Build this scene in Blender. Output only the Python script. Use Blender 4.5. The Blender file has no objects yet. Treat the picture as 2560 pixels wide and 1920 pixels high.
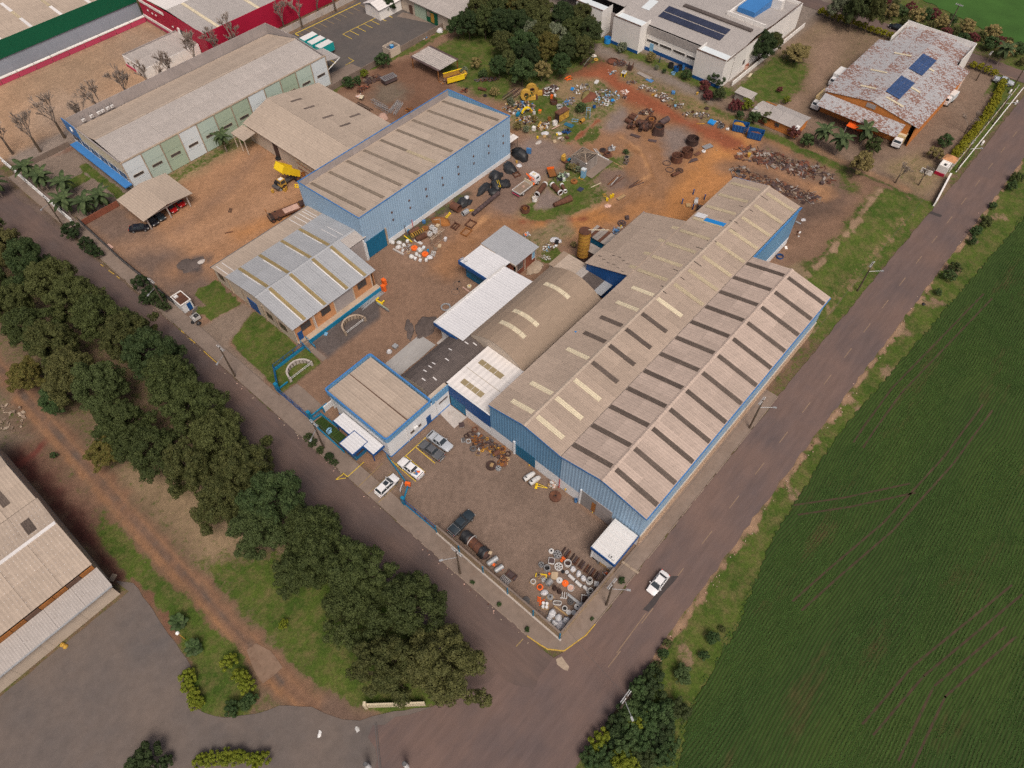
import bpy,math,random
import numpy as np
from mathutils import Matrix,Vector
PI = math.pi
R = math.radians
random.seed(7)
SC = bpy.context.scene
COL = SC.collection
# ------------------------------------------------------------------ camera
cam_d = bpy.data.cameras.new('camera')
cam = bpy.data.objects.new('camera',cam_d)
COL.objects.link(cam)
cam_d.sensor_width = 36.0
cam_d.lens = 24.766
cam_d.clip_start = 0.5
cam_d.clip_end = 3000
cam.matrix_world = Matrix(((0.66014,0.61221,-0.43522,-27.81887),
    (-0.75111,0.53236,-0.39043,-15.77170),
    (-0.00733,0.58464,0.81126,110.00000),
    (0.00000,0.00000,0.00000,1.00000)))
SC.camera = cam
# ------------------------------------------------------------------ light
SUN_ELEV,SUN_AZ = R(58),R(-122)          # azimuth in the x-y plane, measured from +x
wd = bpy.data.worlds.new('World')
SC.world = wd
wd.use_nodes = True
wn = wd.node_tree.nodes
sky = wn.new('ShaderNodeTexSky')
sky.sky_type = 'NISHITA'
sky.sun_disc = False
sky.sun_elevation = SUN_ELEV
sky.sun_rotation = PI / 2 - SUN_AZ
sky.air_density = 0.6
sky.dust_density = 9.0
sky.ozone_density = 1.0
wd.node_tree.links.new(sky.outputs[0],wn['Background'].inputs[0])
wn['Background'].inputs[1].default_value = 0.10
sun_d = bpy.data.lights.new('sun','SUN')
sun_d.energy = 1.9
sun_d.angle = R(22)
sun_d.color = (1.0,0.90,0.79)
sun = bpy.data.objects.new('sun',sun_d)
COL.objects.link(sun)
sdir = Vector((math.cos(SUN_ELEV) * math.cos(SUN_AZ),math.cos(SUN_ELEV) * math.sin(SUN_AZ),math.sin(SUN_ELEV)))
sun.rotation_euler = sdir.to_track_quat('Z','Y').to_euler()
SC.view_settings.view_transform = 'Standard'
SC.view_settings.look = 'None'
SC.view_settings.exposure = -0.1
SC.view_settings.gamma = 1.0
SC.view_settings.use_curve_mapping = False
SC.cycles.max_bounces = 6
SC.cycles.diffuse_bounces = 3
SC.cycles.transparent_max_bounces = 6
SC.cycles.use_denoising = False

# ------------------------------------------------------------------ materials
class NT:
    def __init__(s,name):
        s.m = bpy.data.materials.new(name); s.m.use_nodes = True
        s.t = s.m.node_tree; s.b = s.t.nodes['Principled BSDF']
        s.co = s.n('ShaderNodeTexCoord').outputs['Object']
    def n(s,typ,**kw):
        x = s.t.nodes.new(typ)
        for k,v in kw.items(): setattr(x,k,v)
        return x
    def put(s,sock,v):
        if isinstance(v,bpy.types.NodeSocket): s.t.links.new(v,sock)
        elif isinstance(v,(tuple,list)) and len(v) == 3 and sock.type == 'RGBA': sock.default_value = (*v,1)
        else: sock.default_value = v
    def noise(s,scale,detail=4,rough=.6,co=None,dist=0):
        x = s.n('ShaderNodeTexNoise')
        x.inputs['Scale'].default_value = scale; x.inputs['Detail'].default_value = detail
        x.inputs['Roughness'].default_value = rough; x.inputs['Distortion'].default_value = dist
        s.put(x.inputs['Vector'],co or s.co)
        return x.outputs['Fac']
    def scl(s,v,co=None,rot=(0,0,0)):
        x = s.n('ShaderNodeMapping'); s.put(x.inputs['Vector'],co or s.co)
        x.inputs['Scale'].default_value = v; x.inputs['Rotation'].default_value = rot
        return x.outputs[0]
    def math(s,op,a,b=0.0,clamp=False):
        x = s.n('ShaderNodeMath',operation=op,use_clamp=clamp); s.put(x.inputs[0],a); s.put(x.inputs[1],b)
        return x.outputs[0]
    def mix(s,f,a,b,blend='MIX'):
        x = s.n('ShaderNodeMix',data_type='RGBA',blend_type=blend)
        s.put(x.inputs[0],f); s.put(x.inputs[6],a); s.put(x.inputs[7],b)
        return x.outputs[2]
    def ramp(s,f,lo,hi,a=0.0,b=1.0):
        x = s.n('ShaderNodeMapRange'); s.put(x.inputs[0],f)
        for i,v in enumerate((lo,hi,a,b)): x.inputs[i + 1].default_value = v
        return x.outputs[0]
    def val(s,col,f):               # colour times a factor
        x = s.n('ShaderNodeVectorMath',operation='SCALE'); s.put(x.inputs[0],col); s.put(x.inputs[3],f)
        return x.outputs[0]
    def sep(s,co=None):
        x = s.n('ShaderNodeSeparateXYZ'); s.put(x.inputs[0],co or s.co); return x.outputs
    def bump(s,h,strength=.5,dist=.05):
        x = s.n('ShaderNodeBump'); s.put(x.inputs['Height'],h)
        x.inputs['Strength'].default_value = strength; x.inputs['Distance'].default_value = dist
        s.t.links.new(x.outputs[0],s.b.inputs['Normal'])
    def out(s,col,rough=.8,metal=0.0,spec=.3):
        s.put(s.b.inputs['Base Color'],col); s.put(s.b.inputs['Roughness'],rough)
        s.b.inputs['Metallic'].default_value = metal; s.b.inputs['Specular IOR Level'].default_value = spec
        return s.m
def rgbc(v):
    return tuple(v) + (1,)
MATS = {}
def mk(name,col,rough=.8,metal=0.0,var=.12,ns=.8,rand=.06,dirt=None,corr=None,cp=.3,cd=.5,streak=None,bump=0,spec=.3,patch=None):
    """col modulated by noise and per-object shade; dirt=(colour, amount, scale); corr axis of corrugation; streak=(colour, amount, axis)"""
    t = NT(name)
    c = t.n('ShaderNodeRGB'); c.outputs[0].default_value = (*col,1); c = c.outputs[0]
    nz = t.noise(ns,6,.65)
    f = t.ramp(nz,.25,.75,1 - var,1 + var)
    nz2 = t.noise(ns * .17,3,.5)
    f = t.math('MULTIPLY',f,t.ramp(nz2,.3,.7,1 - var * .7,1 + var * .7))
    if rand:
        oi = t.n('ShaderNodeObjectInfo').outputs['Random']
        f = t.math('MULTIPLY',f,t.ramp(oi,0,1,1 - rand,1 + rand))
    c = t.val(c,f)
    if streak:
        sc = {'x': (.12,2.2,1),'y': (2.2,.12,1),'z': (2.0,2.0,.1)}[streak[2]]
        sn = t.noise(1.2,5,.7,t.scl(sc))
        c = t.mix(t.ramp(sn,.72 - .45 * streak[1],.85,0,.85),c,streak[0])
    if dirt:
        dn = t.noise(dirt[2],8,.72)
        c = t.mix(t.ramp(dn,.70 - .42 * dirt[1],.78 - .3 * dirt[1],0,.9),c,dirt[0])
    if patch:
        pn = t.math('ADD',t.noise(1.0,5,.75,t.scl((1.1,1.9,1.5))),t.math('MULTIPLY',t.math('SUBTRACT',t.noise(.13,3,.5),.5),.35))
        pn = t.math('ADD',pn,t.ramp(t.n('ShaderNodeObjectInfo').outputs['Random'],0,1,-.05,.05))
        c = t.mix(t.ramp(pn,patch[1],patch[1] + .03,0,.92),c,t.mix(t.noise(3,3,.6),patch[0],(.26,.14,.10)))
    h = None
    if corr:
        x,y,z = t.sep()
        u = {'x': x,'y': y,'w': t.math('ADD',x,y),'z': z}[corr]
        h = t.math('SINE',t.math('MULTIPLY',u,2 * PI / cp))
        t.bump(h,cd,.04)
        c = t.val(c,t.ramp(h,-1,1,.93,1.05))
    elif bump:
        t.bump(nz,bump,.1)
    MATS[name] = t.out(c,rough,metal,spec)
    return MATS[name]
# painted metal, masonry, roofs
CEM = (.415,.34,.275)
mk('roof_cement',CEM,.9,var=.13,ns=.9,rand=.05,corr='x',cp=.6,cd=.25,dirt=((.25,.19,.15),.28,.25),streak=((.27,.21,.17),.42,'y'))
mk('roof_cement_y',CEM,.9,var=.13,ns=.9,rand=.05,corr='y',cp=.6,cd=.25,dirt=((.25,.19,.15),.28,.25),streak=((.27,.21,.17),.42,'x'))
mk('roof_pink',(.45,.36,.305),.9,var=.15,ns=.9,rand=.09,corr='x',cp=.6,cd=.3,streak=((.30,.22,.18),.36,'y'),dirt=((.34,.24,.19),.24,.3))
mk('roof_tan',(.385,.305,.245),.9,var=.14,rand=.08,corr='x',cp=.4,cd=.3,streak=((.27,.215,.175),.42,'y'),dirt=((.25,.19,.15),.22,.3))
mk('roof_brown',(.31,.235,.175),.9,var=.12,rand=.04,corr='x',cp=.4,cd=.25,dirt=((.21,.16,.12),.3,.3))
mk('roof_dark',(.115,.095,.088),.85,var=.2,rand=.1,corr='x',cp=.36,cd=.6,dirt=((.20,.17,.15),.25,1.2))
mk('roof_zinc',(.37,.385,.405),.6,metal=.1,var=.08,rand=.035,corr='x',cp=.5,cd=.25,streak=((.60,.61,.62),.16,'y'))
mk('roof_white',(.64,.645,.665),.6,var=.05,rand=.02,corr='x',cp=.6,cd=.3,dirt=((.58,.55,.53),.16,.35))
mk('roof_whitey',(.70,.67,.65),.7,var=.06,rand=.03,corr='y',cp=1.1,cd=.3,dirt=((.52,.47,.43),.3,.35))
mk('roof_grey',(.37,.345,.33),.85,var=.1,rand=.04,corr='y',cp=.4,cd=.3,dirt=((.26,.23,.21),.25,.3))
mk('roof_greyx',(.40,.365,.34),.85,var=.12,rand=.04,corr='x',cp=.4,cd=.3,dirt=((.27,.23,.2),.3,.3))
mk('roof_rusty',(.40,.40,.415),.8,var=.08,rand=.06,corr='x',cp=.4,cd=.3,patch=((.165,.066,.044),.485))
mk('sky_dark',(.108,.084,.070),.8,var=.25,ns=2.5,rand=.12,corr='x',cp=.36,dirt=((.26,.21,.17),.22,2.5))
mk('sky_dark_y',(.14,.11,.095),.8,var=.25,ns=2.5,rand=.12,corr='y',cp=.36)
mk('sky_brown',(.205,.165,.128),.8,var=.2,ns=2.5,rand=.1,corr='x',cp=.36,dirt=((.30,.25,.20),.3,2.5))
mk('sky_yellow',(.46,.385,.26),.6,var=.12,ns=2,rand=.08,corr='x',cp=.36,dirt=((.40,.33,.25),.35,1.5))
mk('sky_cream',(.61,.535,.385),.55,var=.08,ns=2,rand=.06,corr='x',cp=.36)
mk('sky_olive',(.27,.205,.095),.7,var=.2,ns=2,rand=.08,corr='x',cp=.5)
mk('sky_khaki',(.28,.225,.13),.7,var=.15,ns=2,rand=.08)
mk('seam_white',(.68,.66,.65),.6,var=.1)
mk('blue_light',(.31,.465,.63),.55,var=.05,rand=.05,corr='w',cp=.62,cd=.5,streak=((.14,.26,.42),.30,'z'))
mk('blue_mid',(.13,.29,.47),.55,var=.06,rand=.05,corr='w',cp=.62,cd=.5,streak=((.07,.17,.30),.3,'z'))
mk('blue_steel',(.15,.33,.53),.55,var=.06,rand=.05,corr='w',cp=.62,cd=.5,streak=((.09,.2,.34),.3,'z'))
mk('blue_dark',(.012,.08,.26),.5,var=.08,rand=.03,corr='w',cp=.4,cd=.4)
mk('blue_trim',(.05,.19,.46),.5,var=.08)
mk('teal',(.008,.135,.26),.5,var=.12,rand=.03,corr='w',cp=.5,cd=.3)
mk('teal_fence',(.012,.20,.36),.55,var=.15,dirt=((.10,.12,.13),.2,1.5))
mk('blue_pool',(.02,.24,.62),.5,var=.08)
mk('blue_scrap',(.07,.2,.42),.6,var=.2,dirt=((.2,.12,.08),.25,2))
mk('white_wall',(.70,.715,.73),.8,var=.05,rand=.02,streak=((.48,.46,.45),.22,'z'),dirt=((.52,.47,.44),.16,.6))
mk('white_old',(.76,.74,.71),.85,var=.06,streak=((.45,.42,.40),.30,'z'))
mk('white_paint',(.68,.68,.675),.55,var=.05)
mk('cream_wall',(.50,.42,.34),.9,var=.1,streak=((.33,.27,.22),.35,'z'))
mk('beige_block',(.47,.335,.235),.9,var=.14,ns=1.5,streak=((.3,.21,.15),.35,'z'),bump=.2)
mk('tan_wall',(.335,.25,.165),.9,var=.14,ns=1.2,streak=((.22,.17,.12),.4,'z'),bump=.2)
mk('grey_panel',(.335,.30,.29),.9,var=.12,streak=((.24,.21,.2),.3,'z'))
mk('concrete',(.205,.160,.132),.9,var=.16,ns=1.0,dirt=((.2,.15,.12),.35,.4),bump=.15)
mk('concrete_pale',(.44,.40,.37),.9,var=.12,ns=1.3,dirt=((.27,.22,.19),.3,.5),bump=.15)
mk('slab_grey',(.345,.335,.325),.85,var=.1,ns=1.5,streak=((.25,.225,.21),.5,'x'),dirt=((.42,.34,.27),.22,.5))
mk('kerb',(.25,.195,.155),.9,var=.25,ns=2)
mk('kerb_yellow',(.50,.33,.06),.8,var=.2,ns=3,dirt=((.3,.22,.15),.3,2))
mk('mark_yellow',(.66,.47,.04),.8,var=.15,ns=3,dirt=((.25,.18,.13),.25,2.5))
mk('mark_faint',(.33,.235,.10),.85,var=.2,ns=3,dirt=((.13,.095,.085),.45,3))
mk('mark_dash',(.26,.18,.12),.85,var=.2,ns=3,dirt=((.115,.085,.08),.4,3))
mk('mark_white',(.62,.6,.58),.8,var=.15,ns=3,dirt=((.25,.2,.17),.3,2.5))
mk('gutter',(.12,.12,.125),.7,var=.15)
mk('dark',(.02,.02,.022),.8,var=.2)
mk('black_rubber',(.018,.018,.019),.75,var=.2)
mk('asph_patch',(.055,.047,.047),.9,var=.2)
mk('glass',(.035,.045,.055),.12,var=.1,rand=0,spec=.6)
mk('glass_dim',(.06,.055,.055),.35,var=.25,ns=3,spec=.5)
mk('solar_dark',(.035,.042,.075),.25,var=.1,rand=.1,spec=.6)
mk('solar_blue',(.045,.085,.20),.25,var=.1,rand=.12,spec=.6)
mk('red_wall',(.40,.012,.045),.55,var=.06,rand=.03)
mk('pink_wall',(.46,.06,.12),.7,var=.08,streak=((.3,.1,.12),.2,'z'))
mk('green_wall',(.004,.10,.048),.55,var=.05,rand=.02)
mk('slate_wall',(.30,.33,.385),.8,var=.06,streak=((.24,.26,.3),.25,'z'))
mk('pale_green',(.42,.52,.46),.8,var=.04,rand=.04)
mk('sage_green',(.36,.45,.345),.8,var=.04,rand=.04)
mk('mint_white',(.62,.68,.71),.8,var=.04,rand=.03)
mk('brown_trim',(.12,.07,.05),.8,var=.2)
# scrap and vehicles
RUST = (.115,.052,.034)
mk('rust',RUST,.9,var=.3,ns=2,rand=.18,dirt=((.21,.085,.035),.38,1.6),bump=.3)
mk('rust_dark',(.062,.037,.032),.85,var=.3,ns=2,rand=.18,dirt=((.12,.055,.035),.3,1.5),bump=.3)
mk('rust_orange',(.26,.105,.03),.9,var=.25,ns=2,rand=.12,dirt=((.12,.05,.03),.3,1.5),bump=.2)
mk('rust_violet',(.095,.068,.068),.92,spec=.08,var=.25,ns=2,rand=.15,dirt=((.13,.065,.045),.3,1.3))
mk('steel',(.30,.30,.305),.5,metal=.3,var=.12,rand=.12,dirt=((.2,.17,.15),.25,2))
mk('steel_dark',(.10,.093,.093),.75,var=.15,rand=.15)
mk('galv',(.42,.43,.44),.45,metal=.35,var=.1,rand=.08)
mk('pale_metal',(.55,.545,.535),.6,var=.1,rand=.08,dirt=((.35,.31,.28),.22,2))
mk('bag_white',(.56,.56,.58),.5,var=.16,ns=4,rand=.05,bump=.5)
mk('plastic_wrap',(.50,.49,.52),.3,var=.25,ns=4,rand=.08,bump=.6)
mk('tarp',(.022,.023,.026),.5,var=.3,ns=2,rand=.15,bump=.6,spec=.45)
mk('tarp_blue',(.03,.13,.21),.6,var=.2,ns=2,bump=.4)
mk('wood',(.40,.265,.13),.85,var=.2,ns=3,rand=.15)
mk('wood_old',(.215,.16,.12),.9,var=.25,ns=3,rand=.2)
mk('wood_grey',(.30,.265,.24),.9,var=.2,ns=2,rand=.15,streak=((.15,.12,.1),.4,'z'))
mk('card',(.49,.38,.255),.9,var=.15,rand=.12)
mk('orange',(.80,.14,.02),.5,var=.08,rand=.05)
mk('yellow',(.80,.56,.02),.5,var=.08,rand=.04)
mk('yellow_dull',(.52,.31,.055),.7,var=.18,ns=2,rand=.1,dirt=((.2,.1,.05),.25,2))
mk('yellow_rust',(.43,.235,.04),.8,var=.2,ns=2,dirt=((.16,.07,.035),.35,1.5))
mk('red_paint',(.62,.03,.03),.5,var=.08)
mk('light_blue',(.20,.40,.58),.55,var=.12,rand=.1)
mk('green_pale',(.36,.47,.32),.7,var=.2,rand=.1,dirt=((.06,.09,.05),.4,2))
mk('brick_red',(.22,.075,.045),.9,var=.2,ns=3,rand=.1)
mk('brick_orange',(.50,.245,.115),.9,var=.2,ns=4,rand=.08,streak=((.33,.17,.09),.3,'z'),bump=.2)
mk('orange_wall',(.56,.21,.055),.85,var=.1,streak=((.36,.15,.06),.25,'z'))
mk('orange_tent',(.72,.10,.012),.6,var=.1)
mk('sand_dark',(.105,.083,.075),.95,var=.25,ns=2,bump=.6)
mk('soil_red',(.17,.062,.037),.95,var=.2,ns=2,bump=.5)
mk('rubble_pink',(.55,.36,.29),.9,var=.25,rand=.2,ns=3)
mk('stone_pale',(.36,.285,.215),.9,var=.2,ns=2,rand=.15)
for nm,c in dict(car_white=(.76,.76,.77),car_silver=(.42,.45,.49),car_graphite=(.10,.105,.115),car_dark=(.028,.04,.05),car_black=(.012,.015,.022),car_red=(.45,.012,.015),car_blue=(.03,.06,.10),truck_teal=(.01,.33,.33),truck_cream=(.60,.45,.22)).items():
    mk(nm,c,.28,var=.02,rand=0,spec=.6)
mk('tail_red',(.5,.01,.01),.3,var=.02)
mk('lamp_white',(.8,.8,.78),.3,var=.02)
mk('bark',(.10,.075,.055),.95,var=.3,ns=3,bump=.4)
mk('bark_pale',(.27,.22,.185),.95,var=.25,ns=3)
# ------------------------------------------------------------------ mesh builder
class MB:
    def __init__(s): s.v,s.f,s.mi,s.m = [],[],[],0
    def add(s,vs,fs):
        k = len(s.v); s.v += [tuple(p) for p in vs]
        for f in fs: s.f.append(tuple(i + k for i in f)); s.mi.append(s.m)
        return s
    def box(s,x0,x1,y0,y1,z0,z1):
        return s.add([(x,y,z) for z in (z0,z1) for y in (y0,y1) for x in (x0,x1)],
                     [(0,2,3,1),(4,5,7,6),(0,1,5,4),(2,6,7,3),(0,4,6,2),(1,3,7,5)])
    def cbox(s,cx,cy,cz,lx,ly,lz,rz=0.0,rx=0.0,ry=0.0):
        m = Matrix.Translation((cx,cy,cz)) @ Matrix.Rotation(rz,4,'Z') @ Matrix.Rotation(ry,4,'Y') @ Matrix.Rotation(rx,4,'X')
        vs = [m @ Vector((x * lx / 2,y * ly / 2,z * lz / 2)) for z in (-1,1) for y in (-1,1) for x in (-1,1)]
        return s.add(vs,[(0,2,3,1),(4,5,7,6),(0,1,5,4),(2,6,7,3),(0,4,6,2),(1,3,7,5)])
    def prism(s,pts,z0,z1):
        n = len(pts)
        vs = [(p[0],p[1],z0) for p in pts] + [(p[0],p[1],z1 if len(p) < 3 else p[2]) for p in pts]
        return s.add(vs,[tuple(range(n))[::-1],tuple(range(n,2 * n))] + [(i,(i + 1) % n,n + (i + 1) % n,n + i) for i in range(n)])
    def extr(s,a,b):                 # two matching rings of 3d points
        n = len(a)
        return s.add(list(a) + list(b),[tuple(range(n))[::-1],tuple(range(n,2 * n))] + [(i,(i + 1) % n,n + (i + 1) % n,n + i) for i in range(n)])
    def loft(s,rings,cap=True):
        n = len(rings[0]); fs = []
        for k in range(len(rings) - 1):
            o = k * n
            fs += [(o + i,o + (i + 1) % n,o + n + (i + 1) % n,o + n + i) for i in range(n)]
        if cap: fs += [tuple(range(n))[::-1],tuple(range((len(rings) - 1) * n,len(rings) * n))]
        return s.add([p for r in rings for p in r],fs)
    def cyl(s,cx,cy,z0,z1,r,n=16,r2=None,cap=True):
        r2 = r if r2 is None else r2
        c = [(math.cos(2 * PI * i / n),math.sin(2 * PI * i / n)) for i in range(n)]
        return s.loft([[(cx + r * a,cy + r * b,z0) for a,b in c],[(cx + r2 * a,cy + r2 * b,z1) for a,b in c]],cap)
    def hollow(s,cx,cy,z0,z1,ro,ri,n=18,ro2=None,ri2=None,floor=None):
        ro2 = ro if ro2 is None else ro2; ri2 = ri if ri2 is None else ri2
        c = [(math.cos(2 * PI * i / n),math.sin(2 * PI * i / n)) for i in range(n)]
        rr = [(ro,z0),(ro2,z1),(ri2,z1),(ri,z0 if floor is None else floor)]
        rings = [[(cx + r * a,cy + r * b,z) for a,b in c] for r,z in rr]
        if floor is None: rings.append(rings[0])
        s.loft(rings,False)
        if floor is not None: s.add(rings[3],[tuple(range(n))])
        return s
    def tube(s,p,q,r,n=6,r2=None):
        p,q = Vector(p),Vector(q); d = q - p
        if d.length < 1e-6: return s
        d.normalize(); u = d.orthogonal().normalized(); w = d.cross(u); r2 = r if r2 is None else r2
        c = [(math.cos(2 * PI * i / n),math.sin(2 * PI * i / n)) for i in range(n)]
        return s.loft([[tuple(p + r * (a * u + b * w)) for a,b in c],[tuple(q + r2 * (a * u + b * w)) for a,b in c]])
    def pipe(s,p,q,ro,ri,n=16,ro2=None):   # open tube between two points
        p,q = Vector(p),Vector(q); d = (q - p).normalized(); u = d.orthogonal().normalized(); w = d.cross(u)
        ro2 = ro if ro2 is None else ro2; k = ri / ro
        c = [(math.cos(2 * PI * i / n),math.sin(2 * PI * i / n)) for i in range(n)]
        rg = lambda o,r: [tuple(o + r * (a * u + b * w)) for a,b in c]
        r0 = rg(p,ro)
        return s.loft([r0,rg(q,ro2),rg(q,ro2 * k),rg(p,ri),r0],False)
    def torus(s,cx,cy,cz,Rr,r,n=18,k=8,ax='z'):
        rings = []
        for i in range(n + 1):
            a = 2 * PI * i / n; ring = []
            for j in range(k):
                b = 2 * PI * j / k; d = Rr + r * math.cos(b); h = r * math.sin(b)
                p = (d * math.cos(a),d * math.sin(a),h)
                if ax == 'y': p = (p[0],p[2],p[1])
                if ax == 'x': p = (p[2],p[0],p[1])
                ring.append((cx + p[0],cy + p[1],cz + p[2]))
            rings.append(ring)
        return s.loft(rings,False)
    def frame(s,x0,x1,y0,y1,z0,z1,w):     # flat rectangular frame
        s.box(x0,x1,y0,y0 + w,z0,z1); s.box(x0,x1,y1 - w,y1,z0,z1)
        s.box(x0,x0 + w,y0 + w,y1 - w,z0,z1); return s.box(x1 - w,x1,y0 + w,y1 - w,z0,z1)
    def lump(s,cx,cy,z0,rx,ry,h,seed=0,n=14,k=6,rough=.18):     # irregular heap, closed at the ground
        rnd = random.Random(seed); ph = [rnd.uniform(0,6.28) for _ in range(6)]; rings = []
        for j in range(k + 1):
            t = j / k; rr = math.cos(t * PI / 2) ** .8; z = z0 + h * math.sin(t * PI / 2); ring = []
            for i in range(n):
                a = 2 * PI * i / n
                q = 1 + rough * (math.sin(2 * a + ph[0]) + .7 * math.sin(3 * a + ph[1] + t * 2) + .6 * math.sin(5 * a + ph[2] - t * 3)) * .6 + rnd.uniform(-rough,rough) * .5
                rq = max(.03,rr) * q
                ring.append((cx + rx * rq * math.cos(a),cy + ry * rq * math.sin(a),z + (rnd.uniform(-.12,.12) * h * rough * 3 if 0 < j else 0)))
            rings.append(ring)
        return s.loft(rings)
    def mesh(s,name,mats,smooth=False):
        me = bpy.data.meshes.new(name); me.from_pydata(s.v,[],s.f)
        if not isinstance(mats,(list,tuple)): mats = [mats]
        for m in mats: me.materials.append(MATS[m] if isinstance(m,str) else m)
        if len(mats) > 1: me.polygons.foreach_set('material_index',s.mi)
        if smooth:
            me.polygons.foreach_set('use_smooth',[True] * len(me.polygons)); me.set_sharp_from_angle(angle=R(40))
        me.update()
        return me
def tag(o,label=None,cat=None,group=None,kind=None):
    if label: o['label'] = label
    if cat: o['category'] = cat
    if group: o['group'] = group
    if kind: o['kind'] = kind
    return o
def link(name,data,parent=None,loc=None,rz=0.0):
    o = bpy.data.objects.new(name,data); COL.objects.link(o)
    if parent: o.parent = parent
    if loc is not None: o.location = loc
    if rz: o.rotation_euler[2] = rz
    return o
def thing(name,label,cat,loc=(0,0,0),rz=0.0,group=None):
    return tag(link(name,None,None,loc,rz),label,cat,group)
def part(th,name,mb,mat,smooth=False,world=False):
    """a mesh part of a thing; world=True when its points are in world coordinates"""
    if world:
        L = th.location if th.parent is None else th.parent.location + th.location
        mb.v = [(p[0] - L[0],p[1] - L[1],p[2] - L[2]) for p in mb.v]
    return link(name,mb.mesh(name,mat,smooth),th)
def single(name,label,cat,mb,mat,loc=(0,0,0),rz=0.0,group=None,smooth=False):
    return tag(link(name,mb.mesh(name,mat,smooth),None,loc,rz),label,cat,group)
def struct(name,mb,mat,z=0.0,smooth=False):
    return tag(link(name,mb.mesh(name,mat,smooth),None,(0,0,z)),kind='structure')
def copy_tree(o,parent=None):
    c = o.copy(); COL.objects.link(c); c.parent = parent
    for ch in list(o.children): copy_tree(ch,c)
    return c
def W3(th,*pts):
    return [(p[0] - th.location[0],p[1] - th.location[1],p[2] - th.location[2]) for p in pts]
ORD = 'first second third fourth fifth sixth seventh eighth ninth tenth eleventh twelfth thirteenth fourteenth fifteenth sixteenth seventeenth eighteenth nineteenth twentieth'.split()
ORD += ['twenty-' + o for o in ORD[:9]] + ['thirtieth']
_sheet = {}
def plate(th,name,a,b,t,mat,M4):
    """shared-mesh rectangular sheet a x b x t, placed by a matrix in the thing's frame"""
    k = (round(a,2),round(b,2),t,mat)
    if k not in _sheet:
        _sheet[k] = MB().box(0,a,0,b,0,t).mesh(name,mat)
    o = link(name,_sheet[k],th); o.matrix_local = M4
    return o
def slope(th,P,e,a,Q,cols,rows,mat,t=.06,gap=.03):
    """roof slope: P ridge start (world), e unit vector along ridge, a length, Q eave start (world); one object per sheet"""
    P,Q,e = Vector(P),Vector(Q),Vector(e); d = (Q - P); S = d.length; d.normalize(); nrm = e.cross(d)
    if nrm.z < 0: nrm = -nrm; flip = True
    else: flip = False
    L = Vector(th.location); cw = a / cols; rh = S / rows
    for i in range(cols):
        for k in range(rows):
            org = P + e * (i * cw + gap / 2) + d * (k * rh - (.12 if k else 0)) + nrm * (.035 * (rows - 1 - k))
            if flip: X,Y = -e,d; org = org + e * (cw - gap)
            else: X,Y = e,d
            M4 = Matrix.Translation(org - L) @ Matrix((X,Y,nrm)).transposed().to_4x4()
            plate(th,'roof_sheet',cw - gap,rh + (.12 if k else 0),t,mat,M4)
    return P,e,d,nrm,S
def strip(th,sl,u,w,s0,s1,mat,name='skylight',lift=.12,t=.03):
    P,e,d,nrm,S = sl; L = Vector(th.location)
    org = P + e * (u - w / 2) + d * s0 + nrm * lift
    X,Y,N = e,d,nrm
    if X.cross(Y).dot(N) < 0: X = -e; org = org + e * w
    return plate(th,name,w,s1 - s0,t,mat,Matrix.Translation(org - L) @ Matrix((X,Y,N)).transposed().to_4x4())
def wallx(th,x,y0,y1,z0,ztop,n,mat,t=.14,name='wall_panel',side=-1,apex=None):
    """panels of a wall in the plane x=const; ztop a function of y; apex a y where the top breaks"""
    xa,xb = (x,x + t) if side < 0 else (x - t,x)
    for i in range(n):
        a,b = y0 + (y1 - y0) * i / n + .012,y0 + (y1 - y0) * (i + 1) / n - .012
        ys = [a] + ([apex] if apex and a < apex < b else []) + [b]
        ring = [(a,z0)] + [(b,z0)] + [(q,ztop(q)) for q in reversed(ys)]
        mb = MB().extr([(xa,q,z) for q,z in ring],[(xb,q,z) for q,z in ring])
        part(th,name,mb,mat,world=True)
def wally(th,y,x0,x1,z0,ztop,n,mat,t=.14,name='wall_panel',side=-1,apex=None):
    ya,yb = (y,y + t) if side < 0 else (y - t,y)
    for i in range(n):
        a,b = x0 + (x1 - x0) * i / n + .012,x0 + (x1 - x0) * (i + 1) / n - .012
        xs = [a] + ([apex] if apex and a < apex < b else []) + [b]
        ring = [(a,z0)] + [(b,z0)] + [(q,ztop(q)) for q in reversed(xs)]
        mb = MB().extr([(q,ya,z) for q,z in ring],[(q,yb,z) for q,z in ring])
        part(th,name,mb,mat,world=True)
def window(th,face,c,a0,a1,z0,z1,glass='glass_dim',fr='white_paint',fw=.08,nm='window',bars=0):
    """face 'x' or 'y': plane x=c or y=c seen from the negative side"""
    d = .05
    def bx(u0,u1,w0,w1,p0,p1):
        return (p0,p1,u0,u1,w0,w1) if face == 'x' else (u0,u1,p0,p1,w0,w1)
    g = part(th,nm,MB().box(*bx(a0 + fw,a1 - fw,z0 + fw,z1 - fw,c - .02,c + .02)),glass,world=True)
    m = MB()
    for u0,u1,w0,w1 in ((a0,a1,z0,z0 + fw),(a0,a1,z1 - fw,z1),(a0,a0 + fw,z0 + fw,z1 - fw),(a1 - fw,a1,z0 + fw,z1 - fw)):
        m.box(*bx(u0,u1,w0,w1,c - d,c + d))
    for i in range(bars):
        u = a0 + (a1 - a0) * (i + 1) / (bars + 1); m.box(*bx(u - .03,u + .03,z0 + fw,z1 - fw,c - .04,c + .01))
    L = th.location
    m.v = [(p[0] - L[0],p[1] - L[1],p[2] - L[2]) for p in m.v]
    link('frame',m.mesh('frame',fr),g)
    return g

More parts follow.
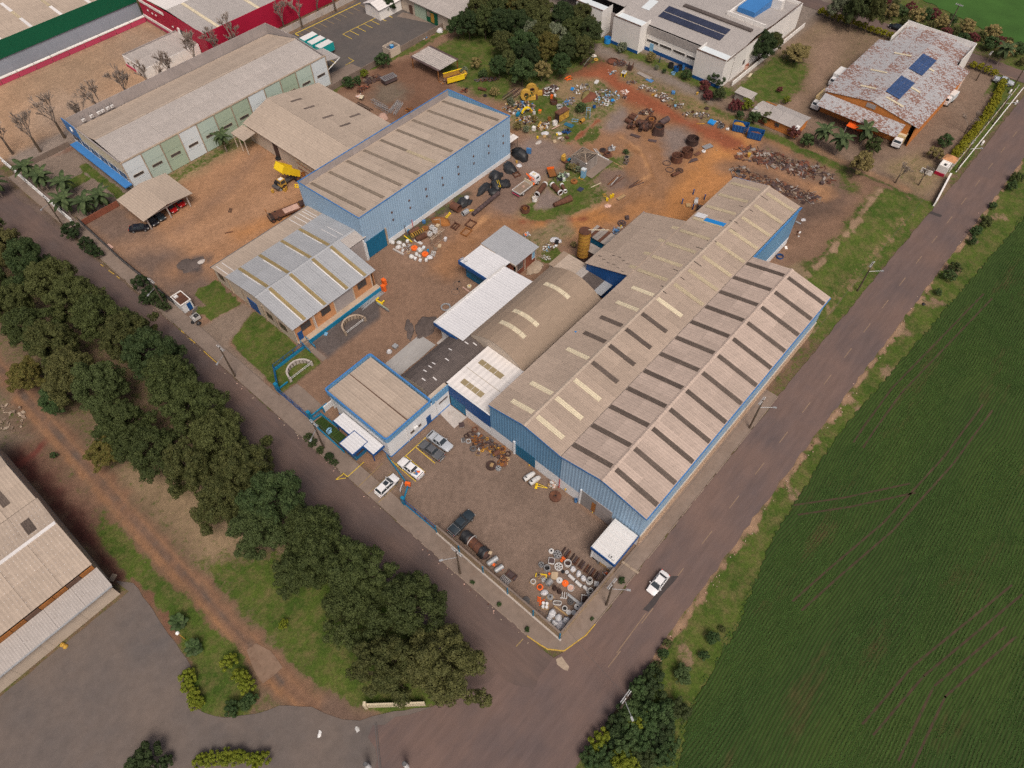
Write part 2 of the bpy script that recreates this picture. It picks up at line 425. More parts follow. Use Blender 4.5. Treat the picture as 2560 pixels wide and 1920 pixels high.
# ------------------------------------------------------------------ ground
_rs = np.random.RandomState(3); _lat = _rs.rand(128,128)
def vn(x,y,s):
    x = np.asarray(x) / s; y = np.asarray(y) / s
    xi = np.floor(x).astype(int); yi = np.floor(y).astype(int); fx = x - xi; fy = y - yi
    fx = fx * fx * (3 - 2 * fx); fy = fy * fy * (3 - 2 * fy)
    g = lambda a,b: _lat[a % 128,b % 128]
    return (g(xi,yi) * (1 - fx) + g(xi + 1,yi) * fx) * (1 - fy) + (g(xi,yi + 1) * (1 - fx) + g(xi + 1,yi + 1) * fx) * fy
def axis(lo,a,b,hi,fine,k=1.35):
    c = list(np.arange(a,b + fine * .5,fine)); s = fine; v = c[-1]
    while v < hi: s *= k; v += s; c.append(v)
    s = fine; v = c[0]; pre = []
    while v > lo: s *= k; v -= s; pre.append(v)
    return np.array(pre[::-1] + c)
GX = axis(-500,-66,150,700,.62); GY = axis(-500,-24,178,700,.62)
XX,YY = np.meshgrid(GX,GY,indexing='ij'); NX,NY = XX.shape
JIT = (vn(XX,YY,2.2) - .5) * 1.6 + (vn(XX + 50,YY,.9) - .5) * .9
GC = np.empty((NX,NY,3)); GC[:] = (.125,.088,.055)
GG = np.full((NX,NY),.45)
def prs(p):
    return [(p[i],p[i + 1]) for i in range(0,len(p),2)] if not isinstance(p[0],(tuple,list)) else list(p)
def sdist(px_,py_,pts):                       # signed distance, positive inside
    pts = np.array(pts,float); d = np.full(px_.shape,1e9); ins = np.zeros(px_.shape,bool)
    for (x0,y0),(x1,y1) in zip(pts,np.roll(pts,-1,0)):
        ex,ey = x1 - x0,y1 - y0; l2 = ex * ex + ey * ey + 1e-12
        t = np.clip(((px_ - x0) * ex + (py_ - y0) * ey) / l2,0,1)
        d = np.minimum(d,np.hypot(px_ - x0 - t * ex,py_ - y0 - t * ey))
        c = (y0 > py_) != (y1 > py_)
        ins ^= c & (px_ < ex * (py_ - y0) / (ey if abs(ey) > 1e-12 else 1e-12) + x0)
    return np.where(ins,d,-d)
def put(mask,col,grass):
    global GC,GG
    if col is not None: GC = GC * (1 - mask[...,None]) + np.array(col) * mask[...,None]
    if grass is not None: GG = GG * (1 - mask) + grass * mask
def zone(pts,col=None,grass=None,soft=.8,a=1.0,jit=1.0):
    pts = prs(pts)
    put(np.clip(.5 + (sdist(XX,YY,pts) + JIT * jit) / (2 * soft),0,1) * a,col,grass)
def rect(x0,x1,y0,y1,*k,**kw): zone([(x0,y0),(x1,y0),(x1,y1),(x0,y1)],*k,**kw)
def stroke(pts,w,col=None,grass=None,soft=.8,a=1.0,jit=1.0):
    pts = prs(pts); d = np.full(XX.shape,1e9)
    for (x0,y0),(x1,y1) in zip(pts[:-1],pts[1:]):
        ex,ey = x1 - x0,y1 - y0; l2 = ex * ex + ey * ey + 1e-12
        t = np.clip(((XX - x0) * ex + (YY - y0) * ey) / l2,0,1)
        d = np.minimum(d,np.hypot(XX - x0 - t * ex,YY - y0 - t * ey))
    put(np.clip(.5 + (w / 2 - d + JIT * jit) / (2 * soft),0,1) * a,col,grass)
def blob(x,y,r,col=None,grass=None,a=1.0,soft=None):
    put(np.clip(.5 + (r - np.hypot(XX - x,YY - y) + JIT * 1.5) / (2 * (soft or r * .45)),0,1) * a,col,grass)
BROWN = (.218,.134,.090); LOT = (.192,.138,.108); TAN = (.325,.185,.106); ORG = (.40,.185,.068); REDD = (.245,.082,.042); GRV = (.20,.155,.135); DRY = (.225,.165,.098); MUD = (.10,.07,.055)
# whole site, then its parts
rect(0,136,0,143,BROWN,.05,soft=1)
rect(0,20,0,43,LOT,0)
rect(0,46,54,75,(.215,.136,.094),0)
rect(28,52,55,84,(.215,.136,.094),0)
# north-west yard
zone([(0,103),(46,104),(46,143),(0,143)],TAN,.0)
zone([(0,98),(10,98),(10,143),(0,143)],(.155,.108,.085),.08,soft=2)
stroke([(3,128),(18,117),(34,117),(44,122)],5,(.34,.20,.12),0,soft=3,a=.7)
stroke([(6,113),(20,108),(36,109)],5,(.32,.175,.095),0,soft=3,a=.7)
stroke([(22,112),(36,108)],4,ORG,0,soft=2,a=.6)
stroke([(14,124),(30,127),(43,133)],3,(.22,.135,.09),0,soft=2,a=.7)
zone([(22,138),(46,138),(46,144),(22,144)],DRY,.55,soft=2)
# lawns by the brick hall
rect(4.6,9.8,93.5,104,None,.95,soft=.4)
zone([(1.6,92.5),(7,91.5),(9.8,94),(9.8,100),(2,100)],None,.9,soft=.4)
zone([(1.0,72),(10.2,76),(10.2,90),(5.5,91),(1.8,87),(.9,80)],(.12,.09,.05),.97,soft=.35,jit=.3)
zone([(.4,69),(10.5,69),(11,74),(3,74.5)],(.1,.08,.05),.95,soft=.3,jit=.3)
zone([(12,69),(26,69),(31,75),(31,76),(12,74.2)],(.105,.088,.083),0,soft=.3,jit=.2)
zone([(-.4,86),(10,90.5),(10,94),(-.4,95)],(.215,.165,.13),0,soft=.4,jit=.4)
stroke([(.3,75),(.6,88)],1.4,(.21,.16,.125),0,soft=.4,jit=.3)
blob(10,112,2.6,(.09,.075,.072),0)
# middle yard and ring track
rect(84,136,20,100,(.25,.135,.072),.15,soft=3)
stroke([66.61,65.43,70.66,60.15,75.61,55.61,84.53,52.31,90.54,51.65],8,ORG,0,soft=2.5)
stroke([46.40,69.35,55.77,71.19,65.13,70.78,66.61,65.43],8,(.27,.145,.078),0,soft=2)
stroke([98.94,41.31,116.84,43.60,127.46,44.25],8,(.44,.205,.072),0,soft=2.5)
stroke([90.64,40.24,103.87,40.03,114.90,41.05],9,(.385,.18,.07),0,soft=2.5)
stroke([124.41,44.74,125.58,53.74,125.95,66.38,125.49,75.15,127.63,82.54,129.03,91.65,129.43,94.86],6.5,REDD,0,soft=1.6)
blob(129.36,93.56,7,REDD,0,a=.9)
stroke([114.90,41.05,120.33,36.66,121.58,28.61,121.79,19.26],5.5,(.27,.15,.085),0,soft=2)
stroke([116.59,75.20,109.77,71.30,107.72,66.12],6,GRV,0,soft=1.5)
stroke([92.47,80.03,101.47,72.15,107.86,67.72,106.94,65.54,105.86,58.42,99.52,51.26,86.18,53.53],6.5,(.27,.15,.085),0,soft=2)
blob(89.15,79.16,9,GRV,.02,a=.9)
RUT = [55.77,71.19,65.13,70.78,66.61,65.43,70.66,60.15,75.61,55.61,84.53,52.31,90.54,51.65,99.52,51.26,105.86,58.42,106.94,65.54]
RUT = prs(RUT)
for q in (-1.3,.6,2.2): stroke([(x + q * .6,y + q) for x,y in RUT],.6,(.245,.125,.06) if q < 2 else (.46,.25,.12),0,soft=.5,jit=.7,a=.75)
stroke([77.47,79.31,69.79,72.51],9,(.185,.125,.098),.0,soft=2)
zone([118.85,61.57,122.94,57.88,120.75,53.08,115.89,51.61,108.59,53.18,117.19,61.92],GRV,.05,soft=2)
# green island with the old hut and pipes
zone([67.68,68.13,74.58,70.14,84.30,71.39,88.23,70.93,97.78,71.15,100.54,64.15,104.04,62.23,97.08,58.95,86.96,55.80,81.00,56.40,74.54,59.87,69.10,64.05],DRY,.62,soft=1.2)
zone([72.15,66.64,76.48,69.23,80.90,69.31,79.78,64.11,75.69,62.54],GRV,.1,soft=1)
stroke([70.68,64.34,74.28,61.39,79.50,61.26,85.14,63.08],4,(.1,.09,.04),.85,soft=1.2)
stroke([67.50,66.20,71.49,60.83,78.05,55.82],1.3,REDD,0,soft=.6)
blob(93.37,58.85,4.5,(.17,.115,.09),.2)
stroke([90.04,63.71,98.04,64.08,100.36,64.01],1.0,None,.95,soft=.4)
# scrap grounds
zone([92.81,91.69,101.03,99.34,109.35,102.41,118.87,95.70,126.38,88.41,123.95,79.06,119.34,76.08,111.55,75.07,108.93,74.09,97.06,76.18,95.08,82.20],DRY,.5,soft=1.5)
blob(102.54,75.79,4.2,None,.85); blob(106.10,91.37,5,None,.8); blob(117.10,91.20,5,(.23,.16,.09),.3)
stroke([97.91,75.92,103.51,76.55,110.68,76.36],.8,REDD,0,soft=.4)
zone([129.44,83.07,137.84,92.09,144.47,88.66,141.43,79.47,140.53,70.14,137.11,64.83,134.07,50.31,127.28,53.36,126.58,61.76,129.35,70.23,130.06,78.40],(.21,.145,.08),.45,soft=1.5)
stroke([142.68,87.38,138.27,76.33,137.34,64.31,134.36,54.36,134.49,40.22,133.91,28.70,132.94,19.65,126.23,13.80],3.4,(.13,.1,.05),.75,soft=1.5)
stroke([139.40,73.22,135.70,63.25,132.06,55.38,132.03,50.52],4,(.24,.165,.085),.4,soft=2,a=.8)
zone([122.75,39.19,130.25,38.97,130.86,29.28,131.80,19.09,123.88,12.67,116.82,12.12,124.41,21.64],(.175,.115,.085),.35,soft=2)
zone([116.69,38.98,119.87,35.29,120.38,19.56,122.20,14.37,116.12,12.93,106.10,16.73,116.24,25.69],(.135,.09,.068),.18,soft=2)
blob(121.36,18.42,3,(.33,.185,.1),0)
zone([77.99,133.88,74.94,114.50,96.20,116.10,107.78,133.96,89.76,139.76,74.19,139.16],(.165,.092,.06),.08,soft=1.5)
blob(83.18,127.83,5,(.155,.12,.09),.25)
zone([107.78,133.96,117.62,134.47,122.17,117.13,101.06,98.57,97.69,110.92,99.90,124.25],(.15,.115,.06),.72,soft=2)
stroke([73.31,141.05,84.92,141.73,100.71,139.30,116.57,138.78],3,None,.8,soft=1)
# bank beside the street and rear strips
zone([(80,-2.6),(133,-3),(134,5),(131,9),(100,9),(80,16),(79,4)],(.15,.11,.055),.86,soft=1.2)
stroke([(85,9),(99,7.5),(118,7.3),(131,8.2)],1.0,(.30,.205,.135),.1,soft=.6)
stroke([(82,1),(100,0.5),(125,-.2)],2.6,(.23,.16,.09),.45,soft=1.2,a=.8)
blob(93,9.5,2.2,DRY,.2); blob(85,12,3,None,.9)
stroke([(81,-.2),(134,-1.4)],.35,(.2,.15,.08),.3,soft=.3,a=.8)
stroke([(134.5,-3),(135,8),(134,30),(135,46)],2.2,(.10,.085,.045),.8,soft=.8)
zone([(60.5,50),(66,47),(66,56),(60.5,56)],None,.85,soft=.7)
zone([(60,56),(72,54),(76,60),(62,64)],DRY,.4,soft=1.2)
stroke([(44,82.3),(66,82.2)],2.6,(.08,.065,.045),.45,soft=.6)
# neighbour with the rusty roof
rect(136,200,-2.5,58,(.19,.135,.10),.1,soft=1.5)
zone([(146,37),(200,36),(200,58),(150,58)],(.19,.135,.09),.3,soft=3)
stroke([(150,42),(172,44),(190,50)],6,(.235,.16,.115),.05,soft=2)
zone([(143,46),(158,42),(170,47),(168,58),(146,58)],(.14,.10,.055),.72,soft=2)
zone([(136,0),(148,-2),(152,8),(140,12)],DRY,.35,soft=2)
stroke([(150,-1.5),(200,-.5)],3.2,(.12,.09,.05),.85,soft=.6)
stroke([(186,5),(196,3)],3,None,.9,soft=.6)
stroke([(136,4),(136,32)],2,(.25,.155,.095),.1,soft=1)
# behind: white factory, thicket, parking, long hall garden, far street
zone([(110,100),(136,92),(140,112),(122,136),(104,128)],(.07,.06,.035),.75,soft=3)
rect(136,215,58,130,(.2,.165,.14),.1,soft=2)
stroke([(143,58),(143,104)],5,(.12,.09,.05),.7,soft=1.5)
rect(0,14,143.5,176,(.20,.155,.125),.06,soft=.6)
zone([(4,156),(10,156),(10,160),(4,160)],None,.95,soft=.3,jit=.3); stroke([(11.5,143),(11.5,162)],2.2,None,.9,soft=.3,jit=.3)
stroke([(0,174.5),(14,171.5)],2.4,(.17,.07,.04),.35,soft=.6)
rect(-2,61,179,214,(.36,.235,.15),0,soft=1)
blob(30,205,12,(.29,.205,.14),0,a=.8); blob(52,205,9,(.25,.19,.145),0,a=.7); blob(20,186,10,(.33,.25,.19),0,a=.7)
rect(0,62,171.5,180,(.235,.19,.16),0,soft=1)
rect(76,122,142,178,(.09,.08,.078),0,soft=1)
rect(82,112,173,178.3,(.19,.13,.085),.2,soft=.8)
zone([(208,-60),(300,-60),(300,120),(228,70),(208,56)],(.12,.09,.055),.6,soft=2)
# west of the left street
rect(-75,-11,-4,180,(.15,.105,.068),.40,soft=2)
rect(-13,-3.4,8,180,(.135,.10,.085),.02,soft=.8)
zone([(-30,8),(-13,8),(-14,40),(-29,52)],(.13,.105,.055),.78,soft=2.5)
zone([(-29,52),(-15,40),(-16,76),(-29,76)],(.235,.17,.105),.3,soft=2.5)
zone([(-39,57),(-34.5,57),(-34.5,72),(-39,74)],(.11,.085,.04),.85,soft=1.5)
zone([(-40,70),(-35,70),(-35,100),(-44,120),(-41,96)],(.15,.085,.06),.25,soft=2)
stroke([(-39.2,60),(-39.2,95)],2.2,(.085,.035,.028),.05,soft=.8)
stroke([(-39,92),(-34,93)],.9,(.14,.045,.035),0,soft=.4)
zone([(-48,98),(-36,96),(-36,125),(-50,125)],(.17,.13,.095),.35,soft=2)
zone([-37.68,58.12,-32.62,52.33,-32.06,42.34,-32.60,34.72,-35.41,28.92,-37.91,26.10,-42.19,32.15,-41.22,38.00,-39.64,39.18,-38.53,51.67],(.115,.09,.045),.86,soft=.5)
stroke([-38.14,58.06,-38.04,52.79,-38.73,44.58,-39.22,39.21],1.0,(.16,.085,.055),.1,soft=.4)
TK = [(-32.3,125),(-32.3,60),(-31.8,38),(-31.9,27),(-30.4,18),(-28,13)]
stroke(TK,3.9,(.185,.108,.070),.02,soft=.7)
stroke([(x - 1.2,y) for x,y in TK],.5,(.27,.145,.075),0,soft=.4,jit=.4,a=.9)
stroke([(x + .9,y) for x,y in TK],.5,(.25,.14,.08),0,soft=.4,jit=.4,a=.8)
stroke([(x + .1,y) for x,y in TK[:4]],.5,(.095,.078,.068),.1,soft=.4,jit=.6,a=.8)
stroke([(-28,12),(-30,18)],5,(.15,.10,.075),0,soft=.8)
# verge and street shoulders on the field side
zone([(-60,-22),(-12,-12),(210,-12),(210,-24.5),(62,-16.6),(36,-17.6),(20,-21),(4,-22),(-4,-25),(-60,-42)],(.15,.10,.058),.80,soft=.6)
stroke([(-8,-12.7),(40,-12.4),(100,-12.9),(205,-13.4)],.7,(.30,.195,.125),0,soft=.4)
for i in range(13):
    blob(-2 + i * 11.9,-14.2 - 2.4 * _lat[i,5],.8 + 1.0 * _lat[i,9],(.25,.175,.115),.15,a=.6)
# heights: the grassy bank has a crest, everything else is level
GZ = np.zeros(XX.shape)
bx = np.clip((XX - 81) / 8,0,1) * np.clip((135 - XX) / 5,0,1)
GZ += bx * 1.7 * np.clip((YY + 2.2) / 8.5,0,1) ** 1.2 * np.clip((19 - YY) / 11,0,1)
GZ += .05 * (vn(XX,YY,1.7) - .5) * (GG > .3) * ((YY > .5) | (YY < -12.6)) * (XX < 136)
GZ -= .06
me = bpy.data.meshes.new('ground')
idx = np.arange(NX * NY).reshape(NX,NY)
quads = np.stack([idx[:-1,:-1],idx[1:,:-1],idx[1:,1:],idx[:-1,1:]],-1).reshape(-1,4)
def npmesh(me,verts,faces):
    me.vertices.add(len(verts)); me.vertices.foreach_set('co',np.asarray(verts,np.float32).ravel())
    k = faces.shape[1]
    me.loops.add(faces.size); me.loops.foreach_set('vertex_index',faces.astype(np.int32).ravel())
    me.polygons.add(len(faces)); me.polygons.foreach_set('loop_start',np.arange(0,faces.size,k,dtype=np.int32))
    me.polygons.foreach_set('loop_total',np.full(len(faces),k,np.int32))
    me.update(calc_edges=True)
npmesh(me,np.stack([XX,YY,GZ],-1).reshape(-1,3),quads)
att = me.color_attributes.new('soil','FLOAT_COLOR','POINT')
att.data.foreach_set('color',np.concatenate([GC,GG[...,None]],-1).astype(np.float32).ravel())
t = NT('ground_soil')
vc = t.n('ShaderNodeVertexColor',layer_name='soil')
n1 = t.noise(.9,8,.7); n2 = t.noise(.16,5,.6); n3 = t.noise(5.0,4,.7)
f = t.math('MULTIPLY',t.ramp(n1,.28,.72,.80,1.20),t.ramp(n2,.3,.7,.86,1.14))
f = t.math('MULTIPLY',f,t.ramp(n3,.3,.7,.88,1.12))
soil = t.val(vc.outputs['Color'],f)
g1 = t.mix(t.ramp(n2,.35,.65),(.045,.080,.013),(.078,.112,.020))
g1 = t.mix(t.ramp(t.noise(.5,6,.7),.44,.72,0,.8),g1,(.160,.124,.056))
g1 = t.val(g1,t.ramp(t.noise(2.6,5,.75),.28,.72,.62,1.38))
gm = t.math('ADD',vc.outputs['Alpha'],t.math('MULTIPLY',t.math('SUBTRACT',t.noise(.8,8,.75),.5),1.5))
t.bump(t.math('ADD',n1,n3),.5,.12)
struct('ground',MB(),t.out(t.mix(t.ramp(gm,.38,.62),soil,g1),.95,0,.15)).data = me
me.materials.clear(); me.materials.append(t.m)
# ------------------------------------------------------------------ streets, pavements, sheets
def asphalt(name,col,dust,sc):
    t = NT(name)
    n1 = t.noise(1.1,7,.7,t.scl(sc)); n2 = t.noise(.09,4,.55); n3 = t.noise(7,3,.7); n4 = t.noise(.35,6,.65,t.scl(sc))
    c = t.mix(t.ramp(n2,.3,.7),col,dust)
    c = t.mix(t.ramp(n4,.48,.72,0,.65),c,dust)
    f = t.math('MULTIPLY',t.ramp(n1,.25,.75,.84,1.16),t.ramp(n3,.3,.7,.9,1.1))
    t.bump(n3,.25,.02)
    MATS[name] = t.out(t.val(c,f),.9,0,.25)
asphalt('asph_x',(.112,.086,.084),(.165,.110,.092),(.16,1,1))
asphalt('asph_y',(.096,.075,.072),(.150,.102,.085),(1,.16,1))
asphalt('asph_lot',(.112,.099,.095),(.158,.126,.108),(.6,.6,1))
asphalt('asph_park',(.088,.081,.079),(.115,.10,.092),(.6,.6,1))
def rough_poly(pts,step=1.5,amp=.25,seed=1,keep=()):
    rnd = random.Random(seed); out = []
    n = len(pts)
    for i in range(n):
        (x0,y0),(x1,y1) = pts[i],pts[(i + 1) % n]; L = math.hypot(x1 - x0,y1 - y0)
        k = 1 if i in keep or L > 400 else max(1,int(L / step)); nx,ny = -(y1 - y0) / L,(x1 - x0) / L
        for j in range(k):
            a = j / k; w = rnd.uniform(-amp,amp) if j else 0
            out.append((x0 + (x1 - x0) * a + nx * w,y0 + (y1 - y0) * a + ny * w))
    return out
def sheet(name,pts,z,mat,amp=.25,seed=1,keep=()):
    pts = prs(pts)
    p = rough_poly(pts,1.5,amp,seed,keep) if amp else pts
    return struct(name,MB().prism([(x,y) for x,y in p],-.02,0),mat,z)
sheet('parking_lot',[-140,56.4,-39.5,56.4,-39.95,59.54,-38.31,57.09,-38.52,52.35,-38.94,47.76,-39.10,43.70,-39.53,39.05,-40.69,39.12,-41.92,36.36,-42.56,34.22,-41.99,32.15,-40.30,29.18,-37.09,26.33,-34.21,24.69,-31.20,21.02,-30.47,18.78,-29.33,16.31,-27.78,14.32,-24.97,12.50,-18,6.5,-12,-13,-60,-40,-140,0],.012,'asph_lot',.12,3)
sheet('road',[(-12.5,300),(-12,60),(-13,16),(-18,7),(-26,0),(-30,-12.4),(-2,-12.4),(-2.9,0),(-3.15,60),(-3.3,110),(-4.4,140),(-5.6,176),(-6,300)],.018,'asph_y',.2,4)
RX = sheet('road',[(-160,-3),(-28,-3.5),(-3,-1),(3,-2.75),(60,-2.85),(84,-2.95),(131,-3.6),(150,-4.0),(196,-3.8),(200.3,-2),(206.6,-2),(207,-13),(150,-13.1),(102,-12.6),(40,-12.0),(10,-12.2),(-14,-12.5),(-60,-13.5),(-160,-14)],.024,'asph_x',.22,5)
ry = sheet('road',[(200.4,-2.1),(200.6,130),(207.0,130),(206.6,-2.1)],.03,'asph_y',.15,6)
sheet('road',[(-36,2),(-31,8),(-27,12.5),(-20,8),(-10,4),(-8,-6),(-18,-12),(-30,-12)],.0285,'asph_x',.7,8)
pk = sheet('parking_lot',[(75.5,142.2),(86,142.6),(103,141),(120,142.5),(120,172.6),(76,172.6)],.012,'asph_park',.15,7)
sheet('concrete_slab',[(18.4,54.9),(28.4,55.1),(28.2,59.5),(18.5,59.3)],.02,'slab_grey',.06,2)
sheet('concrete_slab',[(16.6,38.5),(19.9,38.4),(19.9,42.8),(17.2,42.8)],.09,'concrete_pale',.03,2)
sheet('concrete_slab',[(28.6,53.2),(31.2,53.2),(31.2,55.4),(28.8,55.3)],.05,'concrete_pale',.05,2)
sheet('path',[(10.75,69.0),(11.9,69.0),(11.9,72.9),(10.75,72.9)],.03,'concrete',.03,2)
sheet('path',[(113,156.5),(116,157),(120,143),(118,142.5)],.03,'concrete',.05,3)
sheet('path',[(76,143),(86.5,142.8),(86,147),(77,147.4)],.06,'concrete',.05,4)
mk('track_slab',(.205,.138,.098),.95,var=.2,ns=.8,dirt=((.15,.09,.06),.4,.6))
sheet('driveway',[-32.60,34.72,-31.03,34.47,-30.25,31.77,-30.56,28.56,-33.91,28.92,-33.46,32.12],.004,'track_slab',.2,5)
sheet('driveway',[(0,60.3),(4,60.2),(4,68.6),(0,68.8)],.02,'concrete',.08,6)
sheet('road_patch',[-2.74,-1.44,-1.84,-1.83,-2.08,-2.70,-2.27,-3.62,-2.89,-3.79,-3.15,-3.11,-3.21,-2.05],.034,'stone_pale',.12,3)
sheet('road_patch',[11.98,-6.91,19.48,-7.28,20.21,-8.12,12.28,-7.80],.032,'asph_patch',.1,3)
sheet('road_patch',[131.15,-3.55,132.28,-3.63,132.56,-6.10,131.52,-6.11],.032,'asph_patch',.1,3)
# pavement with kerb stones
pav = struct('pavement',MB().prism([(-3.0,172),(-2.9,140),(-3.05,60),(-2.95,4),(-2.4,.6),(-1,-1.5),(3,-2.55),(62,-2.7),(62,0),(0,0),(0,172)],0,.10),'concrete',0)
kmesh = MB().box(-.07,.07,-.49,.49,0,.125).mesh('kerb_stone','kerb'); kyel = MB().box(-.08,.08,-.49,.49,0,.14).mesh('kerb_stone','kerb_yellow')
def kerbs(pts,mesh,step=1.0,skip=0.0,seed=0):
    rnd = random.Random(seed)
    for (x0,y0),(x1,y1) in zip(pts[:-1],pts[1:]):
        L = math.hypot(x1 - x0,y1 - y0); n = max(1,round(L / step))
        for j in range(n):
            if rnd.random() < skip: continue
            a = (j + .5) / n; link('kerb_stone',mesh,pav,(x0 + (x1 - x0) * a + rnd.uniform(-.03,.03),y0 + (y1 - y0) * a,rnd.uniform(-.02,.0)),math.atan2(y1 - y0,x1 - x0) - PI / 2)
kerbs([(-3.08,33),(-3.0,4.2)],kmesh,1.0,.12,1); kerbs([(-3.2,60),(-3.12,47)],kmesh,1.0,.2,2); kerbs([(-3.1,172),(-3.0,140),(-3.12,100)],kmesh,1.0,.15,4)
kerbs([(3.4,-2.68),(62,-2.8)],kmesh,1.0,.25,3)
kerbs([(-3.02,4.0),(-2.5,.5),(-1.05,-1.6),(3,-2.66),(5.2,-2.7)],kyel,.8)
kerbs([(-3.2,84),(-3.15,98)],kyel,1.0,.45,9); kerbs([(-4.0,128),(-3.4,119)],kyel,1.0,.4,8)
# painted markings
def mark(par,x0,y0,x1,y1,w,mat,z):
    L = math.hypot(x1 - x0,y1 - y0)
    o = link('road_marking',MB().box(0,L,-w / 2,w / 2,-.004,0).mesh('road_marking',mat),par,(x0,y0,z),math.atan2(y1 - y0,x1 - x0))
    return o
for i in range(22):
    xa = 1.5 + i * 8.6
    if xa < 190: mark(RX,xa,-8.0,xa + 3.1,-8.0,.13,'mark_dash',.006)
mark(RX,4.01,-7.75,11.89,-7.63,.14,'mark_dash',.006)
YG = bpy.data.objects['ground']
def gm_(a,b,w=.13,mat='mark_yellow',z=.012): mark(YG,*a,*b,w,mat,z)
gm_((4.36,42.39),(4.32,36.01)); gm_((4.39,41.07),(12.35,41.11)); gm_((6.72,41.05),(6.69,36.04)); gm_((9.17,41.12),(9.11,36.01)); gm_((13.66,36.51),(13.66,35.96)); gm_((11.66,36.74),(11.51,36.04))
mark(pav,0.94,45.73,-2.98,45.68,.13,'mark_yellow',.106); mark(pav,-2.98,45.68,-2.99,46.83,.13,'mark_yellow',.107)
mark(RX,-4.66,46.85,-3.10,46.69,.13,'mark_yellow',.012); mark(RX,-4.66,46.85,-3.31,45.75,.13,'mark_yellow',.014)
for a in ((2.97,43.05,-2.94,42.74),(2.93,40.45,-2.79,40.46),(2.90,38.04,-2.73,37.87)): mark(pav,*a,.11,'mark_faint',.106)
mark(RX,-5.29,4.29,-3.75,4.22,.15,'mark_faint',.012)
mark(pk,86,172.3,111.5,171.5,.3,'mark_yellow',.006); mark(pk,86,172.3,86,170.6,.3,'mark_yellow',.008)
for i in range(10): mark(pk,87 + i * 2.6,172,87 + i * 2.6,167.8,.13,'mark_faint',.008)
mark(pk,95.2,161.2,112.3,160.8,.16,'mark_yellow',.006)
for i in range(7): mark(pk,95.2 + i * 2.75,161.1,95.2 + i * 2.75,157,.16,'mark_yellow',.008)
for q in ((80,150.5,83.4,150.5),(83.4,150.5,83.4,153),(84.5,147.5,87.6,147.5),(87.6,147.5,87.6,150)): mark(pk,*q,.14,'mark_yellow',.006)
mark(ry,.1 + 200.9,0,200.9,60,.12,'mark_faint',.006)
# ------------------------------------------------------------------ crop field
t = NT('crop_soil')
x,y,z = t.sep()
wob = t.noise(.03,2,.5)
yy = t.math('ADD',y,t.math('MULTIPLY',wob,6.0))
row = t.math('SINE',t.math('MULTIPLY',yy,2 * PI / .5))
n2 = t.noise(.05,5,.6,t.scl((.35,1,1))); n1 = t.noise(1.5,6,.7,t.scl((.3,1,1)))
c = t.mix(t.ramp(n2,.3,.7),(.024,.052,.013),(.044,.078,.016))
c = t.mix(t.ramp(row,-.2,-.95,0,.35),c,(.048,.034,.020))
c = t.mix(t.ramp(t.noise(.12,8,.75,t.scl((.22,1,1))),.56,.72,0,.8),c,(.088,.052,.028))
c = t.mix(t.ramp(t.noise(.11,6,.75),.70,.76,0,.5),c,(.16,.125,.02))
t.bump(row,.4,.1)
FIELD = [(420,-24),(150,-21),(110,-18.4),(62,-15.2),(36,-16.2),(20,-19.3),(4,-20.6),(-4,-23.8),(-60,-42),(-200,-90),(-200,-500),(420,-500)]
mk('track_soil',(.062,.042,.026),.95,var=.3,ns=.6,dirt=((.03,.055,.014),.5,.7))
MATS['crop_soil'] = t.out(t.val(c,t.ramp(n1,.25,.75,.72,1.28)),.95,0,.15)
struct('crop_field',MB().prism(rough_poly(FIELD,.6,.3,4,(9,10,11)),-.1,.05),'crop_soil',.0)
MATS['crop_far'] = mk('crop_far',(.040,.105,.018),.95,var=.2,ns=.12,rand=0)
sheet('crop_field',[(219,-40),(219,4),(227.5,38),(236,60),(420,150),(600,150),(600,-40)],.05,'crop_far',.6,4)
CF = [o for o in COL.objects if o.name.startswith('crop_field')][0]
TRK = [[61.93,-18.96,66.41,-18.87,77.95,-19.08,113.88,-23.26],[36.78,-26.53,50.46,-29.73,69.51,-32.38,85.55,-33.47],[28.28,-24.72,36.78,-26.53],[17.97,-46.53,30.53,-46.34,46.21,-51.15],[18.87,-40.73,31.35,-42.89,53.44,-49.57],[42.99,-16.66,50.33,-22.77,60.02,-29.85]]
TRK = [prs(q) for q in TRK]; TD = []
for q in TRK:
    for off in (-.9,.9):
        for (x0,y0),(x1,y1) in zip(q[:-1],q[1:]):
            L = math.hypot(x1 - x0,y1 - y0); nx,ny = -(y1 - y0) / L * off,(x1 - x0) / L * off; TD.append((x0 + nx,y0 + ny,x1 + nx,y1 + ny))
            link('wheel_track',MB().box(0,L,-.16,.16,0,.004).mesh('wheel_track','track_soil'),CF,(x0 + nx,y0 + ny,.054),math.atan2(y1 - y0,x1 - x0))
rs = np.random.RandomState(5); VV = []; xs0 = np.arange(-45,190,.27)
wobf = lambda x,y: 6.0 * (vn(x,y * .6,40) - .5)
for k in range(0,172):
    y0 = -16.3 - k * .5; x = xs0 + rs.uniform(-.13,.13,len(xs0)); y = y0 + wobf(x,np.full(len(x),y0)) + rs.uniform(-.08,.08,len(x))
    keep = (sdist(x,y,FIELD) > -1.1 * vn(x,y,3)) & (y > -24 - (x + 45) * .62) & (vn(x * .35,y,5) + .35 * vn(x,y,1.3) < .80)
    for x0,y0,x1,y1 in TD:
        ex,ey = x1 - x0,y1 - y0; t_ = np.clip(((x - x0) * ex + (y - y0) * ey) / (ex * ex + ey * ey),0,1); keep &= np.hypot(x - x0 - t_ * ex,y - y0 - t_ * ey) > .24
    VV.append(np.stack([x[keep],y[keep]],-1))
P2 = np.concatenate(VV); n = len(P2)
a = rs.uniform(0,PI,n); s = rs.uniform(.07,.17,n); h = rs.uniform(.08,.20,n)
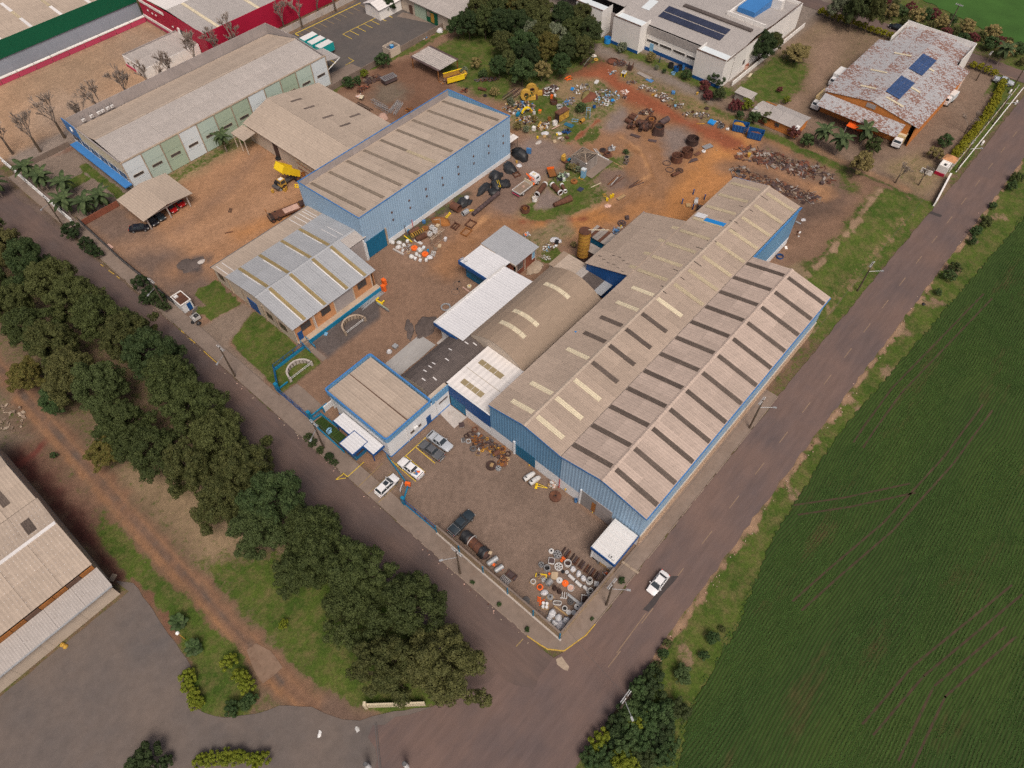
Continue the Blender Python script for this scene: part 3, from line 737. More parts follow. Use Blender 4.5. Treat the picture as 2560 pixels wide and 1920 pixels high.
u = np.stack([np.cos(a),np.sin(a),np.zeros(n)],-1) * s[:,None]; w = np.stack([-np.sin(a),np.cos(a),np.zeros(n)],-1) * s[:,None] * .8
base = np.concatenate([P2,np.full((n,1),.05)],-1); up = np.stack([np.zeros(n),np.zeros(n),h],-1)
V = np.stack([base - u,base + u,base + up + w,base + up * .7 - w,base + up * 1.15],1).reshape(-1,3)
I = np.arange(n)[:,None] * 5
F = np.concatenate([I + [0,2,4],I + [1,4,2],I + [0,4,3],I + [1,3,4]],0)
me = bpy.data.meshes.new('crop_rows'); npmesh(me,V,F)
t = NT('crop_leaf')
c = t.mix(t.ramp(t.noise(.06,4,.6),.3,.7),(.028,.066,.016),(.050,.096,.020))
c = t.mix(t.ramp(t.noise(.35,5,.7),.66,.74),c,(.11,.115,.022))
me.materials.append(t.out(t.val(c,t.ramp(t.noise(2.2,3,.7),.3,.7,.72,1.28)),.8,0,.2))
tag(link('crop_rows',me),'low green crop growing in long rows on the field','crop',kind='stuff')

# ------------------------------------------------------------------ buildings
EX,EY = (1,0,0),(0,1,0)
def lin(a,za,b,zb): return lambda q: za + (zb - za) * (q - a) / (b - a)
def gab(a,za,m,zm,b,zb): return lambda q: (za + (zm - za) * (q - a) / (m - a)) if q < m else (zm + (zb - zm) * (q - m) / (b - m))
def wbox(th,name,mat,*b):
    return part(th,name,MB().box(*b),mat,world=True)
def door(th,name,mat,*b):
    d = wbox(th,name,mat,*b); return d
# --- street-side hall
h = thing('warehouse_hall','long warehouse hall with pinkish roof and dark skylight strips, along the street','warehouse',(50,8,0))
sl = slope(h,(19.75,8.4,12.5),EX,60.5,(19.75,16.45,10.72),12,2,'roof_pink')
sr = slope(h,(19.75,8.4,12.5),EX,60.5,(19.75,-.25,10.75),12,2,'roof_pink')
for i in range(12):
    strip(h,sl,3.05 + i * 5.0,.95,.35,8.1,'sky_dark'); strip(h,sr,3.05 + i * 5.0,.95,.45,8.7,'sky_dark')
part(h,'ridge_cap',MB().extr([(19.7,8.0,12.52),(19.7,8.4,12.72),(19.7,8.8,12.52)],[(80.3,8.0,12.52),(80.3,8.4,12.72),(80.3,8.8,12.52)]),'roof_pink',world=True)
zt = gab(0,10.6,8.4,12.35,16.5,10.6)
wallx(h,20,0,16.4,3.0,zt,4,'blue_light',apex=8.4)
wallx(h,80.1,0,16.4,0,zt,3,'blue_mid',side=1,apex=8.4)
wally(h,0,20.05,80,3.7,lambda q: 10.62,12,'blue_light')
for z0,z1,d in ((.0,1.15,.10),(1.15,2.3,.05),(2.3,3.55,.0)):
    for i in range(12): wbox(h,'block_course','beige_block',20.06 + i * 5,20.02 + (i + 1) * 5,-.12 - d,.3,z0,z1 - .04)
wbox(h,'ledge','cream_wall',20,80,-.2,.25,3.55,3.7)
wbox(h,'verge_trim','blue_trim',19.72,19.84,-.2,.25,10.5,10.75)
part(h,'verge_trim',MB().extr([(19.7,-.3,10.45),(19.7,8.4,12.2),(19.7,8.4,12.55),(19.7,-.3,10.8)],[(19.8,-.3,10.45),(19.8,8.4,12.2),(19.8,8.4,12.55),(19.8,-.3,10.8)]),'blue_trim',world=True)
part(h,'verge_trim',MB().extr([(19.7,16.4,10.4),(19.7,8.41,12.2),(19.7,8.41,12.55),(19.7,16.4,10.75)],[(19.8,16.4,10.4),(19.8,8.41,12.2),(19.8,8.41,12.55),(19.8,16.4,10.75)]),'blue_trim',world=True)
wbox(h,'gutter','blue_trim',19.8,80.2,-.42,-.22,10.5,10.72)
wallx(h,20,11.85,16.4,0,lambda q: 3.0,1,'white_wall',name='masonry_wall'); wallx(h,20,.1,5.45,0,lambda q: 3.0,1,'white_wall',name='masonry_wall')
door(h,'door','grey_panel',19.9,20.1,5.5,8.6,.02,4.75); d = door(h,'door','steel',19.91,20.1,8.63,11.75,.02,4.75)
d['label'] = 'grey sliding door leaf with orange rust stains'
wbox(h,'rust_patch','rust_orange',19.895,19.9,8.7,9.5,.5,3.6)
wbox(h,'pilaster','white_wall',19.75,20.1,11.75,12.0,0,4.9)
wbox(h,'drain_pipe','red_paint',19.82,19.92,16.3,16.4,0,3.0)
# --- inner hall
h = thing('warehouse_hall','longest warehouse hall with tan roof and cream and yellow skylights, beside the pink-roofed hall','warehouse',(60,24,0))
sl = slope(h,(19.75,24.4,11.95),EX,80.4,(19.75,32.45,10.15),16,2,'roof_tan')
sr = slope(h,(19.75,24.4,11.95),EX,80.4,(19.75,16.55,10.72),16,2,'roof_tan')
for i,(a,b) in enumerate([('sky_cream','sky_cream'),('sky_cream','sky_cream'),('','sky_cream'),('sky_cream','sky_dark'),('sky_dark','sky_dark'),('sky_dark','sky_dark'),('sky_cream','sky_dark'),('sky_cream','sky_cream')]):
    u = 3.0 + i * 5
    if a: strip(h,sl,u,.95,.5,5.4,a)
    if b: strip(h,sr,u - .2,.95,.5,6.2,b)
for i in range(8,16):
    if i > 7: strip(h,sl,3 + i * 5,.9,.8,7.6,'sky_yellow')
    strip(h,sr,3 + i * 5,.9,.8,7.6,'sky_yellow')
part(h,'ridge_cap',MB().extr([(19.7,24.0,11.97),(19.7,24.4,12.15),(19.7,24.8,11.97)],[(100.2,24.0,11.97),(100.2,24.4,12.15),(100.2,24.8,11.97)]),'roof_cement',world=True)
zt = gab(16.5,10.6,24.4,11.85,32.4,10.05)
wallx(h,20.02,16.46,32.4,3.0,zt,3,'blue_mid',apex=24.4)
wallx(h,100.1,16.4,32.4,0,zt,3,'blue_dark',side=1,apex=24.4)
wally(h,16.35,80.25,100,2.4,lambda q: 10.55,4,'blue_steel'); wally(h,16.3,80.3,100,0,lambda q: 2.4,4,'white_wall',name='masonry_wall')
wally(h,32.4,31.5,100,0,lambda q: 10.0,10,'blue_dark',side=1)
wbox(h,'gutter','gutter',20,80,16.3,16.62,10.5,10.62); wbox(h,'gutter','blue_trim',80.3,100.2,16.05,16.3,10.4,10.65)
part(h,'verge_trim',MB().extr([(19.72,16.5,10.35),(19.72,24.4,11.6),(19.72,24.4,11.95),(19.72,16.5,10.7)],[(19.82,16.5,10.35),(19.82,24.4,11.6),(19.82,24.4,11.95),(19.82,16.5,10.7)]),'blue_trim',world=True)
part(h,'verge_trim',MB().extr([(19.72,32.4,9.85),(19.72,24.41,11.6),(19.72,24.41,11.95),(19.72,32.4,10.2)],[(19.82,32.4,9.85),(19.82,24.41,11.6),(19.82,24.41,11.95),(19.82,32.4,10.2)]),'blue_trim',world=True)
part(h,'verge_trim',MB().extr([(100.2,32.4,9.85),(100.2,24.4,11.6),(100.2,24.4,11.95),(100.2,32.4,10.2)],[(100.3,32.4,9.85),(100.3,24.4,11.6),(100.3,24.4,11.95),(100.3,32.4,10.2)]),'blue_trim',world=True)
wallx(h,20.02,16.46,21.95,0,lambda q: 3.0,1,'white_wall',name='masonry_wall'); wallx(h,20.02,26.55,32.4,0,lambda q: 3.0,1,'white_wall',name='masonry_wall')
door(h,'door','teal',20.0,20.16,22.0,26.5,.02,3.5)
wbox(h,'pilaster','white_wall',19.75,20.02,26.5,26.85,0,4.2)
strip(h,sl,63.6,1.2,.6,5.2,'blue_pool','blue_panel',.14); strip(h,sl,64.4,1.5,5.4,7.8,'roof_white','pale_panel',.14)
strip(h,sl,22.3,.3,6.6,6.95,'blue_pool','blue_patch',.14)
for i in range(9): strip(h,sr,40 + i * 4.3 + (i % 3),.14,.25 + (i % 2) * .5,1.1 + (i % 3) * .5,'dark','dark_stain',.13,.012)
for i in range(9): strip(h,sl,41 + i * 4.1 + (i % 2) * 1.3,.13,.2 + (i % 3) * .4,.9 + (i % 2) * .8,'dark','dark_stain',.13,.012)
# --- wing of the inner hall
h = thing('warehouse_wing','tan lean-to wing sloping down from the longest hall towards the orange silo','warehouse',(70,37,0))
sw = slope(h,(60.2,32.35,10.22),EX,20.8,(60.2,42.7,7.0),4,3,'roof_tan')
for i in range(4): strip(h,sw,2.8 + i * 5,.9,.1,1.6,'sky_yellow')
for i in range(10): strip(h,sw,.7 + i * .42 + (i % 3) * .2,.1,1.4 + (i * 37 % 17) * .5,2.2 + (i * 37 % 17) * .5,'dark','dark_stain',.14,.012)
wallx(h,60.5,32.45,42.4,0,lin(32.4,10.05,42.4,6.95),2,'blue_dark'); wallx(h,80.9,32.45,42.4,0,lin(32.4,10.05,42.4,6.95),2,'blue_dark',side=1)
wally(h,42.4,60.6,80.8,0,lambda q: 6.9,4,'blue_steel',side=1)
wbox(h,'gutter','gutter',60.2,81.0,42.65,42.8,6.8,7.02); wbox(h,'verge_trim','blue_trim',80.98,81.08,36,42.7,7.0,7.1)
# --- front canopy with ribbed white roof
h = thing('entrance_canopy','ribbed white flat canopy with blue fascia at the front of the street-side hall','canopy',(16.5,2.3,0))
sc_ = slope(h,(13.35,4.55,4.05),EX,6.4,(13.35,0.15,4.0),1,1,'white_paint',.05)
for i in range(19): strip(h,sc_,.3 + i * .32,.10,.12,4.3,'seam_white' if i % 3 else 'white_paint','rib',.05,.05)
wbox(h,'fascia','blue_dark',13.2,13.34,-.02,4.7,3.45,4.2); wbox(h,'fascia','blue_dark',13.34,19.7,-.02,.1,3.45,4.2); wbox(h,'fascia','white_paint',13.34,19.7,4.58,4.7,3.6,4.2)
wbox(h,'wall','white_wall',13.6,13.8,.3,4.4,0,3.45); wbox(h,'post','white_paint',13.4,13.6,4.4,4.55,0,3.6)
a = thing('air_conditioner','white air conditioner box on the ribbed white canopy','air conditioner',(13.9,1.0,4.15),R(90)); part(a,'casing',MB().box(-.5,.5,-.2,.2,0,.35),'white_paint'); part(a,'fan_grille',MB().cyl(.2,0,.35,.37,.14,12),'dark')
# --- skylit white annex with dark blue front
h = thing('annex','white flat-roofed annex with two brown skylights and dark blue front wall','building',(25.5,38,0))
sa = slope(h,(20.25,43.4,6.25),EX,11.2,(20.25,32.6,6.05),3,2,'roof_whitey')
for u,s0,s1 in ((2.2,1.9,7.0),(7.6,1.3,6.9)):
    strip(h,sa,u,1.15,s0,s1,'sky_khaki')
    for q in range(3): strip(h,sa,u,1.1,s0 + 1.3 * (q + 1),s0 + 1.3 * (q + 1) + .07,'seam_white','seam',.16,.01)
strip(h,sa,4.9,.06,.3,10.4,'sky_khaki','seam',.13,.01)
wallx(h,20.0,32.5,38.7,2.6,lambda q: 6.5,1,'blue_dark'); wallx(h,20.02,32.5,38.7,0,lambda q: 2.6,1,'white_wall',name='masonry_wall')
wallx(h,20.0,38.75,42.7,3.3,lambda q: 6.5,1,'blue_dark'); door(h,'door','teal',20.05,20.2,38.8,42.6,.02,3.3)
wbox(h,'parapet_cap','white_paint',19.95,20.25,32.5,42.7,6.5,6.56)
# --- office
h = thing('office_building','office block with tan roof inside a rounded blue parapet, beside the car park','office',(10,51,0))
so = slope(h,(5.0,58.6,5.62),EX,5.1,(5.0,43.0,5.5),2,3,'roof_cement'); so2 = slope(h,(10.2,58.6,5.62),EX,5.2,(10.2,43.0,5.5),2,3,'roof_cement')
wbox(h,'roof_gutter','brown_trim',10.06,10.24,43.1,58.5,5.66,5.76)
def rrect(x0,x1,y0,y1,r,n=5):
    o = []
    for cx,cy,a0 in ((x1 - r,y0 + r,-90),(x1 - r,y1 - r,0),(x0 + r,y1 - r,90),(x0 + r,y0 + r,180)):
        for i in range(n + 1): a = R(a0 + 90 * i / n); o.append((cx + r * math.cos(a),cy + r * math.sin(a)))
    return o
def band(x0,x1,y0,y1,r,z0,z1,t):
    a,b = rrect(x0,x1,y0,y1,r),rrect(x0 + t,x1 - t,y0 + t,y1 - t,r)
    return MB().loft([[(x,y,z0) for x,y in a],[(x,y,z1) for x,y in a],[(x,y,z1) for x,y in b],[(x,y,z0) for x,y in b],[(x,y,z0) for x,y in a]],False)
part(h,'parapet',band(4.62,15.7,42.6,59.0,.55,5.0,6.25,.14),'blue_steel',world=True); part(h,'parapet_cap',band(4.55,15.77,42.53,59.07,.6,6.25,6.33,.28),'blue_trim',world=True)
wally(h,42.8,4.9,20,.35,lambda q: 5.0,3,'white_wall',name='wall'); wallx(h,4.8,42.85,57,.35,lambda q: 5.0,2,'white_wall',name='wall'); wally(h,58.7,5,15.6,0,lambda q: 5.0,2,'white_wall',name='wall',side=1); wallx(h,15.6,43,58.6,0,lambda q: 5.0,2,'white_wall',name='wall',side=1)
wbox(h,'plinth','blue_trim',4.85,20,42.75,43.0,0,.35); wbox(h,'plinth','blue_trim',4.75,5,42.9,57,0,.35)
wally(h,42.72,15.75,20.1,4.6,lambda q: 6.4,1,'blue_steel',name='parapet'); wbox(h,'roof_edge','cream_wall',15.8,20.2,42.9,44.0,5.6,5.8)
for a0,a1,z0,z1 in ((9.9,12.6,1.5,2.3),(17.3,19.6,2.9,3.5)): window(h,'y',42.8,a0,a1,z0,z1,fr='grey_panel')
door(h,'door','blue_dark',13.9,15.0,42.74,42.8,.1,2.4)
for q in (9.2,16.5): wbox(h,'drain_pipe','white_paint',q,q + .12,42.66,42.78,.2,5.0)
a = thing('air_conditioner','white air conditioner on the office wall beside the parked pickups','air conditioner',(11.1,42.5,2.4)); part(a,'casing',MB().box(-.45,.45,-.22,.22,0,.6),'white_paint'); part(a,'bracket',MB().box(-.4,.4,-.05,.3,-.08,0),'steel')
# entrance awnings
h = thing('awning','long pale awning with dark blue fascia along the office front','awning',(4,48,0))
slope(h,(2.2,43.9,3.1),EX,2.4,(2.2,54.6,3.1),1,4,'roof_white')
wbox(h,'fascia','blue_dark',2.08,2.2,43.8,54.7,2.65,3.2); wbox(h,'fascia','blue_dark',2.2,4.7,43.78,43.9,2.65,3.2)
for q in (44.4,49.4,54.2): wbox(h,'post','blue_dark',2.3,2.45,q,q + .15,0,2.7)
h = thing('gatehouse','small flat-roofed blue gatehouse in front of the office awning','gatehouse',(1.5,48.4,0))
slope(h,(-.2,46.6,3.2),EX,3.4,(-.2,50.0,3.2),1,1,'roof_white')
for b in ((-.35,-.2,46.45,50.15),(3.2,3.3,46.45,50.15),(-.2,3.2,46.45,46.6),(-.2,3.2,50.0,50.15)): wbox(h,'fascia','blue_dark',*b,2.7,3.3)
wbox(h,'wall','teal',.2,2.8,47.0,49.4,0,2.7); window(h,'y',46.98,.5,2.4,1.0,2.0,fr='blue_dark')
# --- arched dark roof shed
def arch(th,x0,x1,y0,y1,z0,z1,rise,n,ncol,mat,ends=None):
    """barrel roof along x made of sheets"""
    pts = []
    for i in range(n + 1):
        t = i / n; y = y0 + (y1 - y0) * t; z = z0 + (z1 - z0) * t + rise * math.sin(PI * t) ** .85
        pts.append((y,z))
    sls = []
    for (ya,za),(yb,zb) in zip(pts[:-1],pts[1:]):
        sls.append(slope(th,(x0,ya,za),EX,x1 - x0,(x0,yb,zb),ncol,1,mat,.05,.015))
    if ends:
        for xx in (x0 + .15,x1 - .15):
            ring = [(y0,0)] + pts + [(y1,0)]
            part(th,'end_wall',MB().extr([(xx - .06,y,z - (.05 if z else 0)) for y,z in ring],[(xx + .06,y,z - (.05 if z else 0)) for y,z in ring]),ends,world=True)
    return sls
h = thing('arched_shed','shed with a dark grey corrugated arched roof behind the office','shed',(24,48,0))
dk = arch(h,16.7,31.3,44.0,52.0,5.2,4.2,1.1,6,7,'roof_dark','cream_wall')
for i,(k,u) in enumerate(((2,1.5),(3,3.1),(3,4.4),(3,5.4),(2,7.6),(3,9.8),(2,12.9),(4,13.6),(1,3.0),(1,13.8))): strip(h,dk[k],u,.22,.1,1.0,'seam_white','pale_patch',.07,.015)
wally(h,51.9,16.8,31.2,0,lambda q: 4.1,3,'cream_wall',side=1,name='wall')
# --- white roofs with blue fascia
h = thing('loading_shed','shed with white corrugated roof and blue fascia between brown vault and driveway','shed',(40,52,0))
slope(h,(29.4,48.0,6.0),EX,20.6,(29.4,55.6,5.35),5,1,'roof_white')
wbox(h,'fascia','blue_dark',29.25,29.4,48.2,55.8,4.7,5.55); wbox(h,'parapet','pale_metal',29.3,50.1,55.6,55.85,4.7,5.75); wbox(h,'fascia','blue_dark',29.3,45,55.85,55.93,4.7,5.5)
wallx(h,30.6,52.2,55.3,0,lambda q: 4.8,1,'white_wall',name='wall'); wally(h,55.3,30.7,50,0,lambda q: 4.8,4,'white_wall',side=1,name='wall'); wallx(h,50,48,55.3,0,lambda q: 5.3,1,'white_wall',side=1,name='wall')
wbox(h,'drain_pipe','white_paint',30.4,30.55,55.0,55.15,0,4.8)
h = thing('loading_shed','square white roof with dark blue fascia next to the grey-roofed brick workshop','shed',(48.6,59.5,0))
slope(h,(45.3,55.95,4.75),EX,6.8,(45.3,64.3,4.6),2,2,'roof_white')
wbox(h,'fascia','blue_dark',45.1,45.28,55.95,64.5,4.0,4.95); wbox(h,'fascia','blue_dark',45.28,46.5,64.35,64.5,4.0,4.95)
wallx(h,46.3,57.5,63.6,0,lambda q: 3.4,1,'teal',name='door'); wbox(h,'lintel','white_paint',46.15,46.35,57.0,63.2,3.4,3.75); wally(h,63.7,46.4,52,0,lambda q: 4.0,1,'white_wall',side=1,name='wall')
for q in (64.3,63.2): part(h,'truss_end',MB().tube((45.6,q,4.9),(46.4,q - .3,5.35),.05).tube((45.6,q,5.35),(46.4,q - .3,4.9),.05),'pale_metal',world=True)
h = thing('brick_workshop','small red brick workshop with grey sloping roof in the middle of the yard','workshop',(56,59.5,0))
slope(h,(52.1,54.5,4.5),EX,7.7,(52.1,64.4,4.9),2,3,'roof_zinc'); 
wbox(h,'fascia','cream_wall',52.0,52.1,54.4,64.5,4.4,4.75)
wally(h,55.3,53.2,59.6,0,lambda q: 4.4,3,'brick_red',name='wall'); wallx(h,59.6,55.4,64.2,0,lambda q: 4.4,2,'brick_red',side=1,name='wall'); wally(h,64.2,52.3,59.5,0,lambda q: 4.8,1,'brick_red',side=1,name='wall'); wallx(h,52.3,55.4,64.1,0,lambda q: 4.4,2,'brick_red',name='wall')
for q in (53.1,55.9,59.5): wbox(h,'pillar','cream_wall',q,q + .2,55.2,55.4,0,4.4)
wbox(h,'beam','cream_wall',53.1,59.7,55.18,55.3,4.1,4.4); window(h,'y',55.28,53.5,55.4,1.5,3.2,fr='grey_panel',bars=2); window(h,'y',55.27,58.3,59.3,1.4,3.4,'light_blue')
# --- brown vault
h = thing('vaulted_hall','hall with brown barrel-vaulted roof and three cream skylights','hall',(43,41,0))
vt = arch(h,31.4,55.2,34.6,48.0,6.0,6.05,2.7,8,6,'roof_brown','cream_wall')
for u in (5.0,8.8,18.2):
    for k in (2,3,4,5): strip(h,vt[k],u,1.0,.0 if k > 2 else .55,1.7,'sky_cream','skylight',.07)
# --- low roof between vault and wing
h = thing('low_shed','low grey-roofed link building behind the brown vault','shed',(59.5,42.5,0))
for y0,y1,m in ((35.6,37.6,'roof_zinc'),(37.6,41.6,'roof_dark'),(41.6,43.4,'roof_greyx'),(43.4,48.0,'roof_cement'),(48.0,49.4,'roof_brown')):
    slope(h,(56.6,y0,5.1),EX,5.2,(56.6,y1 - .03,5.1),1,1,m)
wally(h,49.2,56.8,61.6,0,lambda q: 5.0,1,'cream_wall',side=1,name='wall'); wallx(h,56.8,48,49.1,0,lambda q: 5.0,1,'cream_wall',name='wall'); wallx(h,61.7,35.6,49.1,0,lambda q: 5.0,2,'grey_panel',side=1,name='wall')
# --- brick hall with zinc roof on its terrace
h = thing('brick_hall','orange brick hall with grey metal roof and olive skylight strips','hall',(21,88,0))
f1 = slope(h,(10.0,86.6,6.75),EX,21.8,(10.0,75.5,5.0),7,2,'roof_zinc'); f2 = slope(h,(31.85,86.6,6.75),EX,4.7,(31.85,83.4,6.2),1,1,'roof_greyx')
b1 = slope(h,(10.0,86.6,6.75),EX,26.4,(10.0,97.6,5.05),8,2,'roof_zinc'); b2 = slope(h,(10.0,97.5,4.9),EX,26.4,(10.0,103.2,4.1),6,1,'roof_cement')
for u in (3.4,8.6,14.4,19.3):
    if u > 4: strip(h,f1,u,.75,.25,10.9,'sky_olive')
    strip(h,f1,u - .55,.22,1.0,10.7,'seam_white','seam',.11); strip(h,b1,u,.75,.3,10.9,'sky_olive'); strip(h,b1,u - .55,.22,2.0,8.7,'seam_white','seam',.11)
strip(h,f1,3.4,.75,.25,10.9,'sky_olive')
for u,s0,s1 in ((22.0,1,6.5),(23.3,.3,5.9)): strip(h,b1,u,.12,s0,s1,'seam_white','seam',.11)
for u in (20.3,21.7,22.9,23.9,24.6,.9,2.3): strip(h,b2,u,.16,.1,5.0,'seam_white','seam',.08)
part(h,'ridge_cap',MB().extr([(9.95,86.2,6.78),(9.95,86.6,6.92),(9.95,87.0,6.78)],[(36.4,86.2,6.78),(36.4,86.6,6.92),(36.4,87.0,6.78)]),'roof_zinc',world=True)
wbox(h,'gutter','gutter',9.9,36.4,103.15,103.45,3.9,4.15)
zt = gab(76,5.0,86.6,6.65,97.6,5.0)
wallx(h,10.3,76,97.6,.0,zt,6,'cream_wall',name='wall',apex=86.6); wallx(h,10.3,97.6,103,0,lin(97.6,4.8,103,4.0),1,'cream_wall',name='wall'); wally(h,103,10.4,36,0,lambda q: 4.0,4,'cream_wall',side=1,name='wall')
for a,b,m in ((10.4,13.0,'brick_orange'),(13.0,17.0,'brick_orange'),(17.0,20.6,'brick_orange'),(20.6,25.6,'grey_panel'),(25.6,30.6,'brick_orange')): wally(h,76,a,b,.0,lambda q: 4.95,1,m,name='wall')
for q in (10.3,15.0,20.5,25.5,30.4): wbox(h,'pillar','cream_wall',q,q + .22,75.88,76.05,.8,4.95)
wallx(h,31.4,76.1,83.5,0,lambda q: 5.0,1,'brick_orange',side=1,name='wall'); wally(h,83.6,31.5,35.8,0,lambda q: 6.0,1,'grey_panel',name='wall'); wbox(h,'pillar','white_wall',35.5,35.75,83.3,83.6,0,5.8)
for a,b in ((12.0,14.4),(17.2,19.5),(26.9,29.2)): window(h,'y',75.97,a,b,2.6,4.3,bars=2,fr='brown_trim')
wbox(h,'drain_pipe','white_paint',15.3,15.42,75.75,75.87,.9,4.9)
for a,b in ((78.6,80.8),(83.0,85.0),(99.6,101.6)): window(h,'x',10.28,a,b,1.9,3.6,bars=1,fr='brown_trim')
for q in (81.3,85.6,92.4,97.5): wbox(h,'pillar','stone_pale',10.1,10.3,q,q + .3,0,4.6)
door(h,'door','blue_dark',10.2,10.3,88.2,91.4,.05,3.2); door(h,'door','blue_dark',10.9,12.0,75.9,76.0,.82,3.0)
t_ = thing('terrace_wall','blue retaining wall and narrow terrace in front of the orange brick hall','wall',(21,74.8,0))
wbox(t_,'terrace','stone_pale',12.1,31.6,74.55,75.98,0,.8); wbox(t_,'retaining_wall','teal_fence',12.1,31.7,74.35,74.55,0,.95); wbox(t_,'terrace','stone_pale',10.3,12.1,75.3,75.98,0,.8)
t_ = thing('steps','brown steps with blue handrails leading up to the brick hall door','steps',(11.3,74,0))
for i in range(6): wbox(t_,'step','wood_old',10.75,11.9,72.9 + i * .4,73.3 + i * .4,0,.13 * (i + 1))
for q in (10.6,12.0):
    part(t_,'handrail',MB().tube((q,72.6,.9),(q,75.3,1.7),.06).tube((q,72.6,0),(q,72.6,.9),.05).tube((q,74,.3),(q,74,1.3),.05).tube((q,75.3,.8),(q,75.3,1.7),.05).box(q - .04,q + .04,72.6,75.2,.35,.5),'teal_fence',world=True)
# --- tall blue box hall
h = thing('tall_hall','tall light blue box hall with tan roof and parapet in the middle distance','warehouse',(60,94,0))
sn = slope(h,(36.2,104.3,8.3),EX,47.3,(36.2,83.85,11.35),9,2,'roof_cement')
for i in range(9):
    for s0,s1 in ((.5,9.9),(10.0,19.6)): strip(h,sn,2.6 + i * 5.25,.85,s0,s1,'sky_brown' if not (i == 4 and s0 > 5) else 'sky_yellow',t=.02)
wally(h,83.7,41.9,83.5,1.25,lambda q: 11.5,9,'blue_light'); wally(h,83.7,36.02,41.9,4.7,lambda q: 11.5,1,'blue_light'); wally(h,83.65,42.3,83.5,0,lambda q: 1.25,8,'white_wall',name='plinth')
zs_ = lin(83.7,11.5,104.5,10.1); wallx(h,36,83.72,104.4,0,zs_,5,'blue_light'); wallx(h,83.6,83.8,104.4,0,zs_,4,'blue_steel',side=1); wally(h,104.5,36,83.6,0,lambda q: 10.1,9,'grey_panel',side=1,name='parapet_wall')
wbox(h,'parapet_cap','blue_trim',35.92,83.7,83.6,83.8,11.5,11.6); wbox(h,'parapet_cap','blue_trim',35.92,83.7,104.35,104.58,10.1,10.2)
for q in (35.92,83.5): part(h,'parapet_cap',MB().extr([(q,83.8,11.5),(q,104.35,10.1),(q,104.35,10.2),(q,83.8,11.6)],[(q + .2,83.8,11.5),(q + .2,104.35,10.1),(q + .2,104.35,10.2),(q + .2,83.8,11.6)]),'blue_trim',world=True)
door(h,'door','teal',36.2,41.7,83.62,83.72,.02,4.7); wbox(h,'pilaster','stone_pale',41.75,42.15,83.45,83.7,0,4.9); wbox(h,'pilaster','white_wall',35.9,36.15,83.4,83.7,0,4.7)
for i in range(8):
    for z in (7.6,5.6):
        v = part(h,'vent',MB().cbox(44.5 + i * 5.2,83.62,z,.34,.12,.45),'rust',world=True); v = part(v,'vent_hood',MB().cbox(44.5 + i * 5.2 - 60,83.55 - 94,z + .2,.4,.16,.08),'brown_trim')
for q in (47.2,49.5): wbox(h,'drain_pipe','red_paint' if q > 48 else 'brown_trim',q,q + .1,83.5,83.6,0,2.2)
h = thing('lean_to','small lean-to roof of pale sheets at the far end of the tall blue hall','shed',(86,88,0))
for i,m in enumerate(('roof_cement','roof_brown','roof_cement','roof_whitey')): slope(h,(83.8,91.5 - i * 1.8,3.6),EX,3.6,(83.8,89.75 - i * 1.8,3.45),1,1,m)
for q in (84.5,91): wbox(h,'post','wood_old',87.1,87.25,q,q + .15,0,3.5)
# --- brown double-pitched hall behind
h = thing('rear_hall','wide brown-roofed hall between the tall blue hall and the panelled building','hall',(57,122,0))
e1 = slope(h,(53.2,106.0,8.0),EY,33,(44.6,106.0,5.2),6,2,'roof_cement_y'); e2 = slope(h,(53.2,106.0,8.0),EY,33,(69.0,106.0,5.0),6,3,'roof_cement_y')
for u,s in ((28,3.4),(23,3.6),(16.5,4.2),(10.8,4.9),(13.2,10.0)): strip(h,e2,u,.75,s,s + 3.3,'sky_dark_y',t=.02)
wallx(h,45.4,112,139,0,lambda q: 5.2,4,'cream_wall',name='wall'); wallx(h,68.6,106,139,0,lambda q: 5.0,4,'cream_wall',side=1,name='wall'); wally(h,138.9,45.5,68.5,0,gab(45.4,5.3,53.2,7.8,68.6,5.0),3,'cream_wall',side=1,name='wall',apex=53.2)
wally(h,106.2,45.5,68.5,0,gab(45.4,5.3,53.2,7.8,68.6,5.0),3,'cream_wall',name='wall',apex=53.2)
door(h,'door','rust_dark',45.3,45.4,126.6,128.6,0,4.6)
for z in (1.2,2.6,4.0): wbox(h,'rail','brick_red',45.3,45.4,112,119.5,z,z + .12)
h = thing('porch','small porch roof on posts beside the wide brown-roofed hall','porch',(43,136.5,0))
slope(h,(40.9,134,4.2),EY,5.4,(44.7,134,4.6),2,1,'roof_cement_y')
for q in (134.3,136.6,139): wbox(h,'post','cream_wall',41.1,41.3,q,q + .2,0,4.15)
# --- panelled long building
h = thing('panelled_building','long building of white and pale green panels with grey parapet roof','building',(45,156,0))
slope(h,(15.0,155.4,8.6),EX,60.4,(15.0,143.7,7.7),10,2,'roof_greyx'); slope(h,(15.0,155.4,8.6),EX,60.4,(15.0,169.2,5.2),10,2,'roof_cement')
part(h,'ridge_cap',MB().box(15,75.4,155.1,155.7,8.68,8.8),'roof_cement',world=True)
PC = ['mint_white','pale_green','sage_green','mint_white','pale_green','sage_green','sage_green','mint_white','pale_green','sage_green','pale_green','mint_white']
n = len(PC); dx = 61.0 / n
for i,m in enumerate(PC):
    a = 14.6 + i * dx
    for z0,z1 in ((.0,2.6),(2.68,5.0),(5.08,7.9)): wbox(h,'wall_panel',m,a + .12,a + dx - .12,143.3,143.5,z0,z1)
    wbox(h,'column','stone_pale',a - .12,a + .12,143.15,143.45,0,8.05); window(h,'y',143.28,a + 1.2,a + dx - 1.2,3.3,4.0,fr='stone_pale',fw=.05)
wbox(h,'column','stone_pale',75.48,75.72,143.15,143.45,0,8.05); wbox(h,'roof_edge','stone_pale',14.5,75.7,143.2,143.7,7.95,8.1)
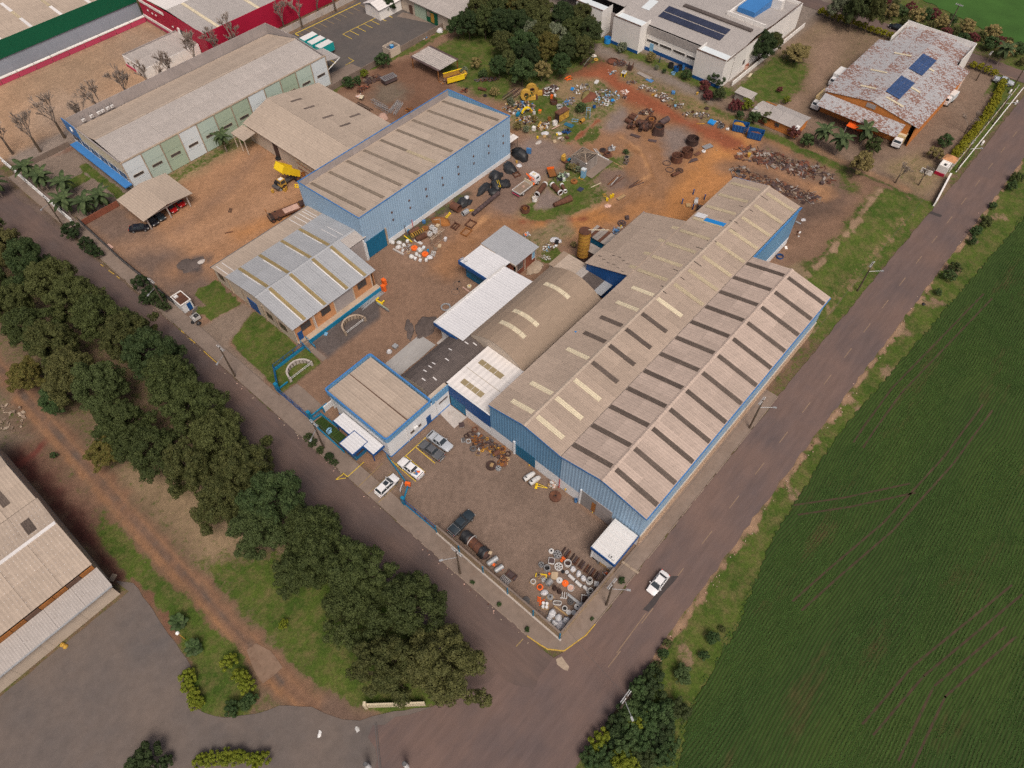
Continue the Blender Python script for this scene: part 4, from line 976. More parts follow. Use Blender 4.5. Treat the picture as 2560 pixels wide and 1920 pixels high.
wally(h,169.6,14.5,75.8,0,lambda q: 8.2,12,'grey_panel',side=1,name='parapet_wall'); wallx(h,75.8,143.5,169.5,0,gab(143.5,8.0,156,9.0,169.5,8.2),4,'grey_panel',side=1,name='parapet_wall',apex=156)
wallx(h,14.5,143.5,169.5,5.0,lambda q: 8.3,6,'sky_cream',name='wall_panel'); wallx(h,14.5,143.5,169.5,0,lambda q: 2.6,6,'mint_white',name='wall_panel')
for i in range(6): window(h,'x',14.55,143.7 + i * 4.3,147.7 + i * 4.3,2.7,4.9,fr='white_paint',bars=1)
wbox(h,'canopy','blue_trim',12.6,14.5,142.6,168.2,2.45,2.75); wbox(h,'corner_sign','blue_trim',14.3,14.5,163.6,170.0,5.2,8.6); part(h,'sign_emblem',MB().torus(14.28,166.2,7.0,.55,.14,16,6,'x'),'white_paint',True,True)
wbox(h,'parapet_cap','grey_panel',14.4,14.7,143.5,169.6,8.3,8.45)
for i,u in enumerate((18.6,20.8,22.8,23.9,25.3,26.5)):
    a = thing('air_conditioner','%s air conditioner from the corner on the grey parapet of the panelled building' % ORD[i],'air conditioner',(u,169.1,5.9),group='air conditioners on the parapet')
    part(a,'casing',MB().box(-.42,.42,-.25,.15,0,.62),'white_paint'); part(a,'fan_grille',MB().cbox(.1,-.26,.32,.42,.02,.42),'grey_panel'); part(a,'pipe',MB().tube((-.3,.1,.6),(-.3,.1,1.5),.03).tube((.3,.1,.6),(.3,.1,1.4),.03),'dark')
h = thing('loading_canopy','white-edged slanting canopy at the car park end of the panelled building','canopy',(78,147,0))
slope(h,(75.9,151,6.2),(0,-1,0),7.2,(80.6,151,5.3),1,1,'roof_grey'); part(h,'bracket',MB().tube((80.5,143.9,5.2),(76,143.9,3.6),.12).tube((80.5,150.9,5.2),(76,150.9,3.6),.12).tube((80.6,143.8,5.3),(80.6,151,5.3),.1),'white_paint',world=True)
# --- carport
h = thing('carport','open carport with grey gable roof sheltering cars in the dirt yard','carport',(15,133.5,0))
slope(h,(15.1,127.6,4.3),EY,11.4,(8.7,127.6,3.5),3,2,'roof_cement_y'); slope(h,(15.1,127.6,4.3),EY,11.4,(21.6,127.6,3.5),3,2,'roof_cement_y')
for q in (9.8,15.0,20.2):
    for v in (128.5,138.2): wbox(h,'post','concrete_pale',q - .12,q + .12,v,v + .24,0,3.4 if q != 15 else 4.1)
for v in (128.5,138.2): wbox(h,'beam','concrete_pale',9.4,20.6,v + .02,v + .2,3.05,3.3)
# --- red building and neighbours at the top
h = thing('red_building','crimson industrial building with pale roof at the top left','building',(90,195,0))
wallx(h,61.2,178.9,214,0,lambda q: 7.6,5,'red_wall'); wally(h,178.9,61.3,128,0,lambda q: 7.6,10,'red_wall'); slope(h,(61.2,179.0,7.3),EX,67,(61.2,197,8.4),8,2,'roof_grey'); slope(h,(61.2,197.05,8.4),EX,67,(61.2,215,7.6),8,2,'roof_whitey')
for u in (66,80,94,108,122): part(h,'skylight',MB().extr([(u,179.3,7.45),(u + 1,179.3,7.45),(u + 1,196.8,8.52),(u,196.8,8.52)],[(u,179.3,7.5),(u + 1,179.3,7.5),(u + 1,196.8,8.57),(u,196.8,8.57)]),'sky_cream',world=True)
wbox(h,'plinth','pink_wall',61.0,61.2,196,214,0,1.1); wbox(h,'pale_band','white_old',60.98,61.18,196,214,1.1,1.9); wbox(h,'sign_band','white_old',61.05,61.2,200,213.5,5.9,6.7); wbox(h,'door','dark',61.1,61.2,189.8,192.8,0,4.2); wbox(h,'door_frame','white_old',60.95,61.2,192.8,194,0,4.4)
for q,z in ((205.2,4.3),(209.5,4.4),(207.2,4.2),(196.5,3.8)): part(h,'wall_lamp',MB().cbox(61.05,q,z,.2,.5,.35),'lamp_white',world=True)
h = thing('green_building','building with dark green upper wall, grey base and tan roof, top left corner','building',(30,235,0))
wally(h,217.6,-40,62,0,lambda q: 4.2,10,'slate_wall',name='wall'); wally(h,217.3,-40,62,4.2,lambda q: 8.6,8,'green_wall',name='wall_panel'); s_ = slope(h,(-40,217.5,8.3),EX,102,(-40,236,9.8),10,2,'roof_cement'); s2_ = slope(h,(-40,236,9.8),EX,102,(-40,262,8.4),10,2,'roof_cement')
for u in range(8,100,9):
    strip(h,s_,u,.9,.4,6.4,'seam_white'); strip(h,s_,u,.9,6.5,11.0,'sky_yellow'); strip(h,s_,u,.9,11.1,17,'seam_white'); strip(h,s2_,u,.9,3,9,'sky_yellow')
wbox(h,'rear_wall','slate_wall',-40,62,261.6,262,0,8.2)
h = thing('boundary_wall','pink boundary wall with white top before the green building','wall',(30,213.2,0))
for i in range(16): wbox(h,'wall_panel','pink_wall',-20 + i * 5.05,-15.1 + i * 5.05,213.0,213.3,0,1.5); wbox(h,'white_cap','white_old',-20 + i * 5.05,-15.1 + i * 5.05,212.9,213.8,1.5,1.75)
h = thing('low_building','low white building with flat grey roof behind the bare trees','building',(52,189,0))
wallx(h,43.3,184,195.2,0,lambda q: 3.1,2,'white_old',name='wall'); wally(h,195.3,43.4,61,0,lambda q: 3.3,3,'grey_panel',side=1,name='wall'); wally(h,184,43.4,61,0,lambda q: 3.1,3,'white_old',name='wall'); slope(h,(43.5,184.1,2.9),EX,17.6,(43.5,195.0,2.9),3,2,'roof_greyx')
for q in (185.5,189.5,192.5): window(h,'x',43.28,q,q + 1.2,.9,2.1)
wbox(h,'plinth','pink_wall',43.15,43.3,190,195,0,.7)
h = thing('depot_building','grey-roofed depot with painted gates at the back of the car park','building',(122,155,0))
slope(h,(116.4,160,4.4),(0,-1,0),24,(139,160,5.4),4,4,'roof_greyx'); wallx(h,117.2,136.5,160,0,lambda q: 4.2,4,'cream_wall',name='wall'); wally(h,136.5,117.2,138,0,lambda q: 4.6,3,'cream_wall',name='wall')
for a,b,m in ((147.5,152.4,'sage_green'),(142.5,147.3,'green_wall')): wbox(h,'gate',m,117.05,117.2,a,b,.05,3.6)
wbox(h,'gate_panel','yellow_rust',117.0,117.05,144,145.4,.5,3.2); wbox(h,'gate_panel','stone_pale',117.0,117.05,145.6,147,1.8,3.4); wbox(h,'door','brown_trim',117.05,117.2,153.5,155,0,2.6)
h = thing('house','small white house with pale roof beside the depot gates','house',(112,162,0)); wbox(h,'wall','white_old',108,117,158.4,165,0,3.2); slope(h,(107.6,161.7,4.4),EX,9.8,(107.6,158.0,3.2),2,1,'roof_whitey'); slope(h,(107.6,161.7,4.4),EX,9.8,(107.6,165.4,3.2),2,1,'roof_whitey')
h = thing('utility_hut','small open-topped cream hut holding a blue water tank by the car park','hut',(97.5,142,0))
for b in ((95.6,95.8,140.2,143.6),(99.2,99.4,140.2,143.6),(95.8,99.2,140.2,140.4),(95.8,99.2,143.4,143.6)): wbox(h,'wall','cream_wall',*b,0,2.4)
wbox(h,'roof_slab','gutter',95.8,99.2,140.4,143.4,1.6,1.8)
a = thing('water_tank','round blue water tank inside the small cream hut','tank',(97.6,141.8,1.8)); part(a,'shell',MB().cyl(0,0,0,.7,.55,14,.62),'blue_pool',True); part(a,'lid',MB().cyl(0,0,.7,.85,.6,14,.2),'light_blue',True)
# --- white factory
h = thing('white_factory','large white factory with solar panels and blue base beyond the yard','factory',(160,85,0))
w1 = slope(h,(158.4,98,8.8),(0,-1,0),38,(147.6,98,7.0),6,2,'roof_grey'); w2 = slope(h,(158.4,98,8.8),(0,-1,0),38,(186,98,6.6),6,3,'roof_grey'); slope(h,(150,128,7.6),(0,-1,0),30,(186,128,7.2),5,4,'roof_grey')
part(h,'ridge_vent',MB().box(158.9,160.3,62,84,8.8,9.3),'roof_dark',world=True)
strip(h,w1,5.5,2.6,1.2,6,'mint_white'); strip(h,w2,5,2.4,3,9,'mint_white')
for y0,y1 in ((87.6,97.0),(60.2,69.2),(101,110.6)):
    wallx(h,143.5,y0,y1,.9,lambda q: 8.0,1,'white_old',name='wall'); wallx(h,143.45,y0,y1,0,lambda q: .9,1,'blue_dark',name='plinth'); wally(h,y0,143.6,148.5,0,lambda q: 8.0,1,'white_old',name='wall'); wally(h,y1,143.6,148.5,0,lambda q: 8.0,1,'white_old',name='wall',side=1)
    wbox(h,'parapet_cap','brown_trim',143.4,143.75,y0,y1,8.0,8.12); wbox(h,'roof_slab','mint_white',143.7,147.5,y0 + .2,y1 - .2,7.2,7.4)
wallx(h,147.0,69.3,87.5,1.0,lambda q: 4.8,4,'white_old',name='wall'); wallx(h,146.95,69.3,87.5,0,lambda q: 1.0,4,'blue_dark',name='plinth'); wallx(h,148.0,97.1,101,0,lambda q: 6,1,'grey_panel',name='wall'); wallx(h,146.9,69.4,87.4,4.8,lambda q: 7.0,6,'roof_grey',name='canopy_panel')
for i in range(4): window(h,'x',146.98,69.6 + i * 4.5,73.7 + i * 4.5,2.6,3.5,fr='white_old')
door(h,'door','light_blue',146.9,147,84.6,85.8,.2,2.5)
wally(h,60.0,148.5,186,.0,lin(148,7.8,186,6.9),6,'white_old',name='wall'); wbox(h,'parapet_cap','brown_trim',144,186,59.9,60.1,7.85,7.95); wbox(h,'rear_wall','white_old',186,186.3,60,128,0,7.4); wbox(h,'inner_wall','white_old',163.8,164.1,60.3,72.5,6,9.6); wbox(h,'inner_wall','white_old',164.1,180,72.3,72.6,6,9.0)
wbox(h,'roof_block','blue_trim',168,178,66,71.5,7,9.5); wbox(h,'roof_block','white_old',178.1,180,63,71.5,7,9.8)
for s in (4.2,16): window(h,'y',59.98,150 + s,151.2 + s,2.2,3.6,fr='grey_panel')
P_,e_,d_,n_,S_ = w1
for r in range(2):
    for i in range(20):
        a = strip(h,w1,11.1 + i * 1.02,.97,1.4 + r * 2.9,3.9 + r * 2.9,'solar_dark','solar_panel',.2,.04)
# --- rusty-roofed neighbour
h = thing('rusty_hall','orange building with grey roof blotched with red rust and solar panels','building',(168,22,0))
r1 = slope(h,(151.6,22.8,7.6),EX,33.4,(151.6,10.1,5.6),8,3,'roof_rusty'); r2 = slope(h,(151.6,22.8,7.6),EX,33.4,(151.6,35.4,5.6),8,3,'roof_rusty'); r3 = slope(h,(151.4,34.6,5.4),(0,-1,0),21.4,(147.2,34.6,4.0),5,1,'roof_rusty')
r4 = slope(h,(185.2,22.8,6.9),EX,11.4,(185.2,14.0,5.9),3,2,'roof_rusty'); r5 = slope(h,(185.2,22.8,6.9),EX,11.4,(185.2,32.2,5.9),3,2,'roof_rusty')
for u,s0,s1,sl in ((6.4,2,6,r2),(15.5,3,7.4,r2),(27,1.5,6,r2),(4.5,1.5,6.4,r1),(13.5,2,7,r1),(25,1,5.8,r1)): strip(h,sl,u,.75,s0,s1,'sky_cream',lift=.2)
for u0 in (6.2,20.2):
    for i in range(9):
        for k in range(4): strip(h,r1,u0 + .6 + i * 1.06,1.0,.45 + k * 1.0,1.4 + k * 1.0,'solar_blue','solar_panel',.3,.04)
wallx(h,151.8,12,34.5,0,gab(10,5.4,22.8,7.5,35.4,5.4),5,'orange_wall',name='wall',apex=22.8); wally(h,10.8,152,185,0,lambda q: 5.5,6,'orange_wall',name='wall'); wally(h,34.8,152,185,0,lambda q: 5.5,6,'orange_wall',name='wall',side=1)
for a in (14,18.5,29): window(h,'x',151.78,a,a + 2.6,2.2,3.4)
wbox(h,'gable_vent','grey_panel',151.7,151.8,21.6,24,5.9,7.0)
wallx(h,196.7,13.4,32.8,0,lambda q: 7.4,6,'white_old',side=1,name='parapet_wall'); wally(h,13.4,186,196.6,0,lambda q: 7.2,3,'white_old',name='parapet_wall'); wally(h,32.8,186,196.6,0,lambda q: 7.0,3,'white_old',name='parapet_wall',side=1); wallx(h,185.1,10.5,35,0,lambda q: 5.5,4,'white_old',side=1,name='wall')
h = thing('tent_awning','bright orange awning in front of the rusty-roofed building','awning',(148,22.5,0))
slope(h,(151.7,19.8,3.6),EY,5.4,(146.0,19.8,2.7),2,1,'orange_tent'); wbox(h,'beam','white_old',151.2,151.5,19.5,25.6,3.5,3.8)
for q in (20,25): wbox(h,'post','grey_panel',146.1,146.25,q,q + .15,0,2.7)
h = thing('cottage','small orange cottage with curved grey roof behind the boundary hedge','house',(140,40,0))
c1 = slope(h,(139.8,33.4,3.5),EY,9.2,(136.3,33.4,2.6),3,1,'roof_grey'); c2 = slope(h,(139.8,33.4,3.5),EY,9.2,(143.2,33.4,2.8),3,1,'roof_grey'); c3 = slope(h,(139.3,42.7,3.2),EY,4.0,(136.2,42.7,2.6),2,1,'roof_greyx'); c4 = slope(h,(139.3,42.7,3.2),EY,4.0,(142.0,42.7,2.7),2,1,'roof_greyx')
wallx(h,136.8,33.9,42.6,0,lambda q: 2.6,3,'orange_wall',name='wall'); wally(h,33.9,136.9,142.8,0,gab(136.8,2.6,139.8,3.4,142.9,2.7),1,'orange_wall',name='wall',apex=139.8); wallx(h,137,42.7,46.4,0,lambda q: 2.5,1,'brick_red',name='wall'); wallx(h,142.8,33.9,46,0,lambda q: 2.6,2,'orange_wall',name='wall',side=1)
strip(h,c1,.7,.9,2.1,3.6,'white_paint','pale_sheet'); window(h,'x',136.78,38.6,39.8,1.0,2.0,fr='stone_pale')
a = thing('satellite_dish','white satellite dish on the curved grey cottage roof','dish',(137.2,46.0,3.0),R(200)); part(a,'dish',MB().loft([[(.0 + .25 * (r_ ** 2),r_ * .5 * math.cos(t_),r_ * .5 * math.sin(t_) + .5) for t_ in [2 * PI * i / 12 for i in range(12)]] for r_ in (.05,.5,1.0)]),'white_paint',True); part(a,'mast',MB().tube((0,0,-.4),(0,0,.5),.04),'steel')
h = thing('garden_shed','little grey-roofed garden shed among shrubs behind the dirt yard','shed',(143,52,0)); slope(h,(141.4,49.6,2.2),EY,5.2,(144.6,49.6,2.4),2,1,'roof_greyx'); wbox(h,'wall','wood_grey',141.7,144.2,49.9,54.5,0,2.1)
# --- hall at the lower left
h = thing('storage_hall','pale grey corrugated hall at the lower left beside the asphalt yard','warehouse',(-58,75,0))
q1 = slope(h,(-84,70.2,7.4),EX,43.7,(-84,60.6,6.0),9,2,'roof_cement'); q2 = slope(h,(-84,70.2,7.4),EX,43.7,(-84,77.5,6.3),9,1,'roof_cement'); q3 = slope(h,(-84,86.0,7.6),EX,43.5,(-84,77.6,6.3),9,2,'roof_cement'); q4 = slope(h,(-84,86.0,7.6),EX,43.5,(-84,96,6.0),9,2,'roof_cement'); q5 = slope(h,(-84,60.3,4.95),EX,43.8,(-84,56.35,4.4),10,1,'roof_greyx')
part(h,'ridge_cap',MB().box(-84,-40.4,69.9,70.5,7.45,7.58),'seam_white',world=True)
for u in (40.4,34.5,28.5): strip(h,q2,u,1.4,1.3,4.6,'sky_dark',t=.02); strip(h,q3,u - .6,1.2,2,6.5,'sky_dark',t=.02)
for i in range(20):
    wbox(h,'clerestory','rust_orange' if i % 3 else 'brown_trim',-84 + i * 2.18,-81.9 + i * 2.18,60.35,60.55,5.0,5.8)
wallx(h,-40.5,60.6,95.6,0,lambda q: 5.95,7,'cream_wall',side=1,name='wall'); wally(h,57.0,-84,-40.6,0,lambda q: 4.3,8,'cream_wall',name='wall'); wbox(h,'gutter','galv',-84,-40.3,56.1,56.35,4.25,4.42)
m = MB()
for P__,e,d,nr,S in (q1,q2,q5):
    for r in range(1,int(S / 1.15)):
        for i in range(34):
            if (i * 7 + r * 3) % 5 == 0: continue
            c = P__ + e * (20.5 + i * .68) + d * (r * 1.15) + nr * .1; m.cbox(c.x,c.y,c.z,.09,.09,.03)
o = part(h,'roof_screws',m,'seam_white',world=True); o['kind'] = 'stuff'

# ------------------------------------------------------------------ vegetation
def leafmat(name,a,b,c,sc=.9):
    t = NT(name)
    oi = t.n('ShaderNodeObjectInfo').outputs['Random']
    geo = t.n('ShaderNodeNewGeometry').outputs['Random Per Island']
    col = t.mix(t.ramp(t.noise(sc,3,.6),.35,.65),a,b)
    col = t.mix(t.ramp(oi,.55,1,0,.6),col,c)
    f = t.math('MULTIPLY',t.ramp(geo,0,1,.72,1.28),t.ramp(oi,0,1,.82,1.15))
    t.b.inputs['Subsurface Weight'].default_value = 0
    MATS[name] = t.out(t.val(col,f),.75,0,.25)
leafmat('leaf_row',(.042,.060,.017),(.066,.086,.025),(.078,.082,.026))
leafmat('leaf_row2',(.056,.068,.020),(.086,.092,.028),(.095,.084,.030))
leafmat('leaf_row3',(.034,.060,.020),(.054,.082,.026),(.066,.080,.026))
leafmat('leaf_olive',(.10,.10,.022),(.14,.115,.030),(.15,.11,.03))
leafmat('leaf_dark',(.022,.042,.014),(.040,.062,.020),(.05,.06,.02))
leafmat('leaf_mid',(.036,.072,.022),(.056,.092,.030),(.06,.085,.03))
leafmat('leaf_lime',(.12,.155,.012),(.17,.19,.016),(.14,.17,.02))
leafmat('leaf_hedge',(.20,.20,.012),(.27,.245,.014),(.18,.19,.02))
leafmat('leaf_pale',(.12,.145,.085),(.17,.19,.12),(.14,.16,.1))
leafmat('leaf_red',(.11,.028,.030),(.15,.04,.04),(.1,.05,.03))
leafmat('leaf_straw',(.20,.165,.06),(.26,.21,.085),(.22,.17,.07))
leafmat('leaf_palm',(.045,.075,.030),(.065,.095,.036),(.06,.08,.03))
def leaves(name,cl,n,size,seed,mat,flat=.55,up=.25):
    """one mesh of small two-triangle leaf faces on cluster spheres cl=[(x,y,z,r)]"""
    rs = np.random.RandomState(seed); cl = np.array(cl,float)
    wgt = cl[:,3] ** 2; k = rs.choice(len(cl),n,p=wgt / wgt.sum())
    u = rs.normal(size=(n,3)); u[:,2] += up; u /= np.linalg.norm(u,axis=1)[:,None]
    rad = cl[k,3] * (1 - .35 * rs.rand(n) ** 2 + .08 * rs.rand(n))
    c = cl[k,:3] + u * rad[:,None] * np.array([1,1,.85])
    nr = u + rs.normal(size=(n,3)) * flat; nr[:,2] += .25; nr /= np.linalg.norm(nr,axis=1)[:,None]
    a = np.cross(nr,rs.normal(size=(n,3))); a /= np.linalg.norm(a,axis=1)[:,None]; b = np.cross(nr,a)
    s = size * rs.uniform(.6,1.3,n)[:,None]
    V = np.stack([c - a * s,c - b * s * .55,c + a * s,c + b * s * .55],1).reshape(-1,3)
    me = bpy.data.meshes.new(name); npmesh(me,V,np.arange(4 * n).reshape(n,4))
    me.materials.append(MATS[mat]); return me
def crown_clusters(R_,H,z0,n,seed,low=-.35,sub=0):
    """lumps spread over an uneven crown; sub>0 breaks each lump into smaller ones"""
    rnd = random.Random(seed); o = [(0,0,z0 + H * .40,R_ * .42)]
    ph = [rnd.uniform(0,6.28) for _ in range(3)]
    for i in range(n):
        zt = low + (1 - low) * (i + .5) / n; a = i * 2.39996 + rnd.uniform(-.35,.35)
        q = 1 + .18 * math.sin(2 * a + ph[0]) + .15 * math.sin(3 * a + ph[1] + 3 * zt)
        rr = math.sqrt(max(.02,1 - zt * zt)) * R_ * q * rnd.uniform(.58,.92)
        c = (rr * math.cos(a),rr * math.sin(a),z0 + H * .45 + zt * H * .44 + rnd.uniform(-.6,.6) * R_ / 5.4); r = R_ * (rnd.uniform(.17,.29) if sub else rnd.uniform(.14,.27))
        if not sub: o.append((*c,r)); continue
        o.append((*c,r * .8))
        for k in range(sub):
            u = Vector((rnd.gauss(0,1),rnd.gauss(0,1),rnd.gauss(.35,.8))).normalized()
            o.append((c[0] + u.x * r * .85,c[1] + u.y * r * .85,c[2] + u.z * r * .75,r * rnd.uniform(.32,.52)))
        if rnd.random() < .3: o.append((c[0] * 1.22,c[1] * 1.22,c[2] + rnd.uniform(-.5,.5),r * .35))
    return o
def trunk_mesh(R_,H,z0,cl,seed,mat='bark',r0=.28):
    m = MB(); top = (0,0,z0 + H * .35); m.tube((0,0,0),top,r0,8,r0 * .55)
    for c in cl[1::9]: m.tube(top,(c[0] * .8,c[1] * .8,c[2] - c[3] * .4),r0 * .4,5,r0 * .12)
    return m.mesh('trunk',mat)
TREES = []
for k in range(5):
    H = 9.5 + k % 3; cl = crown_clusters(5.4,H,1.6,30 + 3 * k,20 + k,-.35,7)
    TREES.append((leaves('crown',cl,42000,.15,30 + k,'leaf_row',.42),trunk_mesh(5.4,H,1.6,cl,k)))
SMALL = []
for k in range(4):
    cl = crown_clusters(1.0,1.9,.15,26 + k,60 + k,-.5)
    SMALL.append((leaves('crown',cl,4200,.065,70 + k,'leaf_mid'),trunk_mesh(1.0,1.9,.1,cl,k,r0=.07)))
def plant(name,label,cat,kind,x,y,s,sz,mat=None,group=None,rz=0.0,z=0.0):
    th = thing(name,label,cat,(x,y,z),rz,group)
    for nm,me in (('crown',kind[0]),('trunk',kind[1])):
        o = link(nm,me,th); o.scale = (s,s,sz)
        if nm == 'crown' and mat:
            o.material_slots[0].link = 'OBJECT'; o.material_slots[0].material = MATS[mat]
    return th
rnd = random.Random(5)
ROWA = [(-15.0,8.8,6.2,12),(-12.8,18.8,5.8,12),(-13.6,28.0,5.5,12),(-14.6,37,5.3,12.5),(-15.2,46,5.5,13),(-14.6,55,5.5,13),(-13.8,63,5.2,13),(-12.8,71,5.2,13),(-12.8,79,5.4,13),(-11.6,87,5.5,12.5),(-11.8,95.5,5.4,12.5),(-12.6,104,5.2,12.5),(-13.6,112,5,12),(-14.2,120,4.8,12),(-14.4,129,4.7,11.5),(-15.4,138,4.7,11),(-16.6,147,4.6,10.5),(-18,156,4.6,10.5)]
ROWB = [(-21.0,14.5,5.3,11),(-18.8,25,4.9,11),(-19.4,35,4.6,11),(-20.2,44.5,4.7,11),(-21.2,53.5,4.8,11),(-21.2,62.5,4.9,11.5),(-23.2,71.5,5.2,10.5),(-23.8,80,5.3,10.5),(-22.4,88,5.2,11.5),(-24.4,96.5,5.2,10.5),(-22.8,105,5.2,11),(-23.2,113,5.1,11),(-23.4,122,5,10.5),(-24.2,131,5,10.5),(-24.6,140,5,10),(-25,150,5,10)]
for i,(x,y,r,hh) in enumerate(ROWA):
    plant('street_tree','%s big tree from the junction in the row edging the left street' % ORD[i],'tree',TREES[i * 3 % 5],x - .5,y,r / 5.8,hh / 11,('leaf_row2','leaf_row','leaf_row','leaf_row3','leaf_row')[i * 2 % 5],'tall tree row along the left street',rnd.uniform(0,6))
for i,(x,y,r,hh) in enumerate(ROWB):
    plant('street_tree','%s big tree from the junction in the row edging the dirt track' % ORD[i],'tree',TREES[(i * 2 + 1) % 5],x + .2,y,r / 5.8,hh / 11,('leaf_row2','leaf_row','leaf_row2','leaf_row','leaf_row3')[i * 3 % 5],'tall tree row along the dirt track',rnd.uniform(0,6))
for i,(x,y,r,hh,lb) in enumerate([(-29.5,106,3.6,6.5,'yellowish olive tree leaning over the dirt track at the left edge'),(-28.2,79.5,3.2,6,'yellow-green bushy tree bulging over the dirt track'),(-29,97,2.8,5,'low green tree at the dirt track below the tall row')]):
    plant('tree',lb,'tree',TREES[i],x,y,r / 5.4,hh / 11.5,('leaf_olive','leaf_olive','leaf_mid')[i])
# thicket behind the yard
TH = [(109.23,101.93,3.4,'leaf_mid'),(114.46,104.75,3.6,'leaf_dark'),(119.61,96.93,2.6,'leaf_mid'),(123.09,104.85,3.6,'leaf_olive'),(118.38,109.42,3.8,'leaf_mid'),(126.43,100.01,3.4,'leaf_dark'),(129.39,96.55,3.2,'leaf_row2'),(135.37,99.11,3.6,'leaf_dark'),(135.01,103.46,3.8,'leaf_row'),(129.62,106.81,3.2,'leaf_pale'),(126.33,109.69,3.6,'leaf_row2'),(125.90,114.15,3.2,'leaf_pale'),(124.44,116.85,4.0,'leaf_dark'),(132.51,114.46,3.8,'leaf_row'),(136.75,110.51,4.0,'leaf_dark'),(141.32,107.22,3.8,'leaf_row2'),(132.49,120.68,4.0,'leaf_row2'),(132.77,124.56,3.6,'leaf_olive'),(138.53,119.94,3.4,'leaf_row2'),
      (123.00,121.50,4.0,'leaf_dark'),(121.16,126.68,3.8,'leaf_row'),(118.08,130.29,3.4,'leaf_dark'),(123.83,131.88,3.8,'leaf_row2'),(127.40,127.70,4.0,'leaf_row'),(116.08,114.90,3.4,'leaf_row2'),(108.05,109.49,2.8,'leaf_mid'),(111.07,108.71,2.8,'leaf_row'),(115.79,132.90,2.6,'leaf_mid'),(130.22,134.00,3.6,'leaf_row')]
for i,(x,y,r,m) in enumerate(TH):
    nm = {'leaf_pale': 'pale grey-green tree in the thicket behind the yard','leaf_olive': 'olive yellow tree in the thicket behind the yard'}.get(m,'dense green tree in the thicket behind the yard')
    plant('thicket_tree',nm,'tree',TREES[i % 5],x,y,r / 5.2,r * .2 + .02,m,'trees in the thicket',i * 1.7)
plant('bamboo_clump','straw-yellow bamboo clump at the front of the thicket','bamboo',SMALL[1],114.83,99.79,2.6,2.9,'leaf_straw')
# shrubs, hedges
def shrubs(spec):
    for i,(x,y,s,m,lb) in enumerate(spec): plant('shrub',lb,'shrub',SMALL[i % 4],x,y,s,s * rnd.uniform(.8,1.05),m,None,i * 1.3)
def shrub_group(lb,grp,pts,m,nm='shrub',order=None,key_=None):
    for i,(x,y,s) in enumerate(sorted(pts,key=lambda q: key_(q)) if key_ else pts): plant(nm,'%s %s, %s' % (ORD[i],lb,order) if order else lb,'shrub',SMALL[i % 4],x,y,s,s * rnd.uniform(.75,1.0),m if isinstance(m,str) else m[i % len(m)],grp,i * 1.3)
shrubs([(-35.32,34.75,1.35,'leaf_lime','single round lime-green bush on the lawn by the dirt track'),(-26.47,33.24,.8,'leaf_lime','tiny lime bush on the grass under the big trees'),
        (-3.15,139.57,2.3,'leaf_dark','dark round shrub where white fence meets black fence'),(-3.05,133.11,1.7,'leaf_dark','middle dark shrub of three outside the black fence'),(-3.02,129.69,1.7,'leaf_dark','lower dark shrub of three outside the black fence'),
        (90.58,137.99,2.2,'leaf_mid','leafy bush beside the small cream hut with the tank'),(83.85,138.54,1.2,'leaf_lime','bright green bush at the car park wall'),(77.56,137.92,1.8,'leaf_mid','green bush at the wall beside the brown-roofed hall'),(80.37,137.27,1.3,'leaf_mid','small bush near the rusty heap by the wall'),
        (144.09,62.13,2.4,'leaf_dark','dark shrub before the right end of the white factory'),(141.67,69.78,1.6,'leaf_mid','upright green shrub beside the factory bins'),(142.86,82.52,1.6,'leaf_straw','dry brownish bush before the factory wall'),(141.52,91.72,1.6,'leaf_pale','greyish bush below the factory corner block'),(139.74,62.83,1.7,'leaf_red','reddish brown bush near the factory corner'),
        (136.80,59.83,1.7,'leaf_red','crimson shrub beside the little garden shed'),(138.61,57.73,1.9,'leaf_dark','dark green shrub left of the garden shed'),(137.18,51.49,1.9,'leaf_red','dark red shrub below the garden shed'),(139.59,49.80,1.8,'leaf_lime','light green bush beside the cottage roof'),(135.62,45.12,1.7,'leaf_mid','broad-leaved plant behind the blue skip'),(137.50,42.93,1.8,'leaf_row2','brown-green bush at the cottage wall'),(135.17,48.96,1.2,'leaf_mid','blue-green plants behind the blue skips'),
        (137.83,39.95,1.3,'leaf_red','reddish flowering bush below the orange cottage'),(136.33,34.24,1.7,'leaf_red','maroon hedge bush before the orange cottage'),(135.98,30.14,2.0,'leaf_mid','big green bush beside the three palms'),(148.87,42.92,1.1,'leaf_lime','small bright shrub on the lawn before the rusty-roofed building'),(152.90,47.04,.9,'leaf_red','small purple shrub in a white-edged bed'),
        (143.48,16.58,2.2,'leaf_row','round dark tree below the orange awning'),(157.27,3.80,1.9,'leaf_mid','green shrub beside the yellow hedge near the gate hut'),(151.65,3.88,1.9,'leaf_straw','thin yellowish shrub near the gate hut'),
        (-8.16,61.85,1.0,'leaf_row','stray leafy branch tip at the left street'),(-34.91,88.52,.7,'leaf_mid','small green sprig on the bare red soil')])
shrub_group('lime bush of the curved hedge by the asphalt yard','curved lime hedge bushes',[(-40.58,37.77,1.25),(-41.12,36.66,1.2),(-41.59,34.78,1.1),(-41.80,33.59,1.15),(-35.25,31.68,1.3),(-35.68,29.96,1.2),(-36.40,28.14,1.1),(-37.43,28.13,1.0),(-38.82,29.01,1.2)],('leaf_lime','leaf_lime','leaf_lime','leaf_lime','leaf_lime','leaf_lime','leaf_mid','leaf_mid','leaf_mid'),order='starting at the yard side')
shrub_group('yellow-green bush in the hedge along the bottom edge','hedge bushes along the bottom edge',[(-45.73,26.95,1.1),(-44.58,25.85,1.1),(-43.32,24.64,1.2),(-42.04,23.18,1.2),(-40.95,21.72,1.1),(-40.17,20.61,1.3)],'leaf_lime',order='from the left')
